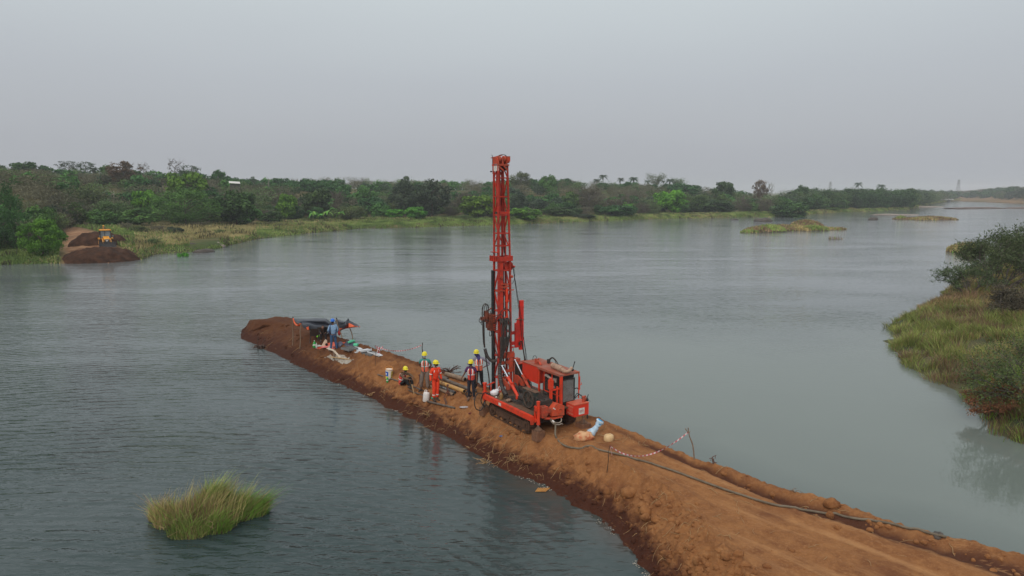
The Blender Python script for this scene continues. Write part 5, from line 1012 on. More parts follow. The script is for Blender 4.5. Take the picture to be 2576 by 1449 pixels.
# ---------------------------------------------------------------- grassy islets in the river
GRN = leafmat('grass_near', (0.106, 0.150, 0.035), (0.375, 0.450, 0.125)); GOR = leafmat('grass_ochre', (0.225, 0.163, 0.062), (0.550, 0.413, 0.200)); GBR = leafmat('grass_fresh', (0.112, 0.213, 0.027), (0.338, 0.525, 0.100))
GDK = leafmat('grass_dry_brown', (0.138, 0.094, 0.050), (0.375, 0.250, 0.150))
MUD = mat('islet_mud', (.10, .08, .045), (.05, .045, .03), .95)
def islet(mounds, label, blades_n, h, cat='islet', seed=1, wid=.2, name='grass_islet', gsc=1.0, mats=None, lean=.3, wind=None):
    rs = np.random.RandomState(seed); c = mounds[0][0]; r = empty(name, (c.x, c.y, 0), 0, label, cat); q = MB(); Ps, Hs, Ks = [], [], []
    for (p, rx, ry, hz, k) in mounds:
        q.sphere((p.x - c.x, p.y - c.y, -.05), (rx, ry, hz), 16, 10); n = int(blades_n * rx * ry / sum(m_[1] * m_[2] for m_ in mounds))
        a = rs.uniform(0, 6.28, n); rr = np.sqrt(rs.rand(n)); z = hz * np.sqrt(np.clip(1 - rr * rr, 0, 1)) - .08; Ps.append(np.stack([p.x - c.x + np.cos(a) * rr * rx, p.y - c.y + np.sin(a) * rr * ry, z], 1)); Hs.append(h * rs.uniform(.5, 1.2, n) * (1.1 - .5 * rr)); Ks.append(np.where(rs.rand(n) < .75, k, rs.randint(0, 4, n)))
    q.build('mud_base', MUD, r); P = np.concatenate(Ps); Hh = np.concatenate(Hs); K = np.concatenate(Ks); n = len(P)
    dv = None
    if wind is not None:
        ctr = np.array([.0, .0]); ow = np.concatenate([P[:, :2] - ctr, np.zeros((n, 1))], 1); dv = np.array(wind) * rs.uniform(.1, 1.7, (n, 1)) + ow * .36; Hh *= rs.uniform(.45, 1.45, n); K = np.where(rs.rand(n) < .30, rs.randint(0, 4, n), K)
    Q = blades(P, Hh, np.full(n, wid), lean * rs.uniform(.15, 2.4, n), rs, dv); t = np.clip(.5 + (vnoise(P[:, 0] * 1.3 * gsc, P[:, 1] * 1.3 * gsc, seed) - .5) * .8 + rs.uniform(-.25, .25, n), 0, 1)
    link('grass', quads_mesh('grass', Q, [GRN, GOR, GBR, GDK], np.concatenate([t, t]), mi=np.concatenate([K, K])), r); return r
def M_(U, V, rx, ry, hz, k): return (at(U, V, 0), rx, ry, hz, k)
islet([M_(1908, 583, 3.6, 3.5, .8, 3), M_(1935, 582, 4, 4, 1.2, 0), M_(1886, 585.5, 2.2, 1.6, .3, 0), M_(1970, 579, 4.5, 5, .9, 3), M_(2000, 579, 4.5, 5, .8, 1), M_(2028, 573, 4.6, 4, 1.7, 3), M_(2045, 580, 4, 2.5, .9, 0), M_(2075, 578, 3, 1.6, .3, 1), M_(2100, 578, 2.6, 1.2, .2, 1), M_(2118, 578, 1.2, .8, .2, 3)], 'long grassy islet in mid river left of the small flat one', 9000, .75, seed=2, wid=.22)
islet([M_(2282, 552, 5, 3, .4, 3), M_(2266, 552, 2, 2, .9, 0), M_(2322, 553, 5, 4, .5, 1), M_(2340, 552, 7, 5, .7, 3), M_(2362, 552, 6, 4, .5, 1), M_(2388, 553, 3, 1.5, .1, 3)], 'flat brownish grass islet far out in the river', 5000, .7, seed=3, wid=.35)
islet([M_(2436, 634, 3.3, 2.6, .9, 1), M_(2460, 636, 3.6, 2.2, .6, 0), M_(2428, 636, 2, 1.2, .4, 1)], 'small ochre grass tuft islet left of the thorn trees', 3500, .9, seed=4, wid=.12)
islet([M_(1545 + 555, 602, .1, .1, .1, 3), M_(2102, 602, 1.6, .5, .12, 3)], 'wisp of dead reeds in the water right of the long islet', 60, .9, 'reeds', 7, .08, 'reed_wisp')
# clump of grass standing in the near water
c0 = at(515, 1318, 0)
gc = islet([(at(510, 1318, 0), .95, .62, .34, 3), (at(430, 1318, 0), .46, .38, .26, 1), (at(395, 1305, 0), .22, .24, .10, 1), (at(540, 1302, 0), .62, .48, .62, 0), (at(600, 1300, 0), .5, .4, .26, 2), (at(645, 1292, 0), .34, .28, .12, 2), (at(470, 1348, 0), .55, .24, .14, 0), (at(540, 1335, 0), .45, .25, .14, 2)], 'wind swept clump of green and straw grass standing in the near water', 13000, .60, 'grass clump', 12, .015, 'grass_clump', 2.2, lean=.30, wind=(.30, .03, 0))
rs = np.random.RandomState(5); n = 260; P = np.stack([rs.uniform(-.7, 1.2, n), rs.uniform(-.4, .5, n), rs.uniform(.1, .4, n)], 1); Q = blades(P, rs.uniform(.6, 1.15, n), np.full(n, .010), np.full(n, .18), rs, np.tile([.38, .05, 0], (n, 1))); _q = MB(); _r = random.Random(6)
for _ in range(45):
    a = _r.uniform(0, 6.28); c_ = Vector((_r.uniform(-.9, .7), _r.uniform(-.6, .2), _r.uniform(.12, .42))); L_ = _r.uniform(.25, .7); pts = [c_ + Vector((math.cos(a + k * _r.uniform(-.2, .3)) * L_ * k / 4, math.sin(a) * L_ * k / 4, .12 * math.sin(k * .8))) for k in range(5)]; _q.tube(pts, .005, 4, False)
_q.build('dead_stalks', mat('dead_stalk', (.46, .32, .19), (.30, .19, .11), .9, 9), gc)
link('seed_stalk', quads_mesh('seed_stalks', Q, GOR, np.concatenate([rs.rand(n)] * 2)), gc)
# ---------------------------------------------------------------- right bank
SHORE = [at(u, v, 0) for u, v in [(2600, 1150), (2545, 1118), (2490, 1092), (2462, 1050), (2452, 1008), (2420, 985), (2340, 952), (2282, 918), (2246, 880), (2236, 842)]] + [at(u, v, z) for u, v, z in [(2246, 800, .5), (2292, 765, .9), (2340, 735, 1.0), (2400, 700, 1.0)]] + [at(2440, 668, .6), at(2490, 655, .4), at(2540, 640, .3), at(2545, 615, .2), at(2562, 590, .2), Vector((150, 170, 0)), Vector((260, 160, 0)), Vector((260, 0, 0)), Vector((30, 5, 0))]
def sdist(X, Y, poly):
    d = np.full(X.shape, 1e9); ins = np.zeros(X.shape, bool); n = len(poly)
    for i in range(n):
        ax, ay = poly[i].x, poly[i].y; bx, by = poly[(i + 1) % n].x, poly[(i + 1) % n].y; ex, ey = bx - ax, by - ay
        t = np.clip(((X - ax) * ex + (Y - ay) * ey) / (ex * ex + ey * ey), 0, 1); d = np.minimum(d, np.hypot(X - ax - t * ex, Y - ay - t * ey))
        c = ((ay > Y) != (by > Y)) & (X < ex * (Y - ay) / (ey if abs(ey) > 1e-9 else 1e-9) + ax); ins ^= c
    return np.where(ins, d, -d)
def rb_h(X, Y):
    d = sdist(X, Y, SHORE) + fbm(X * .5, Y * .5, 3, 12) * .9; return np.where(d < 0, np.maximum(d * .5, -1.5), 1.35 * (1 - np.exp(-np.maximum(d, 0) / 2.6)) + .02 * np.minimum(np.maximum(d, 0), 40) + fbm(X * .35, Y * .35, 3, 14) * .35 * np.clip(d / 2, 0, 1)), d
xs = np.concatenate([np.linspace(14, 75, 240), np.linspace(76, 270, 60)]); ys = np.concatenate([np.linspace(2, 100, 330), np.linspace(101, 180, 50)]); GX, GY = np.meshgrid(xs, ys, indexing='ij'); GZ, _ = rb_h(GX, GY)
m_, nt_, b_, o_ = nodemat('right_bank_soil'); P_ = N(nt_, 'ShaderNodeNewGeometry').outputs['Position']; nt_.links.new(mixc(nt_, ramp(nt_, noise(nt_, P_, .6, 5), .4, .65), (.05, .06, .022), (.10, .075, .035)), b_.inputs['Base Color']); b_.inputs['Roughness'].default_value = 1
tag(link('right_bank', grid_mesh('right_bank', GX, GY, GZ, m_)), 'grassy bank on the right of the river', None, None, 'structure')
def right_grass():
    rs = np.random.RandomState(21); n = 5200; X = rs.uniform(16, 72, n); Y = rs.uniform(24, 86, n); d = sdist(X, Y, SHORE); Ux = (X / (Y + .1)); ok = (d > -.15) & (Ux < .86) & (Ux > .45) & (rs.rand(n) < np.clip(30 / Y, .3, 1) * 1.3); X, Y = X[ok], Y[ok]; n = len(X); print('tussocks', n)
    per = 125; K = np.repeat(np.arange(n), per); m = len(K); sz = rs.uniform(.5, 1.25, n); pat = fbm(X * .16, Y * .16, 3, 6)
    px = X[K] + rs.normal(size=m) * .26 * sz[K]; py = Y[K] + rs.normal(size=m) * .26 * sz[K]; pz, dd = rb_h(px, py); h = (.22 + .42 * sz[K]) * rs.uniform(.5, 1.15, m) * np.where(dd < .6, .75, 1); ok = (dd > -.35); 
    dv = np.stack([px - X[K], py - Y[K], np.zeros(m)], 1) * 1.1 + np.array([-.12, 0, 0]); pz = np.maximum(pz, -.1) - .05
    kind = np.where(rs.rand(m) < np.clip(.35 + pat[K] * 1.3, .05, .8), 1, 0); kind = np.where(rs.rand(m) < .12, 3, kind); kind = np.where((py < 32.5) & (rs.rand(m) < .8), 2, kind); kind = np.where((vnoise(px * .3, py * .3, 61) > .72) & (rs.rand(m) < .6), 3, kind)
    Q = blades(np.stack([px, py, pz], 1)[ok], h[ok], (.008 + .0005 * py[ok]), np.full(ok.sum(), .22), rs, dv[ok]); t = np.clip(.45 + (rs.rand(n)[K] - .5) * .7 + rs.uniform(-.2, .2, m), 0, 1)[ok]
    me = quads_mesh('right_bank_grass', Q, [GRN, GOR, GBR, GDK], np.concatenate([t, t]), mi=np.concatenate([kind[ok]] * 2)); tag(link('right_bank_grass', me), 'long tussocky green and tan grass on the right bank', None, None, 'stuff')
right_grass()
def thorn(U, V, z, h, w, label, seed, leaves=9000, size=.16, kind='thorn', lean=(0, 0), name='thorn_tree', sparse=.5, fork=4, cat='thorn tree'):
    p = at(U, V, z); zz, _ = rb_h(np.array([p.x]), np.array([p.y])); p.z = float(zz[0]) - .1; rs = random.Random(seed); nr = np.random.RandomState(seed)
    r = empty(name, p, 0, label, cat); q = MB(); tips = []
    def br(a, d, L, rad, dep):
        m1 = a + d * L * .5 + Vector([rs.uniform(-.06, .06) * L for _ in range(3)]); e = a + d * L + Vector((0, 0, .08 * L)); q.tube([a, m1, e], [rad, rad * .8, rad * .55], 5 if dep < 2 else 3, False)
        if dep >= 1: tips.extend([a.lerp(e, t) for t in (.3, .6, 1.0)])
        if dep < fork:
            for _ in range(3 if dep < 3 else 2):
                nd = (d * .9 + Vector((rs.uniform(-.75, .75), rs.uniform(-.75, .75), rs.uniform(-.35, .45)))).normalized(); br(a.lerp(e, rs.uniform(.45, 1)), nd, L * rs.uniform(.55, .8), rad * .55, dep + 1)
    for k in range(8):
        a = 2 * math.pi * k / 8 + rs.uniform(-.3, .3); d = Vector((math.cos(a) * .75 * w / h + lean[0], math.sin(a) * .75 * w / h + lean[1], rs.uniform(.5, 1.1))).normalized(); br(Vector((math.cos(a) * .1, math.sin(a) * .1, 0)), d, h * .42, .055 * h / 3, 0)
    q.build('trunk', TWIG, r); T = np.array([list(t) for t in tips]); k = nr.randint(0, len(T), leaves); P = T[k] + nr.normal(size=(leaves, 3)) * np.array([.22, .22, .14]) * (h / 4) * (.6 + sparse); P[:, 2] = np.maximum(P[:, 2], .05)
    tt = np.clip(nr.rand(len(T))[k] * .7 + nr.rand(leaves) * .3, 0, 1); link('crown', quads_mesh('foliage', leafquads(P, rdir(leaves, nr), size, .35, nr), LEAF[kind], tt), r); return r
thorn(2520, 728, 1.3, 5.6, 5.0, 'tall dark thorn tree with twigs spreading over the water on the right bank', 4, 13000, .19, sparse=.1, fork=5)
thorn(2590, 700, 1.3, 5.4, 5.5, 'dark thorn tree cut by the right edge behind the tall one', 5, 12000, .22)
thorn(2440, 735, 1.3, 3.3, 3.8, 'smaller open branched thorn bush left of the tall thorn tree', 6, 5500, .15, sparse=.05, fork=5)
thorn(2555, 790, 1.4, 2.6, 3.4, 'low thorny brown scrub in front of the tall thorn tree', 8, 6000, .15, 'brown')
thorn(2640, 1000, 1.2, 3.8, 5.0, 'brownish leaning thorn thicket at the right edge in front', 9, 10000, .10, 'olive', (-.5, 0), sparse=.5)
thorn(2500, 1015, .7, 1.5, 2.0, 'dead rust brown twiggy bush at the foot of the right bank', 10, 6000, .09, 'deadtwig', (-.1, -.2), 'dead_bush', .5, 3, 'bush')
thorn(2575, 1010, .8, 1.7, 2.0, 'dead brown bush half hidden at the right edge', 11, 5000, .09, 'deadtwig', (-.1, 0), 'dead_bush', .5, 3, 'bush')
# ---------------------------------------------------------------- people
SKIN = mat('brown_skin', (.165, .075, .045), (.12, .052, .032), .6, 8)
HAIR = mat('black_hair', (.012, .010, .010)); EYE = mat('eye_white', (.55, .52, .48), (.5, .48, .45), .3)
def skinned(nodes, edges, roots, sub=1):
    me = bpy.data.meshes.new('t'); keys = list(nodes); idx = {k: i for i, k in enumerate(keys)}
    me.from_pydata([tuple(nodes[k][0]) for k in keys], [(idx[a], idx[b]) for a, b in edges], [])
    o = bpy.data.objects.new('t', me); COL.objects.link(o); md = o.modifiers.new('s', 'SKIN'); md.use_smooth_shade = True
    if sub: o.modifiers.new('u', 'SUBSURF').levels = sub
    for k in keys:
        r = nodes[k][1]; sv = me.skin_vertices[0].data[idx[k]]; sv.radius = r if isinstance(r, tuple) else (r, r); sv.use_root = k in roots
    dg = bpy.context.evaluated_depsgraph_get(); dg.update(); em = bpy.data.meshes.new_from_object(o.evaluated_get(dg)); bpy.data.objects.remove(o)
    q = MB(); q.add([v.co.copy() for v in em.vertices], [tuple(p.vertices) for p in em.polygons], True); bpy.data.meshes.remove(em); return q
def person(label, loc, rz, J={}, top=None, sleeves='short', legs=None, vest=None, stripe=True, helmet='yellow', mask=None, shoes=None, head_turn=0.0, scarf=None, coverall=False, group='workers on the causeway', hgt=1.0, baggy=1.0, visible_pack=False):
    P = dict(pelvis=(0, 0, .92), spine=(0, .01, 1.12), chest=(0, 0, 1.32), neck=(0, 0, 1.47), head0=(0, -.01, 1.54),
             shL=(-.17, 0, 1.41), elL=(-.24, .03, 1.14), wrL=(-.26, -.04, .90), haL=(-.265, -.06, .83), shR=(.17, 0, 1.41), elR=(.24, .03, 1.14), wrR=(.26, -.04, .90), haR=(.265, -.06, .83),
             hiL=(-.09, 0, .88), knL=(-.11, -.02, .49), anL=(-.12, .02, .09), toL=(-.13, -.15, .045), hiR=(.09, 0, .88), knR=(.11, -.02, .49), anR=(.12, .02, .09), toR=(.13, -.15, .045))
    P.update(J); P = {k: Vector(v) for k, v in P.items()}
    r = empty('person', loc, rz, label, 'person', group, scale=hgt)
    def mid(a, b, t=.5): return P[a].lerp(P[b], t)
    E_ = [('pelvis', 'spine'), ('spine', 'chest'), ('chest', 'neck'), ('neck', 'head0'), ('pelvis', 'hiL'), ('hiL', 'knL'), ('knL', 'anL'), ('anL', 'toL'), ('pelvis', 'hiR'), ('hiR', 'knR'), ('knR', 'anR'), ('anR', 'toR'), ('chest', 'shL'), ('shL', 'elL'), ('elL', 'wrL'), ('wrL', 'haL'), ('chest', 'shR'), ('shR', 'elR'), ('elR', 'wrR'), ('wrR', 'haR')]
    Rd = dict(pelvis=(.090, .070), spine=(.090, .065), chest=(.100, .070), neck=.050, head0=.05, shL=.046, elL=.040, wrL=.027, haL=(.034, .016), hiL=.066, knL=.050, anL=.032, toL=.018)
    Rd.update({k[:-1] + 'R': v for k, v in Rd.items() if k.endswith('L')})
    q = skinned({k: (P[k], Rd[k]) for k in P}, E_, ['pelvis'])
    for s in 'LR':     # five fingers rooted in the palm
        w, h = P['wr' + s], P['ha' + s]; d = (h - w).normalized(); sx = Vector((0, 1, 0)) - d * d.y; sx = sx.normalized() if sx.length > .1 else Vector((1, 0, 0)); cu = d.cross(sx)
        if (cu.x > 0) == (s == 'R'): cu = -cu
        for i, (o_, L) in enumerate(((-.030, .060), (-.010, .075), (.010, .080), (.029, .070))):
            a = h - sx * o_ * .9 + d * .012; q.tube([a, a + d * L * .5 + cu * .008, a + d * L * .85 + cu * .024], [.0085, .008, .006], 5)
        a = w.lerp(h, .45) - sx * .026; q.tube([a, a + d * .03 - sx * .022, a + d * .06 - sx * .026 + cu * .01], [.010, .009, .007], 5)
    # head
    up = (P['head0'] - P['neck']).normalized(); tz = Matrix.Rotation(head_turn, 3, 'Z'); hc = P['head0'] + up * .10 + Vector((0, -.01, 0))
    q.sphere(hc, (.074, .092, .112), 14, 10, tz); q.sphere(hc + tz @ Vector((0, -.05, -.055)), (.050, .048, .05), 10, 6, tz)
    q.sphere(hc + tz @ Vector((0, -.098, -.012)), (.014, .018, .022), 6, 5, tz)
    for s in (-1, 1): q.sphere(hc + tz @ Vector((s * .076, .005, -.01)), (.010, .018, .028), 6, 5, tz)
    q.sphere(hc + tz @ Vector((0, -.092, -.055)), (.024, .010, .007), 6, 4, tz)
    body = q.build('body', SKIN, r)
    for s in (-1, 1): e = MB(); e.sphere(hc + tz @ Vector((s * .030, -.082, .012)), (.012, .010, .008), 6, 4, tz); e.build('eye', EYE, r)
    e = MB(); e.sphere(hc + tz @ Vector((0, .014, .012)), (.080, .092, .112), 12, 8, tz); e.v = [v for v in e.v]; 
    V = [Vector(v) for v in e.v]; keep = [f for f in e.f if sum((tz.transposed() @ (V[i] - hc)).y for i in f) / 4 > -.035 and sum((V[i] - hc).z for i in f) / 4 > -.06]; e.f = keep; e.mi = e.mi[:len(keep)]; e.sm = e.sm[:len(keep)]; e.build('hair', HAIR, r)
    if helmet:
        hm = {'yellow': mat('yellow_helmet', (.80, .68, .02), (.66, .54, .03), .3, 4), 'blue': mat('blue_helmet', (.015, .15, .62), (.02, .12, .5), .3, 4)}[helmet]
        e = MB(); c = hc + Vector((0, 0, .045)); n = 18; V = []
        prof = [(0, .118), (.05, .108), (.085, .082), (.108, .040), (.114, 0.0), (.112, -.018)]
        for z_r, z in prof:
            for k in range(n): a = 2 * math.pi * k / n; V.append(c + tz @ Vector((z_r * math.cos(a), z_r * 1.18 * math.sin(a) + .004, z + .002)))
        rim = [c + tz @ Vector((.128 * math.cos(2 * math.pi * k / n), .142 * math.sin(2 * math.pi * k / n) * (1.25 if math.sin(2 * math.pi * k / n) < -.2 else 1), -.026)) for k in range(n)]; V += rim; m_ = len(prof) + 1
        e.add(V, [(i * n + k, (i + 1) * n + k, (i + 1) * n + (k + 1) % n, i * n + (k + 1) % n) for i in range(m_ - 1) for k in range(n)], True); e.add(rim, [tuple(range(n))[::-1]])
        e.tube([c + tz @ Vector((0, y, z)) for y, z in ((-.115, .06), (-.06, .108), (0, .122), (.06, .112), (.115, .06))], .010, 6); e.build('helmet', hm, r)
    if mask:
        e = MB(); e.sphere(hc + tz @ Vector((0, -.048, -.045)), (.066, .062, .056), 12, 8, tz); e.build('face_mask', mask, r)
    if scarf:
        e = MB(); e.sphere(hc + tz @ Vector((0, -.02, -.050)), (.088, .096, .070), 12, 8, tz); e.sphere(P['neck'] + Vector((0, -.03, .02)), (.09, .09, .10), 12, 8); e.sphere(P['chest'] + Vector((0, -.10, .08)), (.07, .03, .12), 10, 6); e.build('scarf', scarf, r)
    # clothes follow the same joints, a little larger
    def cloth(name, keys, rad, m, extra=None, sub=1):
        nd = {k: (P[k] if isinstance(k, str) and k in P else None, rad[k]) for k in keys if k in P}
        if extra: nd.update(extra)
        ed = [(a, b) for a, b in E_ if a in nd and b in nd]
        return nd, ed
    if legs:
        b = baggy; nd = {'pelvis': (P['pelvis'] + (P['spine'] - P['pelvis']) * (.75 if coverall else .45), (.138, .118))}; ed = []
        for s in 'LR':
            nd['hi' + s] = (P['hi' + s], .095); nd['th' + s] = (mid('hi' + s, 'kn' + s), .086 * b); nd['kn' + s] = (P['kn' + s], .072 * b); nd['sh_' + s] = (mid('kn' + s, 'an' + s), .066 * b); nd['an' + s] = (P['an' + s].lerp(P['kn' + s], .12), .060 * b)
            ed += [('pelvis', 'hi' + s), ('hi' + s, 'th' + s), ('th' + s, 'kn' + s), ('kn' + s, 'sh_' + s), ('sh_' + s, 'an' + s)]
        skinned(nd, ed, ['pelvis']).build('trousers', legs, r)
    if top:
        nd = {'pelvis': (P['pelvis'] + (P['spine'] - P['pelvis']) * -.15, (.140, .118)), 'spine': (P['spine'], (.140, .112)), 'chest': (P['chest'], (.165, .124)), 'neck': (mid('chest', 'neck', .85), .082)}; ed = [('pelvis', 'spine'), ('spine', 'chest'), ('chest', 'neck')]
        for s in 'LR':
            nd['sh' + s] = (P['sh' + s], .074); ed.append(('chest', 'sh' + s))
            if sleeves == 'short': nd['x' + s] = (mid('sh' + s, 'el' + s, .72), .066); ed.append(('sh' + s, 'x' + s))
            elif sleeves == 'long': nd['el' + s] = (P['el' + s], .056); nd['x' + s] = (mid('el' + s, 'wr' + s, .93), .044); ed += [('sh' + s, 'el' + s), ('el' + s, 'x' + s)]
        skinned(nd, ed, ['pelvis']).build('coverall_top' if coverall else 'shirt', top, r)
    def ringM(t, rx, ry, n=20, off=0.0, a0=0.0, a1=2 * math.pi):
        pts_ = [P['pelvis'], P['spine'], P['chest'], P['neck']]; f = t * 3; i = min(int(f), 2); c = pts_[i].lerp(pts_[i + 1], f - i); ax = (pts_[i + 1] - pts_[i]).normalized(); lat = (P['shR'] - P['shL']).normalized(); lat = (lat - ax * lat.dot(ax)).normalized(); dep = ax.cross(lat)
        return [c + lat * math.cos(a0 + (a1 - a0) * k / n) * rx + dep * math.sin(a0 + (a1 - a0) * k / n) * ry for k in range(n + 1)]
    def band(levels, a0, a1, m, name, n=20):
        e = MB(); V = []; 
        for t, rx, ry in levels: V += ringM(t, rx, ry, n, 0, a0, a1)
        w = n + 1; e.add(V, [(i * w + k, i * w + k + 1, (i + 1) * w + k + 1, (i + 1) * w + k) for i in range(len(levels) - 1) for k in range(n)], True); return e.build(name, m, r)
    if vest:
        RF = mat('reflective_tape', (.80, .80, .80), (.62, .60, .58), .35, 12)
        lv = [(-.02, .158, .140), (.2, .160, .138), (.42, .166, .140), (.62, .182, .148), (.76, .165, .130), (.86, .120, .100)]
        band(lv, R(-90) + .16, R(270) - .16, vest, 'vest', 26)
        if stripe:
            band([(.36, .172, .146), (.42, .173, .147)], R(-90) + .16, R(270) - .16, RF, 'reflective_band', 26)
            for a in (-1, 1):
                c0 = R(-90) + a * .62; lv2 = [(t, rx + .008, ry + .008) for t, rx, ry in lv[2:]]; band(lv2, c0 - .14, c0 + .14, RF, 'reflective_strap', 4)
                c0 = R(90) + a * .62; band(lv2, c0 - .14, c0 + .14, RF, 'reflective_strap', 4)
    if coverall and stripe:
        RF = mat('reflective_tape', (.80, .80, .80), (.62, .60, .58), .35, 12)
        for s in 'LR':
            for a_, b_, t, rr_ in (('sh', 'el', .72, .070), ('kn', 'an', .52, .070)):
                c = P[a_ + s].lerp(P[b_ + s], t); d = (P[b_ + s] - P[a_ + s]).normalized(); e = MB(); e.tube([c - d * .022, c + d * .022], rr_, 12, False); e.build('reflective_band', RF, r)
        lv2 = [(.62, .170, .130), (.76, .150, .120), (.86, .112, .092)]
        for a in (-1, 1): c0 = R(-90) + a * .75; band(lv2, c0 - .09, c0 + .09, RF, 'reflective_strap', 4)
    sm = shoes or mat('dusty_black_shoe', (.03, .026, .024), (.10, .060, .040), .8, 14)
    for s in 'LR':
        a, t = P['an' + s], P['to' + s]; d = (t - a); d.z = 0; d.normalize(); e = MB(); z = Vector((a.x, a.y, min(a.z, t.z) - .005)); e.tube([z - d * .055 + Vector((0, 0, .01)), z + Vector((0, 0, .03)), z + d * .10 + Vector((0, 0, .0)), z + d * .20 + Vector((0, 0, -.012))], [.048, .058, .052, .034], 10); e.build('shoe', sm, r)
    if visible_pack:
        e = MB(); e.tube(curve([P['shR'] + Vector((-.03, -.07, .05)), P['shR'] + Vector((-.02, .0, .085)), P['shR'] + Vector((.01, .10, -.02)), P['shR'] + Vector((.04, .11, -.25)), P['shR'] + Vector((.03, .05, -.42))], 5), .022, 6); e.build('bag_strap', mat('navy_strap', (.02, .05, .16)), r)
    return r
def foot(U, V): return hit(U, V)
TEAL = mat('teal_shirt', (.05, .26, .22), (.04, .18, .16), .85, 6); KHAKI = mat('grey_khaki', (.22, .17, .14), (.14, .105, .09), .9, 5); VESTO = mat('faded_orange_vest', (.72, .17, .09), (.58, .12, .07), .8, 5)
COVR = mat('orange_coverall', (.90, .065, .018), (.66, .045, .016), .75, 5); VESTR = mat('red_orange_vest', (.66, .075, .045), (.45, .05, .04), .8, 6)
PURP = mat('purple_shirt', (.09, .025, .10), (.06, .02, .07), .85, 6); NAVY = mat('navy_trousers', (.016, .018, .030), (.03, .028, .035), .9, 6); LILAC = mat('lilac_grey_shirt', (.26, .25, .31), (.18, .17, .22), .9, 6); BLKC = mat('black_cloth', (.010, .010, .012), (.022, .02, .02), .9, 6)
BLUES = mat('pale_blue_shirt', (.26, .40, .58), (.18, .29, .45), .85, 5); JEANS = mat('blue_jeans', (.045, .10, .20), (.025, .06, .13), .9, 6); MW = mat('white_mask', (.55, .62, .70)); MBL = mat('black_mask', (.012, .012, .014)); SCF = mat('purple_scarf', (.07, .06, .20), (.05, .04, .14), .9, 8); OLV = mat('brown_sleeve', (.14, .085, .05), (.10, .06, .04), .9, 6)
person('worker in teal shirt and orange vest with pale face mask, hands behind his back', foot(1070, 984), R(-4), dict(elL=(-.27, .10, 1.16), wrL=(-.12, .19, .98), haL=(-.04, .20, .95), elR=(.27, .10, 1.16), wrR=(.12, .19, .99), haR=(.05, .21, .97), anL=(-.20, .03, .09), toL=(-.25, -.13, .045), knL=(-.16, -.02, .49), knR=(.10, -.03, .49), anR=(.13, -.02, .09), toR=(.17, -.18, .045)),
       top=TEAL, sleeves='short', legs=KHAKI, vest=VESTO, mask=MW, baggy=1.28, hgt=1.02)
person('worker in bright orange coverall and yellow helmet looking to the right', foot(1097, 1008), R(32), dict(knL=(-.09, -.02, .49), anL=(-.10, .03, .09), knR=(.07, -.01, .49), anR=(.07, .03, .09), toL=(-.11, -.14, .045), toR=(.09, -.14, .045), elL=(-.23, .02, 1.13), elR=(.23, .02, 1.13)), top=COVR, sleeves='long', legs=COVR, coverall=True, mask=MBL, head_turn=R(38), baggy=1.12, hgt=1.02)
person('worker in purple shirt and red vest reaching one arm out to the left', foot(1186, 1006), R(-14), dict(elL=(-.30, -.02, 1.15), wrL=(-.42, -.10, .93), haL=(-.46, -.12, .87), knR=(.10, -.02, .49)), top=PURP, sleeves='short', legs=NAVY, vest=VESTR, mask=MBL, hgt=.97, shoes=mat('tan_shoe', (.20, .12, .08), (.12, .07, .05), .9))
person('tall worker behind with hands on hips and purple scarf over his face', hit(1205, 984), R(4), dict(elL=(-.47, .06, 1.16), wrL=(-.24, .02, 1.04), haL=(-.17, -.02, 1.00), elR=(.47, .06, 1.16), wrR=(.24, .02, 1.04), haR=(.17, -.02, 1.00), anL=(-.16, .02, .09), anR=(.20, .02, .09), toR=(.25, -.13, .045), head0=(-.06, -.02, 1.55), neck=(-.03, 0, 1.48)), top=LILAC, sleeves='long', legs=BLKC, vest=VESTO, scarf=SCF, hgt=1.05, baggy=1.05)
person('worker sitting on the ground hugging his knees, orange vest and black trousers', hit(1016, 972) + Vector((0, 0, 0)), R(58), dict(pelvis=(0, .12, .12), spine=(0, .12, .33), chest=(0, .05, .52), neck=(0, -.02, .66), head0=(0, -.06, .73), shL=(-.17, 0, .60), shR=(.17, 0, .60), elL=(-.21, -.22, .46), wrL=(-.12, -.42, .42), haL=(-.08, -.50, .41), elR=(.24, -.22, .52), wrR=(.12, -.44, .48), haR=(.06, -.50, .46),
       hiL=(-.09, .10, .12), hiR=(.09, .10, .12), knL=(-.13, -.28, .42), knR=(.13, -.28, .44), anL=(-.12, -.42, .08), toL=(-.12, -.58, .04), anR=(.12, -.44, .08), toR=(.14, -.60, .04)), top=OLV, sleeves='long', legs=BLKC, vest=VESTR, mask=MBL, head_turn=R(-30))
person('man in pale blue shirt, jeans and blue helmet with his back turned by the tarp', foot(840, 884), R(205), dict(elL=(-.24, -.02, 1.15), wrL=(-.18, -.16, .98), haL=(-.15, -.20, .93), elR=(.26, .0, 1.16), wrR=(.20, -.18, 1.02), haR=(.16, -.24, 1.0), anL=(-.18, .04, .09), toL=(-.22, -.12, .045), anR=(.17, .02, .09), toR=(.20, -.14, .045)), top=BLUES, sleeves='long', legs=JEANS, helmet='blue', mask=MW, head_turn=R(-20), shoes=mat('brown_boot', (.12, .085, .06), (.07, .05, .035), .9), group='workers on the causeway', hgt=1.03, visible_pack=True, baggy=.95)

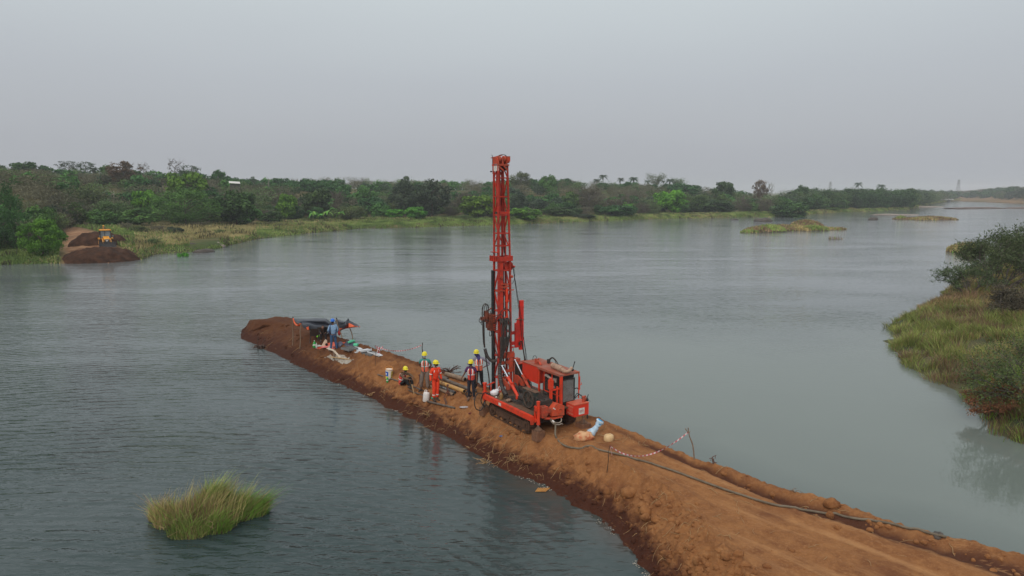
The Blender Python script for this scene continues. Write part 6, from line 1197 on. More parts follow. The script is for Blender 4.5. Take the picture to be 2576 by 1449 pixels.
# ---------------------------------------------------------------- tarpaulin shelter
TARP = mat('dark_blue_tarp', (.022, .026, .040), (.050, .052, .062), .45, 3, bmp=.4, spec=.5, detail=8); TARPO = mat('orange_tarp_side', (.78, .13, .04), (.55, .09, .035), .5, 4, spec=.4); POLE = mat('wooden_pole', (.24, .17, .12), (.15, .10, .07), .9, 6); TARPU = mat('orange_groundsheet', (.62, .11, .055), (.40, .07, .045), .6, 3, detail=8)
def z9(a, b): return ((1160 + a / 8.05) / 1.59006, (1260 + b / 8.05) / 1.59006)
sh0 = hit(*z9(500, 800)); shel = empty('tarpaulin_shelter', sh0, 0, 'low shelter of dark blue and orange tarpaulin tied to leaning wooden poles', 'shelter')
pol = {}
def pole(name, foot_px, top_px, dtop=None, r=.028):
    f = hit(*z9(*foot_px)); d = ray(*z9(*top_px)); Y = f.y if dtop is None else dtop; t = Y / d.y; tp = Vector((d.x * t, Y, CAM_H + d.z * t)); q = MB(); q.tube(curve([f - Vector((0, 0, .25)), f.lerp(tp, .35) + Vector((.03, 0, 0)), f.lerp(tp, .7) - Vector((.02, 0, 0)), tp], 4), [r * 1.1] * 7 + [r * .85] * 6, 7)
    o = q.build('pole', POLE, shel); o.location = -shel.location; pol[name] = tp; return tp
A_ = pole('a', (80, 985), (95, 110)); B_ = pole('b', (305, 1090), (352, 255)); C_ = pole('c', (1700, 860), (1500, 140), 43.0); D_ = pole('d', (2045, 865), (1875, 165))
pE = hit(*z9(620, 900)); 
print('tarp poles', A_, B_, C_, D_)
# the sheet: corner A (far left), B (near left), hanging near edge to D (near right), C at the back right, plus wing beyond D
def pyz(px, Y): d = ray(*z9(*px)); t = Y / d.y; return Vector((d.x * t, Y, CAM_H + d.z * t))
yA, yB, yD, yC = A_.y, B_.y, D_.y, 43.0
rows = [ # back edge, crest, front, hem
 [A_, pyz((400, 118), yA + .6), pyz((800, 112), yA + .9), pyz((1150, 112), yA + 1.2), pyz((1290, 215), yA + 1.5), pyz((1440, 250), yC + .2), C_, pyz((1760, 200), yC + .1), pyz((1880, 185), yD + .9), pyz((1980, 215), yD + 1.2)],
 [A_.lerp(B_, .33) - Vector((0, 0, .10)), pyz((480, 175), yA), pyz((820, 180), yA + .2), pyz((1120, 190), yA + .5), pyz((1260, 270), yA + .8), pyz((1420, 300), yC - .4), pyz((1540, 215), yC - .3), pyz((1700, 235), yD + .4), pyz((1880, 190), yD + .3), pyz((2080, 255), yD + .6)],
 [A_.lerp(B_, .66) - Vector((0, 0, .12)), pyz((540, 250), yB + .6), pyz((830, 290), yB + .9), pyz((1080, 310), yB + 1.2), pyz((1250, 340), yB + 1.4), pyz((1400, 360), yC - 1.0), pyz((1560, 330), yC - .8), pyz((1730, 290), yD), pyz((1885, 190), yD), pyz((2160, 300), yD + .2)],
 [B_, pyz((600, 300), yB + .1), pyz((850, 345), yB + .5), pyz((1060, 370), yB + .8), pyz((1240, 385), yB + 1.0), pyz((1400, 400), yC - 1.5), pyz((1560, 385), yC - 1.2), pyz((1730, 310), yD - .2), D_, pyz((2250, 390), yD - .3)],
 [B_ - Vector((-.15, .03, .28)), pyz((590, 450), yB - .02), pyz((850, 510), yB + .35), pyz((1060, 540), yB + .65), pyz((1240, 540), yB + .85), pyz((1400, 520), yC - 1.6), pyz((1570, 470), yC - 1.35), pyz((1740, 360), yD - .35), pyz((1890, 250), yD - .15), pyz((2150, 380), yD - .4)],
 [B_ - Vector((-.5, .03, .36)), pyz((640, 506), yB + .05), pyz((850, 615), yB + .4), pyz((1060, 640), yB + .7), pyz((1240, 625), yB + .9), pyz((1400, 595), yC - 1.55), pyz((1590, 530), yC - 1.3), pyz((1750, 416), yD - .3), pyz((1900, 316), yD - .1), pyz((2100, 376), yD - .3)]]
def drape(rows, name, m1, m2, par, nu=9, nv=7, thick=.012, wr=.02):
    G = [curve(r_, nu) for r_ in rows]; n = len(G[0]); cols = [curve([G[i][k] for i in range(len(rows))], nv) for k in range(n)]; m = len(cols[0]); rs = np.random.RandomState(4)
    V = []
    for k in range(n):
        for j in range(m): p = cols[k][j]; V.append(p + Vector((0, 0, 1)) * (wr * float(fbm(p.x * 2.2, p.y * 1.4 + j * .11, 3, 3)) * 2))
    F = [(k * m + j, (k + 1) * m + j, (k + 1) * m + j + 1, k * m + j + 1) for k in range(n - 1) for j in range(m - 1)]
    me = bpy.data.meshes.new(name); me.from_pydata(V, [], F); me.materials.append(m1); me.polygons.foreach_set('use_smooth', [True] * len(F)); me.update()
    if sum(p.normal.z - .6 * p.normal.y for p in me.polygons) < 0: me.flip_normals()
    o = link(name, me, par); o.location = -par.location if par else (0, 0, 0)
    return o
TARP2 = TARP.copy(); TARP2.name = 'two_sided_tarp'; _nt = TARP2.node_tree; _b = [n for n in _nt.nodes if n.type == 'BSDF_PRINCIPLED'][0]; _src = _b.inputs['Base Color'].links[0].from_socket
_nt.links.new(mixc(_nt, _nt.nodes.new('ShaderNodeNewGeometry').outputs['Backfacing'], _src, (.66, .11, .035)), _b.inputs['Base Color'])
drape(rows, 'tarp_sheet', TARP2, TARPO, shel)
# orange turned edge at the right wing and the left corner
q = MB(); a = [D_ + Vector((0, -.03, .02)), pyz((1990, 215), yD + .3), pyz((2120, 295), yD + .1), pyz((2250, 375), yD - .3)]; b = [D_ + Vector((0, -.03, -.16)), pyz((1980, 250), yD + .2), pyz((2110, 335), yD), pyz((2235, 402), yD - .35)]
for k in range(3): q.add([a[k], a[k + 1], b[k + 1], b[k]], [(0, 1, 2, 3)]); q.add([v + Vector((.01, .02, -.01)) for v in (a[k], a[k + 1], b[k + 1], b[k])], [(3, 2, 1, 0)])
q.prism([D_ + Vector((0, -.05, -.05)), pyz((2200, 385), yD - .4), pyz((2080, 360), yD - .4), pyz((1900, 395), yD - .3), pyz((1640, 480), yC - 1.5), pyz((1580, 520), yC - 1.5), pyz((1560, 470), yC - 1.5), pyz((1750, 380), yD - .4)], (0, -.006, 0))
lp = curve([A_ + Vector((.02, -.02, 0)), pyz((150, 260), yA - .2), pyz((230, 330), yA - .5), pyz((300, 335), yB + .4), B_ + Vector((0, -.02, -.02))], 5); q.tube(lp, .045, 6)
q.prism([pyz((520, 400), yB - .1), pyz((600, 365), yB - .1), pyz((605, 475), yB - .1), pyz((550, 470), yB - .1)], (0, .02, 0)); o = q.build('turned_edge', TARPO, shel); o.location = -shel.location
q = MB(); c = pyz((1585, 585), yC - 1.5); q.sphere(c, (.09, .08, .16), 10, 8); q.tube([c, pyz((1575, 520), yC - 1.5)], .012, 5); o = q.build('hanging_bundle', mat('red_cloth', (.42, .03, .03)), shel); o.location = -shel.location
for tp in (A_, B_, C_, D_): q = MB(); q.sphere(tp + Vector((0, 0, .03)), (.05, .05, .08), 8, 6); o = q.build('knot', TARP, shel); o.location = -shel.location

# plastic chairs and seated man under the tarp
def chair(px, rz, label, m=None):
    p = hit(*z9(*px)); r = empty('plastic_chair', p, rz, label, 'chair', 'plastic chairs under the tarp'); m = m or mat('dark_brown_plastic', (.035, .022, .018), (.05, .03, .025), .4)
    q = MB(); q.b2((-.24, -.24, .41), (.24, .22, .44)); q.build('seat', m, r); q = MB(); q.prism([(-.24, .20, .44), (.24, .20, .44), (.21, .30, .86), (-.21, .30, .86)], (0, .025, 0)); q.build('backrest', m, r)
    for i in (-1, 1):
        q = MB(); q.bar((i * .25, -.24, .66), (i * .25, .24, .68), .05, .025); q.bar((i * .25, -.22, .43), (i * .25, -.24, .66), .04); q.build('armrest', m, r)
        for j in (-1, 1): q = MB(); q.bar((i * .22, j * .20, .41), (i * .27, j * .27, 0), .045); q.build('leg', m, r)
    return r
chair((800, 870), R(195), 'dark brown plastic chair under the near side of the tarp with green cloth on it'); ch2 = chair((1100, 830), R(160), 'second dark plastic chair further back under the tarp, holding the seated man')
p = ch2.location
person('man in black trousers seated under the tarp, only his legs showing', (p.x, p.y, p.z), R(10), dict(pelvis=(0, .05, .50), spine=(0, .03, .66), chest=(0, -.13, .78), neck=(0, -.27, .84), head0=(0, -.34, .86), shL=(-.17, -.13, .80), shR=(.17, -.13, .80), elL=(-.22, -.22, .62), wrL=(-.14, -.42, .56), haL=(-.12, -.49, .54), elR=(.22, -.22, .62), wrR=(.14, -.42, .56), haR=(.12, -.49, .54), hiL=(-.09, .03, .52), hiR=(.09, .03, .52), knL=(-.13, -.38, .50), knR=(.13, -.38, .50), anL=(-.14, -.40, .09), anR=(.15, -.42, .09), toL=(-.15, -.56, .045), toR=(.16, -.58, .045)), top=BLKC, sleeves='long', legs=BLKC, helmet=None, group='workers on the causeway')
p = hit(*z9(800, 870)); q = MB(); q.box((0, 0, 0), (.36, .28, .05)); q.box((.12, -.02, -.10), (.10, .26, .18)); o = q.build('green_cloth', mat('lime_cloth', (.25, .75, .06), (.12, .5, .04), .7)); o.location = p + Vector((.10, -.02, .52)); tag(o, 'fluorescent green cloth draped on the chair under the tarp', 'cloth')

# ---------------------------------------------------------------- things on the ground by the shelter
def put(mb, name, m, px, label, cat, rz=0.0, dz=0.0, group=None, p=None, tilt=0.0):
    o = mb.build(name, m); p = p if p is not None else hit(*px); o.location = p + Vector((0, 0, dz)); o.rotation_euler = (tilt, 0, rz); return tag(o, label, cat, group)
def flat_sheet(poly_px, name, m, label, cat, thick=.02, wr=.05, seed=1, zf=None):
    P = [hit(*zz) for zz in poly_px]; cx = sum((p for p in P), Vector()) / len(P); X0, X1, Y0, Y1 = min(p.x for p in P), max(p.x for p in P), min(p.y for p in P), max(p.y for p in P); n = 44
    gx = np.linspace(X0, X1, n); gy = np.linspace(Y0, Y1, n); GX_, GY_ = np.meshgrid(gx, gy, indexing='ij'); sd_ = sdist(GX_ + fbm(GX_ * 3, GY_ * 3, 2, seed) * .06, GY_, P); V = []; idx = {}
    F = []
    for i in range(n):
        for j in range(n):
            if sd_[i, j] > -.02: idx[(i, j)] = len(V); V.append((gx[i] - cx.x, gy[j] - cx.y, gz(gx[i], gy[j]) - cx.z + thick + wr * abs(float(fbm(gx[i] * 3, gy[j] * 3, 3, seed)))))
    for i in range(n - 1):
        for j in range(n - 1):
            k = [(i, j), (i + 1, j), (i + 1, j + 1), (i, j + 1)]
            if all(a in idx for a in k): F.append(tuple(idx[a] for a in k))
    me = bpy.data.meshes.new(name); me.from_pydata(V, [], F); me.materials.append(m); me.polygons.foreach_set('use_smooth', [True] * len(F)); o = link(name, me); o.location = cx; return tag(o, label, cat)
flat_sheet([z9(*q) for q in [(860, 1080), (1300, 1110), (1500, 1060), (2090, 940), (1700, 880), (1180, 935), (1010, 970), (880, 1010)]], 'groundsheet', TARPU, 'orange red plastic sheet spread on the ground beneath the tarp', 'sheet')
flat_sheet([z9(*q) for q in [(1370, 1080), (1600, 1075), (2080, 1010), (2050, 935), (1830, 850), (1560, 950), (1560, 1010), (1380, 1040)]], 'dark_tarp', mat('crumpled_navy_tarp', (.045, .045, .080), (.10, .10, .14), .5, 4), 'crumpled dark blue tarp lying on the orange sheet', 'tarp', .05, .20, 4)
flat_sheet([z9(*q) for q in [(1045, 1335), (1330, 1285), (1600, 1270), (2080, 1470), (1720, 1560), (1340, 1470), (1290, 1440)]], 'sack_mat', mat('grey_sackcloth', (.36, .32, .27), (.25, .21, .17), .95, 6), 'grey woven mat on the ground under the wooden planks', 'mat', .02, .03, 7)
GPL = mat('green_bottle_plastic', (.02, .32, .06), (.02, .22, .05), .25); CLR = mat('pale_bottle_plastic', (.50, .50, .48), (.38, .36, .34), .25); LBL = mat('bottle_label', (.62, .64, .60))
def bottle(px, h, r_, m, label, rz=0, lying=False, grp=None):
    r = empty('bottle', hit(*px), rz, label, 'bottle', grp); q = MB(); q.loft([((0, 0, 0), r_ * .95, r_ * .95), ((0, 0, h * .1), r_, r_), ((0, 0, h * .62), r_, r_), ((0, 0, h * .82), r_ * .45, r_ * .45), ((0, 0, h * .92), r_ * .32, r_ * .32)], 10); b = q.build('body', m, r); q = MB(); q.cyl((0, 0, h * .92), (0, 0, h), r_ * .36, 8); c = q.build('cap', LBL, r); q = MB(); q.cyl((0, 0, h * .3), (0, 0, h * .5), r_ * 1.03, 10); q.build('label', LBL, r)
    if lying: r.rotation_euler = (R(82), 0, rz); r.location.z += r_
    return r
bottle(z9(795, 1045), .42, .085, GPL, 'largest green drink bottle standing at the left of the orange sheet'); bottle(z9(765, 1040), .30, .06, GPL, 'smaller green bottle just left of the largest one'); bottle(z9(858, 1072), .32, .055, CLR, 'clear water bottle with pale label right of the green bottles'); bottle(z9(1265, 1130), .27, .05, CLR, 'clear bottle standing by the left foot of the man in the blue helmet')
q = MB(); q.tube(curve([(-.25, 0, .05), (0, .02, .08), (.2, .05, .06)], 5), [.05, .07, .08, .085, .09, .09, .09, .08, .08, .08, .07], 10); put(q, 'rolled_sheet', mat('mint_plastic', (.10, .52, .30), (.08, .38, .22), .5), z9(1990, 950), 'mint green plastic roll on the crumpled dark tarp', 'roll', .8, .1)
q = MB(); q.cyl((-.12, 0, .09), (.12, 0, .09), .09, 14); q.cyl((.121, 0, .09), (.13, 0, .09), .05, 12); put(q, 'hose_reel', MATS['mint_plastic'], z9(2125, 1010), 'coiled mint green plastic at the right end of the dark tarp', 'roll', -.3)
q = MB(); q.box((0, 0, .02), (.42, .30, .03)); put(q, 'paper_pad', mat('white_paper', (.72, .72, .70), (.6, .6, .58), .7), z9(945, 1025), 'white paper pad on the orange sheet', 'paper', .3, .05)
q = MB(); q.box((0, 0, .02), (.40, .28, .03)); put(q, 'pink_folder', mat('pink_card', (.72, .20, .20), (.6, .16, .16), .7), z9(1140, 1065), 'pink folder lying on the orange sheet', 'folder', .2, .05)
q = MB(); q.prism([(-.18, 0, 0), (.16, 0, 0), (.14, 0, .30), (.05, 0, .38), (-.02, 0, .30)], (0, .14, 0)); put(q, 'cream_bag', mat('cream_cloth', (.62, .50, .38), (.48, .38, .28), .9), z9(1110, 1025), 'cream cloth bag standing on the orange sheet', 'bag', .1, .04)
q = MB(); q.sphere((0, 0, .07), (.08, .07, .08), 8, 6); put(q, 'black_pouch', BLKC, z9(1178, 1010), 'small black pouch beside the cream cloth bag', 'pouch', 0, .04)
# core boxes and white boards
CB = mat('grey_core_box', (.20, .20, .20), (.10, .10, .10), .6, 20); WB = mat('white_board', (.66, .68, .70), (.55, .56, .58), .5, 5)
def corebox(a, b, w, label, m=CB, lid=False):
    A, B = hit(*a), hit(*b); L = (B - A).length; r = empty('core_box', (A + B) / 2, math.atan2(B.y - A.y, B.x - A.x), label, 'core box', 'trays and boards laid in a row'); q = MB(); q.b2((-L / 2, -w / 2, .01), (L / 2, w / 2, .03)); q.b2((-L / 2, -w / 2, .03), (L / 2, -w / 2 + .02, .11)); q.b2((-L / 2, w / 2 - .02, .03), (L / 2, w / 2, .11)); q.b2((-L / 2, -w / 2 + .02, .03), (-L / 2 + .02, w / 2 - .02, .11)); q.b2((L / 2 - .02, -w / 2 + .02, .03), (L / 2, w / 2 - .02, .11)); q.build('tray', m, r)
    for k in range(1, 4): q = MB(); y = -w / 2 + w * k / 4; q.b2((-L / 2 + .02, y - .008, .03), (L / 2 - .02, y + .008, .10)); q.build('divider', m, r)
    for k in range(4): q = MB(); y = -w / 2 + w * (k + .5) / 4; q.cyl((-L / 2 + .06, y, .06), (L / 2 - .1 - .1 * (k % 2), y, .06), .03, 8); q.build('rock_core', mat('dark_core', (.08, .08, .085), (.15, .14, .13), .8, 14), r)
def z0_(a, b): return ((920 + a / 4.025) / 1.59006, (1220 + b / 4.025) / 1.59006)
corebox(z0_(1860, 700), z0_(1990, 735), .62, 'grey tray nearest the tarp shelter'); corebox(z0_(2185, 780), z0_(2340, 815), .62, 'grey tray at the tape end of the row')
for (a, b, w, lb) in ((z0_(1950, 690), z0_(2090, 730), .55, 'white board leaning between the grey trays, nearest the tarp'), (z0_(2000, 745), z0_(2250, 750), .45, 'long white board in the middle of the row of trays'), (z0_(2260, 775), z0_(2450, 818), .42, 'white board at the tape end of the row of trays')):
    A, B = hit(*a), hit(*b); L = (B - A).length; q = MB(); q.b2((-L / 2, -w / 2, .02), (L / 2, w / 2, .05)); q.b2((-L / 2, -w / 2, .05), (L / 2, -w / 2 + .03, .12)); put(q, 'board', WB, None, lb, 'board', math.atan2(B.y - A.y, B.x - A.x), 0, 'trays and boards laid in a row', (A + B) / 2)
# planks on the mat
PLK = mat('yellow_plank', (.46, .30, .15), (.32, .20, .10), .8, 6); pA, pB, pC = hit(*z9(1420, 1400)), hit(*z9(1850, 1440)), hit(*z9(1630, 1400))
q = MB(); top_ = pA + Vector((.0, .05, .46)); q.bar(Vector((0, 0, 0)), top_ - pA, .13, .10); put(q, 'short_post', mat('grey_wood', (.20, .14, .10), (.13, .09, .07), .9), None, 'short dark timber propping up the plank', 'timber', p=pA)
q = MB(); q.bar(Vector((-.42, .25, .52)), Vector((.06, -.05, .44)), .14, .03); q.bar(Vector((-.02, .0, .46)), pC - pA + Vector((0, 0, .03)), .12, .03); put(q, 'bent_plank', mat('pale_plank', (.60, .50, .40), (.42, .32, .22), .8), None, 'pale plank propped on the short timber over the mat', 'plank', p=pA)
q = MB(); q.bar(Vector((-.9, .42, .05)), Vector((.35, -.12, .04)), .10, .03); put(q, 'plank', PLK, None, 'yellow plank lying flat on the grey mat', 'plank', p=pB - Vector((.1, 0, 0)))

# ---------------------------------------------------------------- barrier tapes
TR = mat('tape_red', (.46, .09, .11)); TW = mat('tape_white', (.60, .48, .48))
def tape(pts, w, name, label, par=None, drop=None):
    C = curve(pts, 8); q = MB(); V = []; acc = 0
    for i in range(len(C) - 1):
        a, b = C[i], C[i + 1]; n = max(1, int((b - a).length / .07))
        for k in range(n):
            p0, p1 = a.lerp(b, k / n), a.lerp(b, (k + 1) / n); acc += 1; q.cur = (acc // 2) % 2; tw = .5 * math.sin(acc * .21); u = Vector((0, math.sin(tw), math.cos(tw))) * w / 2
            q.add([p0 - u, p1 - u, p1 + u, p0 + u, p0 - u + Vector((0, .004, 0)), p1 - u + Vector((0, .004, 0)), p1 + u + Vector((0, .004, 0)), p0 + u + Vector((0, .004, 0))], [(0, 1, 2, 3), (7, 6, 5, 4)])
    o = q.build(name, [TR, TW]); return tag(o, label, 'barrier tape')
def stick(fpx, tpx, r_, label, m=None, fork=False, thick_n=6, name='stake', Y=None):
    f = hit(*fpx); d = ray(*tpx); Y = f.y if Y is None else Y; t = Y / d.y; tp = Vector((d.x * t, Y, CAM_H + d.z * t)); q = MB(); q.tube(curve([Vector((0, 0, -.3)), (tp - f) * .4 + Vector((.02, 0, 0)), (tp - f) * .75 - Vector((.02, 0, 0)), tp - f], 4), [r_] * 7 + [r_ * .75] * 6, thick_n)
    if fork: q.tube([(tp - f) * .80, (tp - f) * .98 + Vector((-.10, 0, 0))], r_ * .7, 5); q.tube([(tp - f) * .85, (tp - f) * 1.0 + Vector((.07, 0, -.12))], r_ * .6, 5)
    o = q.build(name, m or POLE); o.location = f; tag(o, label, 'stake'); return f, tp
f1, t1 = stick((1749, 1155), (1731, 1076), .022, 'leaning forked stick holding the near barrier tape', fork=True); f2, t2 = stick((1524, 1190), (1535, 1120), .010, 'thin wire stake at the left end of the near barrier tape', WIRE)
f2b = hit(1533, 1130); Z2 = t2
a_ = t1 - Vector((.0, 0, .16)); b_ = Vector((t2.x, t2.y, t2.z - .03)); pts = [a_.lerp(b_, t) + Vector((0, 0, -.55 * 4 * t * (1 - t) * (1.12 - .35 * (1 - t)))) for t in [k / 10 for k in range(11)]]
for p_ in pts: p_.z = max(p_.z, gz(p_.x, p_.y) + .06)
tape(pts, .042, 'barrier_tape', 'red and white barrier tape sagging between the wire stake and forked stick'); tape([b_, b_ + Vector((.03, -.03, -.15)), b_ + Vector((.06, -.05, -.30))], .07, 'tape_end', 'loose end of barrier tape hanging at the wire stake')
f3, t3 = stick((1063, 905), (1063, 862), .030, 'upright dark pole behind the man in the teal shirt', mat('dark_pole', (.06, .04, .035)), name='pole', Y=None)
f3_, t3_ = stick(z0_(2330, 985), z0_(2348, 650), .008, 'thin wire stake at the left end of the far barrier tape', WIRE)
a_ = t3 - Vector((0, 0, .10)); b_ = hit(*z0_(2340, 790)) + Vector((0, 0, .45)); pts = [a_.lerp(b_, t) + Vector((0, 0, -.30 * 4 * t * (1 - t))) for t in [k / 10 for k in range(11)]]; tape(pts, .048, 'barrier_tape', 'far red and white barrier tape tied to the upright dark pole'); tape([b_, b_ + Vector((.10, .1, -.15)), b_ + Vector((.25, 0, -.30)), b_ + Vector((.3, -.1, -.42)), b_ + Vector((.1, 0, -.25)), b_ + Vector((.4, .1, -.08))], .085, 'tape_bundle', 'bunched barrier tape beside the white boards')

# ---------------------------------------------------------------- drillers' gear
def zA(a, b): return ((1500 + a / 5.152) / 1.59006, (1380 + b / 5.152) / 1.59006)
bp_ = hit(*zA(285, 690)); bk = empty('bucket', bp_, .3, 'white plastic paint bucket with blue and yellow print and orange lid', 'bucket'); bk.rotation_euler = (0, .06, .3); H_ = .46
q = MB(); q.loft([((0, 0, 0), .145, .145), ((0, 0, H_), .175, .175)], 24); q.build('body', mat('bucket_white', (.70, .66, .58), (.6, .56, .5), .4), bk)
def patch(z0, z1, a0, a1, m, name, par, rr0=.147, rr1=.177, HH=None):
    HH = HH or H_; q = MB(); n = 8; V = []
    for zz in (z0, z1):
        for k in range(n + 1): a = a0 + (a1 - a0) * k / n; rr_ = rr0 + (rr1 - rr0) * zz / HH; V.append((rr_ * math.cos(a), rr_ * math.sin(a), zz))
    q.add(V, [(k, k + 1, n + 1 + k + 1, n + 1 + k) for k in range(n)], True); return q.build(name, m, par)
YEL = mat('print_yellow', (.72, .56, .03)); BLU = mat('print_blue', (.02, .10, .48)); patch(.14, .36, R(178), R(252), BLU, 'blue_print', bk); patch(.02, .137, R(178), R(252), YEL, 'yellow_print', bk); patch(.02, .38, R(300), R(350), YEL, 'yellow_print', bk); patch(.20, .30, R(190), R(225), mat('print_white', (.7, .72, .75)), 'white_motif', bk, .149, .179)
for k in range(4): patch(.08 + .07 * k, .12 + .07 * k, R(306), R(330), mat('print_dark', (.10, .09, .03)), 'dark_print', bk, .149, .179)
q = MB(); q.tube([(.178 * math.cos(R(15 * k)), .178 * math.sin(R(15 * k)), H_) for k in range(25)], .014, 6); q.build('rim', mat('lid_orange', (.72, .28, .04)), bk); q = MB(); q.cyl((0, 0, H_ - .02), (0, 0, H_ - .005), .165, 20); q.build('contents', mat('lid_yellow', (.66, .40, .12), (.6, .56, .5)), bk); q = MB(); q.tube(curve([(.18, 0, H_), (.14, .12, H_ + .08), (0, .18, H_ + .10), (-.14, .12, H_ + .08), (-.18, 0, H_)], 4), .008, 5); q.build('handle', MATS['lid_orange'], bk)
o = bottle(zA(255, 770), .28, .05, GPL, 'green bottle lying on the slope below the paint bucket', .6, False); 
jp = hit(*zA(1050, 1165)); jc = empty('jerrycan', jp, -.25, 'translucent white jerrycan standing at the feet of the men', 'jerrycan'); jc.rotation_euler = (0, .10, -.2); JM = mat('translucent_white', (.68, .64, .62), (.58, .52, .48), .35, 3)
q = MB(); q.loft([((0, 0, 0), .15, .095), ((0, 0, .03), .16, .105), ((0, 0, .36), .16, .105), ((0, 0, .43), .13, .08), ((0, 0, .455), .06, .05)], 8); q.build('body', JM, jc); q = MB(); q.cyl((.05, 0, .43), (.05, 0, .50), .03, 10); q.build('cap', mat('red_brown_cap', (.20, .06, .05)), jc); q = MB(); q.tube(curve([(-.10, 0, .42), (-.10, 0, .50), (-.02, 0, .52), (.03, 0, .47)], 4), .014, 6); q.build('handle', JM, jc)
# pipes on the ground: (pixel end a, pixel end b, radius, colour, label)
STL = mat('grey_pipe_steel', (.16, .135, .115), (.10, .065, .045), .6, 6, metal=.4); YPP = mat('ochre_pipe', (.52, .29, .08), (.32, .20, .10), .6, 4, detail=8); TPP = mat('tan_pipe', (.27, .19, .13), (.17, .11, .07), .75, 5)
HOLL = mat('pipe_hollow', (.01, .008, .007))
def pipe(a, b, rad, m, label, za=.0, zb=.0, cat='pipe'):
    A, B = hit(*a) + Vector((0, 0, rad + za)), hit(*b) + Vector((0, 0, rad + zb)); r = empty('pipe', (A + B) / 2, 0, label, cat, 'pipes stacked beside the drill rig'); c = (A + B) / 2; q = MB(); q.cyl(A - c, B - c, rad, 14); d = (B - A).normalized(); q.build('tube', m, r); q = MB(); q.cyl(B - c + d * .001, B - c + d * .006, rad * .74, 12); q.build('bore', HOLL, r)
    return r
pipe(zA(1465, 640), zA(1855, 755), .105, TPP, 'thick tan pipe lying highest on the bank behind the stack'); pipe(zA(1180, 675), zA(1500, 770), .07, STL, 'short grey pipe behind the man in the orange coverall', .12, .10); pipe(zA(1180, 740), zA(1925, 1015), .075, STL, 'longest grey pipe on top of the stack', .22, .16); pipe(zA(1190, 800), zA(1840, 1030), .085, YPP, 'ochre yellow pipe in the middle of the stack', .10, .08)
pipe(zA(1160, 830), zA(1650, 1020), .062, mat('black_white_pipe', (.06, .06, .06), (.40, .38, .35), .5, 9, .55, .62), 'dark pipe with white streaks below the yellow pipe', .04, .03); pipe(zA(1150, 880), zA(1615, 1050), .065, TPP, 'brown pipe lowest on the water side of the stack'); pipe(zA(640, 800), zA(1000, 960), .035, STL, 'thin rod between the sitting man and the stack')
for i, (a, b, rad, lb) in enumerate([(zA(1080, 1175), zA(1650, 1315), .045, 'grey iron pipe lying along the slope by the jerrycan'), (zA(60, 640), zA(500, 780), .032, 'long rusty rod behind the paint bucket'), (zA(690, 945), zA(990, 1060), .030, 'thin rod lying between the shovel and the jerrycan')]):
    A, B = hit(*a), hit(*b); n = 8; pts = []
    for k in range(n + 1): p_ = A.lerp(B, k / n); pts.append(Vector((p_.x, p_.y, max(p_.z, gz(p_.x, p_.y) + rad * .8)))); 
    lift = max(0, max(gz(A.lerp(B, k / 8).x, A.lerp(B, k / 8).y) - A.lerp(B, k / 8).z for k in range(9))) * .5 + rad * .7; up_ = Vector((0, 0, lift)); q = MB(); q.cyl(up_, B - A + up_, rad, 10); o = q.build('rod', STL); o.location = A; tag(o, lb, 'rod')
# low trestles that carry the pipes
def trestle(px, h, label):
    p = hit(*px); r = empty('pipe_stand', p, 0, label, 'pipe stand', 'rusty tripod stands'); m = mat('rust_brown', (.16, .055, .035), (.09, .04, .03), .9)
    for a in (90, 210, 330): q = MB(); q.bar((.20 * math.cos(R(a)), .12 * math.sin(R(a)), 0), (0, 0, h * .55), .03); q.build('leg', m, r)
    q = MB(); q.bar((0, 0, h * .35), (0, 0, h), .05); q.bar((0, 0, h - .04), (.0, .0, h + .015), .09); q.build('post', m, r)
trestle(zA(1500, 1075), .55, 'rusty tripod stand in front of the yellow pipe'); trestle(zA(925, 885), .62, 'rusty tripod stand behind the sitting man'); trestle(zA(1920, 1050), .62, 'rusty stand by the legs of the man in the purple shirt')
q = MB(); q.bar((0, 0, .50), (.10, 0, 0), .045); q.build; o = put(q, 'tool_handle', PLK, zA(765, 1035), 'wooden tool handle leaning in front of the sitting man', 'tool', .1)
q = MB(); q.bar((0, 0, 0), (.9, .48, .03), .05); put(q, 'red_bar', mat('dull_red', (.15, .03, .03), (.1, .04, .03), .8), zA(1930, 1430), 'dark red bar lying on the ground left of the near track', 'bar', 0, .03)
q = MB(); q.bar((-.02, 0, .30), (.05, 0, 0), .04); q.bar((.04, 0, .02), (.16, .05, .03), .06); q.bar((-.08, .05, .28), (0, 0, .04), .025); put(q, 'pipe_wrench', mat('rusty_iron', (.16, .09, .07), (.10, .06, .05), .8), zA(1460, 1235), 'rusty wrench standing on the ground right of the orange coverall', 'wrench')
q = MB(); q.sphere((0, 0, .04), (.11, .06, .06), 8, 5); put(q, 'green_rag', mat('green_rag', (.03, .34, .20), (.02, .2, .12), .7), zA(1205, 1110), 'green rag by the boots of the man in the orange coverall', 'rag')
q = MB(); q.tube([(.12 * math.cos(R(20 * k)), 0.02, .14 + .13 * math.sin(R(20 * k))) for k in range(18)], .03, 7); q.box((0, 0, .03), (.16, .14, .07)); put(q, 'pipe_clamp', DARK, zA(1930, 1080), 'dark ring clamp at the end of the longest pipe', 'clamp')
q = MB(); q.sphere((0, 0, .02), (.26, .10, .035), 12, 5); put(q, 'plastic_scrap', mat('grey_plastic_scrap', (.40, .38, .40), (.25, .2, .2), .4), zA(1860, 1290), 'pale plastic scrap in the wet patch near the rig', 'scrap')
q = MB(); q.sphere((0, 0, .02), (.10, .05, .03), 8, 5); put(q, 'blue_scrap', mat('blue_plastic', (.04, .08, .22), (.2, .2, .25)), z2_(375, 1328) if False else ((1900 + 385 / 3.622) / 1.59006, (1380 + 1328 / 3.622) / 1.59006), 'small blue plastic scrap on the slope below the near track', 'scrap')
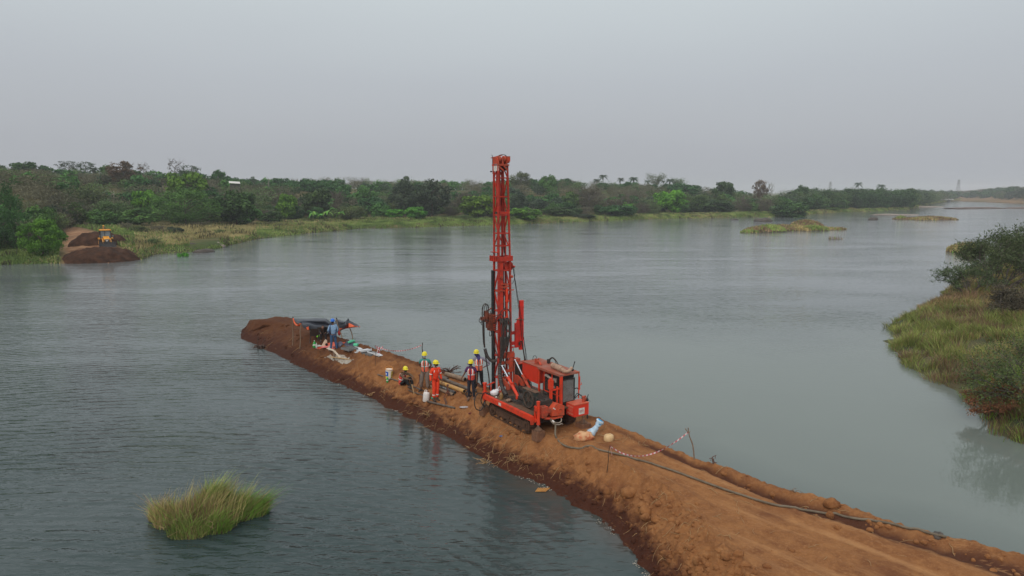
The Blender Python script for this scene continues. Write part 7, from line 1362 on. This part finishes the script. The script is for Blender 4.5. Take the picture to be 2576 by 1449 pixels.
# sacks and canister right of the rig
def zB(a, b): return ((2200 + a / 3.963) / 1.59006, (1650 + b / 3.963) / 1.59006)
def lumpy(size, seed, n=16, m_=10, sharp=.18):
    rs = random.Random(seed); q = MB(); q.sphere((0, 0, 0), (1, 1, 1), n, m_); V = []
    for x, y, z in q.v: k = 1 + sharp * math.sin(3.7 * x + seed) * math.cos(4.1 * y - seed) + sharp * .6 * math.sin(8 * z + 5 * x + seed) + rs.uniform(-.03, .03); V.append((x * size[0] * k, y * size[1] * k, max(z, -.45) * size[2] * k + size[2] * .42))
    q.v = V; return q
put(lumpy((.36, .20, .20), 3), 'torn_sack', mat('orange_tan_sack', (.62, .36, .19), (.48, .14, .06), .7, 5, .45, .6, detail=8), zB(540, 425), 'crumpled orange and tan sack on the ground right of the rig', 'sack', .1)
q = MB(); q.tube(curve([(-.14, 0, .10), (0, .02, .20), (.14, .06, .38), (.26, .10, .56)], 6), [.15, .16, .17, .16, .15, .13, .12, .11, .10, .10, .09, .09, .10, .11, .12, .13, .14, .14, .12], 10); rs_ = random.Random(2); q.v = [(x + rs_.uniform(-.025, .025), y * .7 + rs_.uniform(-.02, .02), z + rs_.uniform(-.025, .025)) for x, y, z in q.v]; bb = put(q, 'blue_white_bag', mat('pale_blue_plastic', (.52, .66, .78), (.32, .50, .66), .4, 6), zB(690, 375), 'twisted pale blue and white bag leaning up beside the torn sack', 'bag')
q = MB(); q.tube([(.17, .07, .44), (.27, .10, .58)], [.105, .115], 10); q.v = [(x, y * .85, z) for x, y, z in q.v]; q.build('blue_print', mat('cyan_print', (.03, .34, .66)), bb)
q = MB(); q.loft([((0, 0, 0), .17, .13), ((0, 0, .03), .185, .14), ((0, 0, .17), .185, .14), ((0, 0, .22), .14, .10)], 10); c_ = put(q, 'canister', mat('yellow_canister', (.66, .46, .24), (.52, .34, .18), .5), zB(930, 445), 'squat yellowish canister lying between the sacks and the tape', 'canister', .2); q = MB(); q.b2((-.08, -.03, .215), (.08, .03, .245)); q.build('handle', MATS['yellow_canister'], c_)

# ---------------------------------------------------------------- soil clods, roots and stubble, driftwood
def clods():
    rs = np.random.RandomState(33); m = EARTH; q = MB(); cnt = 0; r_ = random.Random(4)
    zones = [((1600, 1380), (2050, 1449), 260), ((1450, 1230), (1760, 1400), 240), ((1300, 1150), (1500, 1290), 120), ((1150, 1060), (1330, 1200), 80), ((900, 960), (1160, 1110), 90), ((1760, 1170), (2240, 1330), 120), ((2100, 1300), (2576, 1449), 80), ((640, 830), (900, 970), 60), ((600, 795), (760, 900), 40)]
    base = MB(); base.sphere((0, 0, 0), (1, 1, 1), 7, 5)
    for (a, b, n) in zones:
        for _ in range(n):
            U, V = r_.uniform(a[0], b[0]), r_.uniform(a[1], b[1]); h = BV.ray_cast(Vector((0, 0, CAM_H)), ray(U, V).normalized())
            if h[0] is None or h[0].z < .15: continue
            if h[1].z > .96 and r_.random() < .93: continue
            s = .025 + .11 * r_.random() ** 3.2; sx, sy, sz = [s * r_.uniform(.7, 1.3) for _ in range(3)]; ph = r_.uniform(0, 6)
            q.add([(x * sx * (1 + .25 * math.sin(y * 4 + ph)) + h[0].x, y * sy * (1 + .2 * math.cos(x * 5 + ph)) + h[0].y, z * sz * .8 + h[0].z) for x, y, z in base.v], base.f, False); cnt += 1
    o = q.build('soil_clods', m); tag(o, 'loose clods of red earth along the edges of the causeway', None, None, 'stuff')
clods()
for i, (U, V, s, lb) in enumerate([(1583, 1240, .26, 'big lump of earth on the near edge below the hose'), (1626, 1285, .20, 'lump of earth below the big one on the near edge'), (1650, 1305, .17, 'lowest of three lumps on the near edge'), (1830, 1398, .16, 'earth lump at the bottom edge of the road'), (1525, 1236, .24, 'lump of earth at the left of the near edge group'), (2092, 1268, .22, 'rounded lump on the far edge of the causeway'), (2360, 1349, .16, 'dark stone at the far edge near the hose end')]):
    q = lumpy((s, s * .9, s * .75), i + 2, 14, 9, .16); put(q, 'earth_lump', EARTH if i != 6 else DR, (U, V), lb, 'earth lump', i * .7, -.07)
STRAW = mat('dry_straw', (.40, .25, .12), (.26, .15, .07), .9, 9)
def twigline(r_, q, c, L, rad, up=.12):
    a = r_.uniform(0, 6.28); d = Vector((math.cos(a), math.sin(a), 0)); pts = []; p = c.copy()
    for k in range(5): pts.append(Vector((p.x, p.y, max(gz(p.x, p.y), 0) + rad + up * L * math.sin(math.pi * k / 4) * r_.uniform(.2, 1)))); a += r_.uniform(-.5, .5); p = p + Vector((math.cos(a), math.sin(a), 0)) * L / 4
    q.tube(pts, [rad, rad, rad * .9, rad * .8, rad * .5], 4, False)
def straw():
    r_ = random.Random(12); q = MB()
    for (a, b, n, L) in [((1030, 1030), (1330, 1180), 150, .38), ((880, 950), (1080, 1040), 45, .35), ((1180, 1080), (1420, 1200), 70, .35), ((1500, 1150), (2500, 1449), 70, .35), ((640, 830), (900, 960), 25, .5), ((1480, 1045), (1640, 1120), 50, .35), ((1550, 1180), (1900, 1420), 40, .4)]:
        for _ in range(n):
            h = BV.ray_cast(Vector((0, 0, CAM_H)), ray(r_.uniform(a[0], b[0]), r_.uniform(a[1], b[1])).normalized())
            if h[0] is None or h[0].z < .02: continue
            twigline(r_, q, h[0], L * r_.uniform(.4, 1.3), r_.uniform(.004, .009))
    o = q.build('straw_litter', STRAW); tag(o, 'pale roots and straw scattered over the red earth', None, None, 'stuff')
straw()
def branchy(px, L, n, rad, seed, m, label, cat='branch', zoff=0.0, name='dead_branch', upr=.6):
    p = hit(*px); r_ = random.Random(seed); q = MB()
    for k in range(n):
        a = r_.uniform(0, 6.28); e = Vector((math.cos(a) * L * r_.uniform(.4, 1), math.sin(a) * L * .6, L * upr * r_.uniform(0, 1))); q.tube(curve([Vector((0, 0, 0)), e * .5 + Vector((r_.uniform(-.1, .1), 0, r_.uniform(0, .1))), e], 4), [rad * (1 - .08 * i) for i in range(9)], 5)
        q.tube([e * .6, e * .8 + Vector((r_.uniform(-.2, .2), 0, r_.uniform(0, .2))) * L], rad * .4, 4)
    return put(q, name, m, None, label, cat, p=p + Vector((0, 0, zoff)))
branchy((1128, 928), .75, 12, .03, 3, mat('dark_twig', (.11, .06, .045)), 'tangle of dead branches behind the man in the orange coverall'); branchy((1222, 1166), .45, 10, .014, 5, STRAW, 'knot of pale roots hanging over the water edge'); branchy((1075, 1045), .5, 7, .018, 6, STRAW, 'pale splintered root on the slope below the jerrycan'); branchy((935, 995), .4, 4, .03, 9, STRAW, 'pale driftwood root left of the shovel handle'); branchy((1290, 1160), .4, 8, .012, 15, STRAW, 'tuft of roots on the water edge below the near track')
branchy((1795, 1158), .25, 5, .025, 8, mat('dark_twig', (.11, .06, .045)), 'small pointed stump on the far edge right of the forked stick', 'stump', name='stump', upr=1.0); branchy((2000, 1230), .3, 4, .012, 18, POLE, 'thin dry stem on the far edge of the road')
p = at(655, 877, 0); q = MB(); [q.tube(curve([(.35 * math.cos(k * 1.1) * .3, 0, -.1), (.2 * math.cos(k * 1.1), .12 * math.sin(k * 2.1), .12 + .05 * (k % 3)), (.5 * math.cos(k * 1.1), .3 * math.sin(k * 2.1), .05 + .09 * (k % 3))], 4), [.05, .06, .06, .05, .05, .04, .035, .03, .02], 6) for k in range(8)]; q.tube([(-.2, 0, .1), (-.1, 0, .75)], .02, 5); q.tube([(.1, 0, .2), (.35, 0, .7)], .018, 5); put(q, 'root_stump', mat('sodden_wood', (.055, .030, .022), (.09, .05, .035), .7, 6), None, 'sodden root stump in the water off the causeway tip', 'stump', p=p)
p = at(1363, 1234, .02); q = MB()
for k in range(7): q.bar((-.2 + .05 * k, -.1, .01), (-.1 + .06 * k, .14, .03), .035, .012)
put(q, 'floating_leaf', mat('orange_leaf', (.50, .24, .06), (.36, .15, .04), .6), None, 'orange dead leaf floating at the water edge', 'leaf', p=p)
for i, (U, V, L, lb) in enumerate([(1395, 985 + 1065 - 985, .5, 'low')]): pass
# foam and froth along the near waterline
def foam():
    r_ = random.Random(8); q = MB(); line = curve([at(*s[0], 0) for s in ST], 40)
    for i in range(120, len(line) - 40):
        if fbm(np.array([i * .045]), np.array([1.0]), 3, 2)[0] < .02 or r_.random() < .45: continue
        for _ in range(3):
            p = line[i] + Vector((r_.uniform(-.10, .14) - .10, r_.uniform(-.10, .1) - .10, .004)); a = r_.uniform(0, 3.14); s = r_.uniform(.006, .026); n = 7; V = [(p.x + s * (1 + .6 * math.cos(a)) * math.cos(k * 6.283 / n), p.y + s * math.sin(k * 6.283 / n), .008) for k in range(n)]; q.add(V, [tuple(range(n))]); q.sphere((p.x, p.y, .0), (s * .6, s * .6, .012), 6, 4)
    tag(q.build('foam', mat('dirty_foam', (.36, .32, .27), (.22, .18, .14), .7, 14)), 'dirty white froth along the waterline of the causeway', None, None, 'stuff')
foam()

# ---------------------------------------------------------------- backhoe loader
YEL2 = mat('machine_yellow', (.80, .34, .02), (.60, .24, .02), .5, 2); GLS = mat('cab_glass', (.10, .13, .14), (.22, .26, .28), .1, 1.2, spec=.8); BKT = mat('worn_black_steel', (.016, .015, .016), (.05, .04, .04), .6, 2); TYR = mat('muddy_tyre', (.05, .035, .028), (.10, .06, .04), .95, 3)
p = bank_pt(256, 102.5); bh = empty('backhoe_loader', (p.x, p.y, p.z - .08), R(35), 'yellow backhoe loader with black front bucket standing behind the dirt heap', 'backhoe loader', scale=.9)
q = MB(); q.prism([(-.42, -1.55, 1.05), (-.42, -1.9, .95), (-.42, -1.9, 1.35), (-.42, -1.7, 1.55), (-.42, -.3, 1.78), (-.42, -.3, 1.0)], (.84, 0, 0)); q.build('bonnet', YEL2, bh); q = MB(); q.b2((-.36, -1.925, .80), (.36, -1.905, 1.30)); q.build('front_grille', BKT, bh)
q = MB(); q.b2((-.17, -1.95, 1.02), (.17, -1.928, 1.22)); q.build('number_plate', WHT, bh); q = MB(); q.b2((-.34, -1.96, 1.33), (.34, -1.90, 1.40)); q.build('bonnet_edge', mat('pale_trim', (.62, .55, .45)), bh)
q = MB(); q.b2((-.45, -1.6, .55), (.45, 1.6, .95)); q.b2((-.65, -.2, .9), (.65, 1.3, 1.2)); q.build('chassis', BKT, bh)
cb_ = MB()
for x in (-.76, .70):
    cb_.bar((x + .03, -.35, 1.15), (x + .03, -.25, 2.72), .08); cb_.bar((x + .03, 1.15, 1.2), (x + .03, 1.15, 2.72), .08); cb_.bar((x + .03, .4, 1.2), (x + .03, .4, 2.72), .06)
cb_.bar((-.70, -.35, 1.2), (.70, -.35, 1.2), .08); cb_.bar((-.12, -.36, 1.2), (-.12, -.28, 2.7), .07); cab = cb_.build('cab_frame', BKT, bh)
q = MB(); q.prism([(-.82, -.5, 2.72), (.82, -.5, 2.72), (.82, 1.3, 2.72), (-.82, 1.3, 2.72)], (0, 0, .12)); q.prism([(-.7, -.4, 2.84), (.7, -.4, 2.84), (.7, 1.2, 2.84), (-.7, 1.2, 2.84)], (0, 0, .05)); q.build('cab_roof', YEL2, cab)
q = MB(); q.prism([(-.68, -.32, 1.24), (.68, -.32, 1.24), (.68, -.24, 2.68), (-.68, -.24, 2.68)], (0, .01, 0)); q.build('windscreen', GLS, cab)
for x in (-.73, .72): q = MB(); q.b2((x, -.25, 1.25), (x + .012, 1.1, 2.66)); q.build('side_window', GLS, cab)
q = MB(); q.b2((-.2, .3, 1.2), (.2, .7, 2.0)); q.build('driver_seat', BKT, cab)
for x, s in ((-1.0, -1), (.72, 1)):
    w = MB(); w.cyl((x, 1.0, .70), (x + .38, 1.0, .70), .70, 24)
    for k in range(20): a = R(18 * k); w.bar((x, 1.0 + .70 * math.cos(a), .70 + .70 * math.sin(a)), (x + .38, 1.0 + .70 * math.cos(a + .12), .70 + .70 * math.sin(a + .12)), .06, .05)
    w_ = w.build('rear_wheel', TYR, bh); q = MB(); q.cyl((x - .01, 1.0, .70), (x + .39, 1.0, .70), .34, 18); q.build('rim', YEL2, w_)
    w = MB(); w.cyl((x * .9 + .04, -1.2, .45), (x * .9 + .32, -1.2, .45), .45, 20); w_ = w.build('front_wheel', TYR, bh); q = MB(); q.cyl((x * .9 + .03, -1.2, .45), (x * .9 + .33, -1.2, .45), .22, 14); q.build('rim', YEL2, w_)
    q = MB(); q.prism([(x - .02, .35, 1.35), (x - .02, .5, 1.48), (x - .02, 1.5, 1.48), (x - .02, 1.7, 1.3), (x - .02, 1.7, 1.22), (x - .02, .4, 1.22)], (.42, 0, 0)); q.build('mudguard', YEL2, bh)
    xx = -.62 if s < 0 else .54
    q = MB(); q.prism([(xx, -.2, 1.50), (xx, -.1, 1.35), (xx, -1.5, 1.05), (xx, -2.35, .55), (xx, -2.40, .72), (xx, -1.6, 1.35), (xx, -1.2, 1.45)], (.09, 0, 0)); q.build('loader_arm', YEL2, bh)
    q = MB(); q.sphere((xx + .04, -1.93, 1.05), (.07, .05, .07), 8, 6); q.build('headlight', WHT, bh); q = MB(); q.bar((x * .9 + .2, -.45, 1.9), (x * .9 + (.0 if s < 0 else .4), -.5, 1.95), .03); q.box((x * .9 + (.0 if s < 0 else .4), -.5, 1.8), (.16, .05, .28)); q.build('mirror', GLS, bh)
bk_ = MB(); prof = [(-2.35, .92), (-2.42, .60), (-2.55, .32), (-2.75, .18), (-3.15, .12)]
for (y0, z0), (y1, z1) in zip(prof[:-1], prof[1:]): bk_.prism([(-1.18, y0, z0), (-1.18, y1, z1), (-1.18, y1 + .03, z1 - .03), (-1.18, y0 + .03, z0 - .02)], (2.36, 0, 0))
for x in (-1.20, 1.18): bk_.prism([(x, -2.35, .92), (x, -2.42, .60), (x, -2.55, .32), (x, -2.75, .18), (x, -3.15, .12), (x, -2.65, .85)], (.025, 0, 0))
bk_.build('front_bucket', BKT, bh)
# boom folded behind the cab
q = MB(); q.bar((-.05, 1.7, .9), (-.05, 2.5, 2.4), .22, .26); q.bar((-.05, 2.5, 2.35), (-.05, 1.9, 3.45), .2, .22); q.build('boom', YEL2, bh); q = MB(); q.cyl((-.05, 1.82, 2.6), (-.05, 1.72, 3.3), .06, 10); q.build('boom_ram', CHR, bh); q = MB(); q.bar((-.05, 1.95, 3.45), (-.05, 2.7, 2.0), .2, .2); q.b2((-.35, 2.3, 1.2), (.25, 2.9, 1.9)); q.build('dipper', YEL2, bh)
for x in (-.95, .75): q = MB(); q.b2((x, 1.75, .1), (x + .14, 1.95, 1.35)); q.build('stabiliser', YEL2, bh)
# ---------------------------------------------------------------- haze
def haze():
    mb = MB(); mb.b2((-1700, -60, -3.6), (2000, 2600, 34)); m = bpy.data.materials.new('haze'); m.use_nodes = True; nt = m.node_tree; nt.nodes.clear()
    out = nt.nodes.new('ShaderNodeOutputMaterial'); v = nt.nodes.new('ShaderNodeVolumePrincipled'); nt.links.new(v.outputs[0], out.inputs['Volume'])
    v.inputs['Color'].default_value = (.93, .95, 1, 1); v.inputs['Density'].default_value = .0003; v.inputs['Anisotropy'].default_value = .1
    o = mb.build('haze', m); tag(o, 'thin grey haze in the air over the river', None, None, 'stuff'); o.display_type = 'WIRE'
haze()
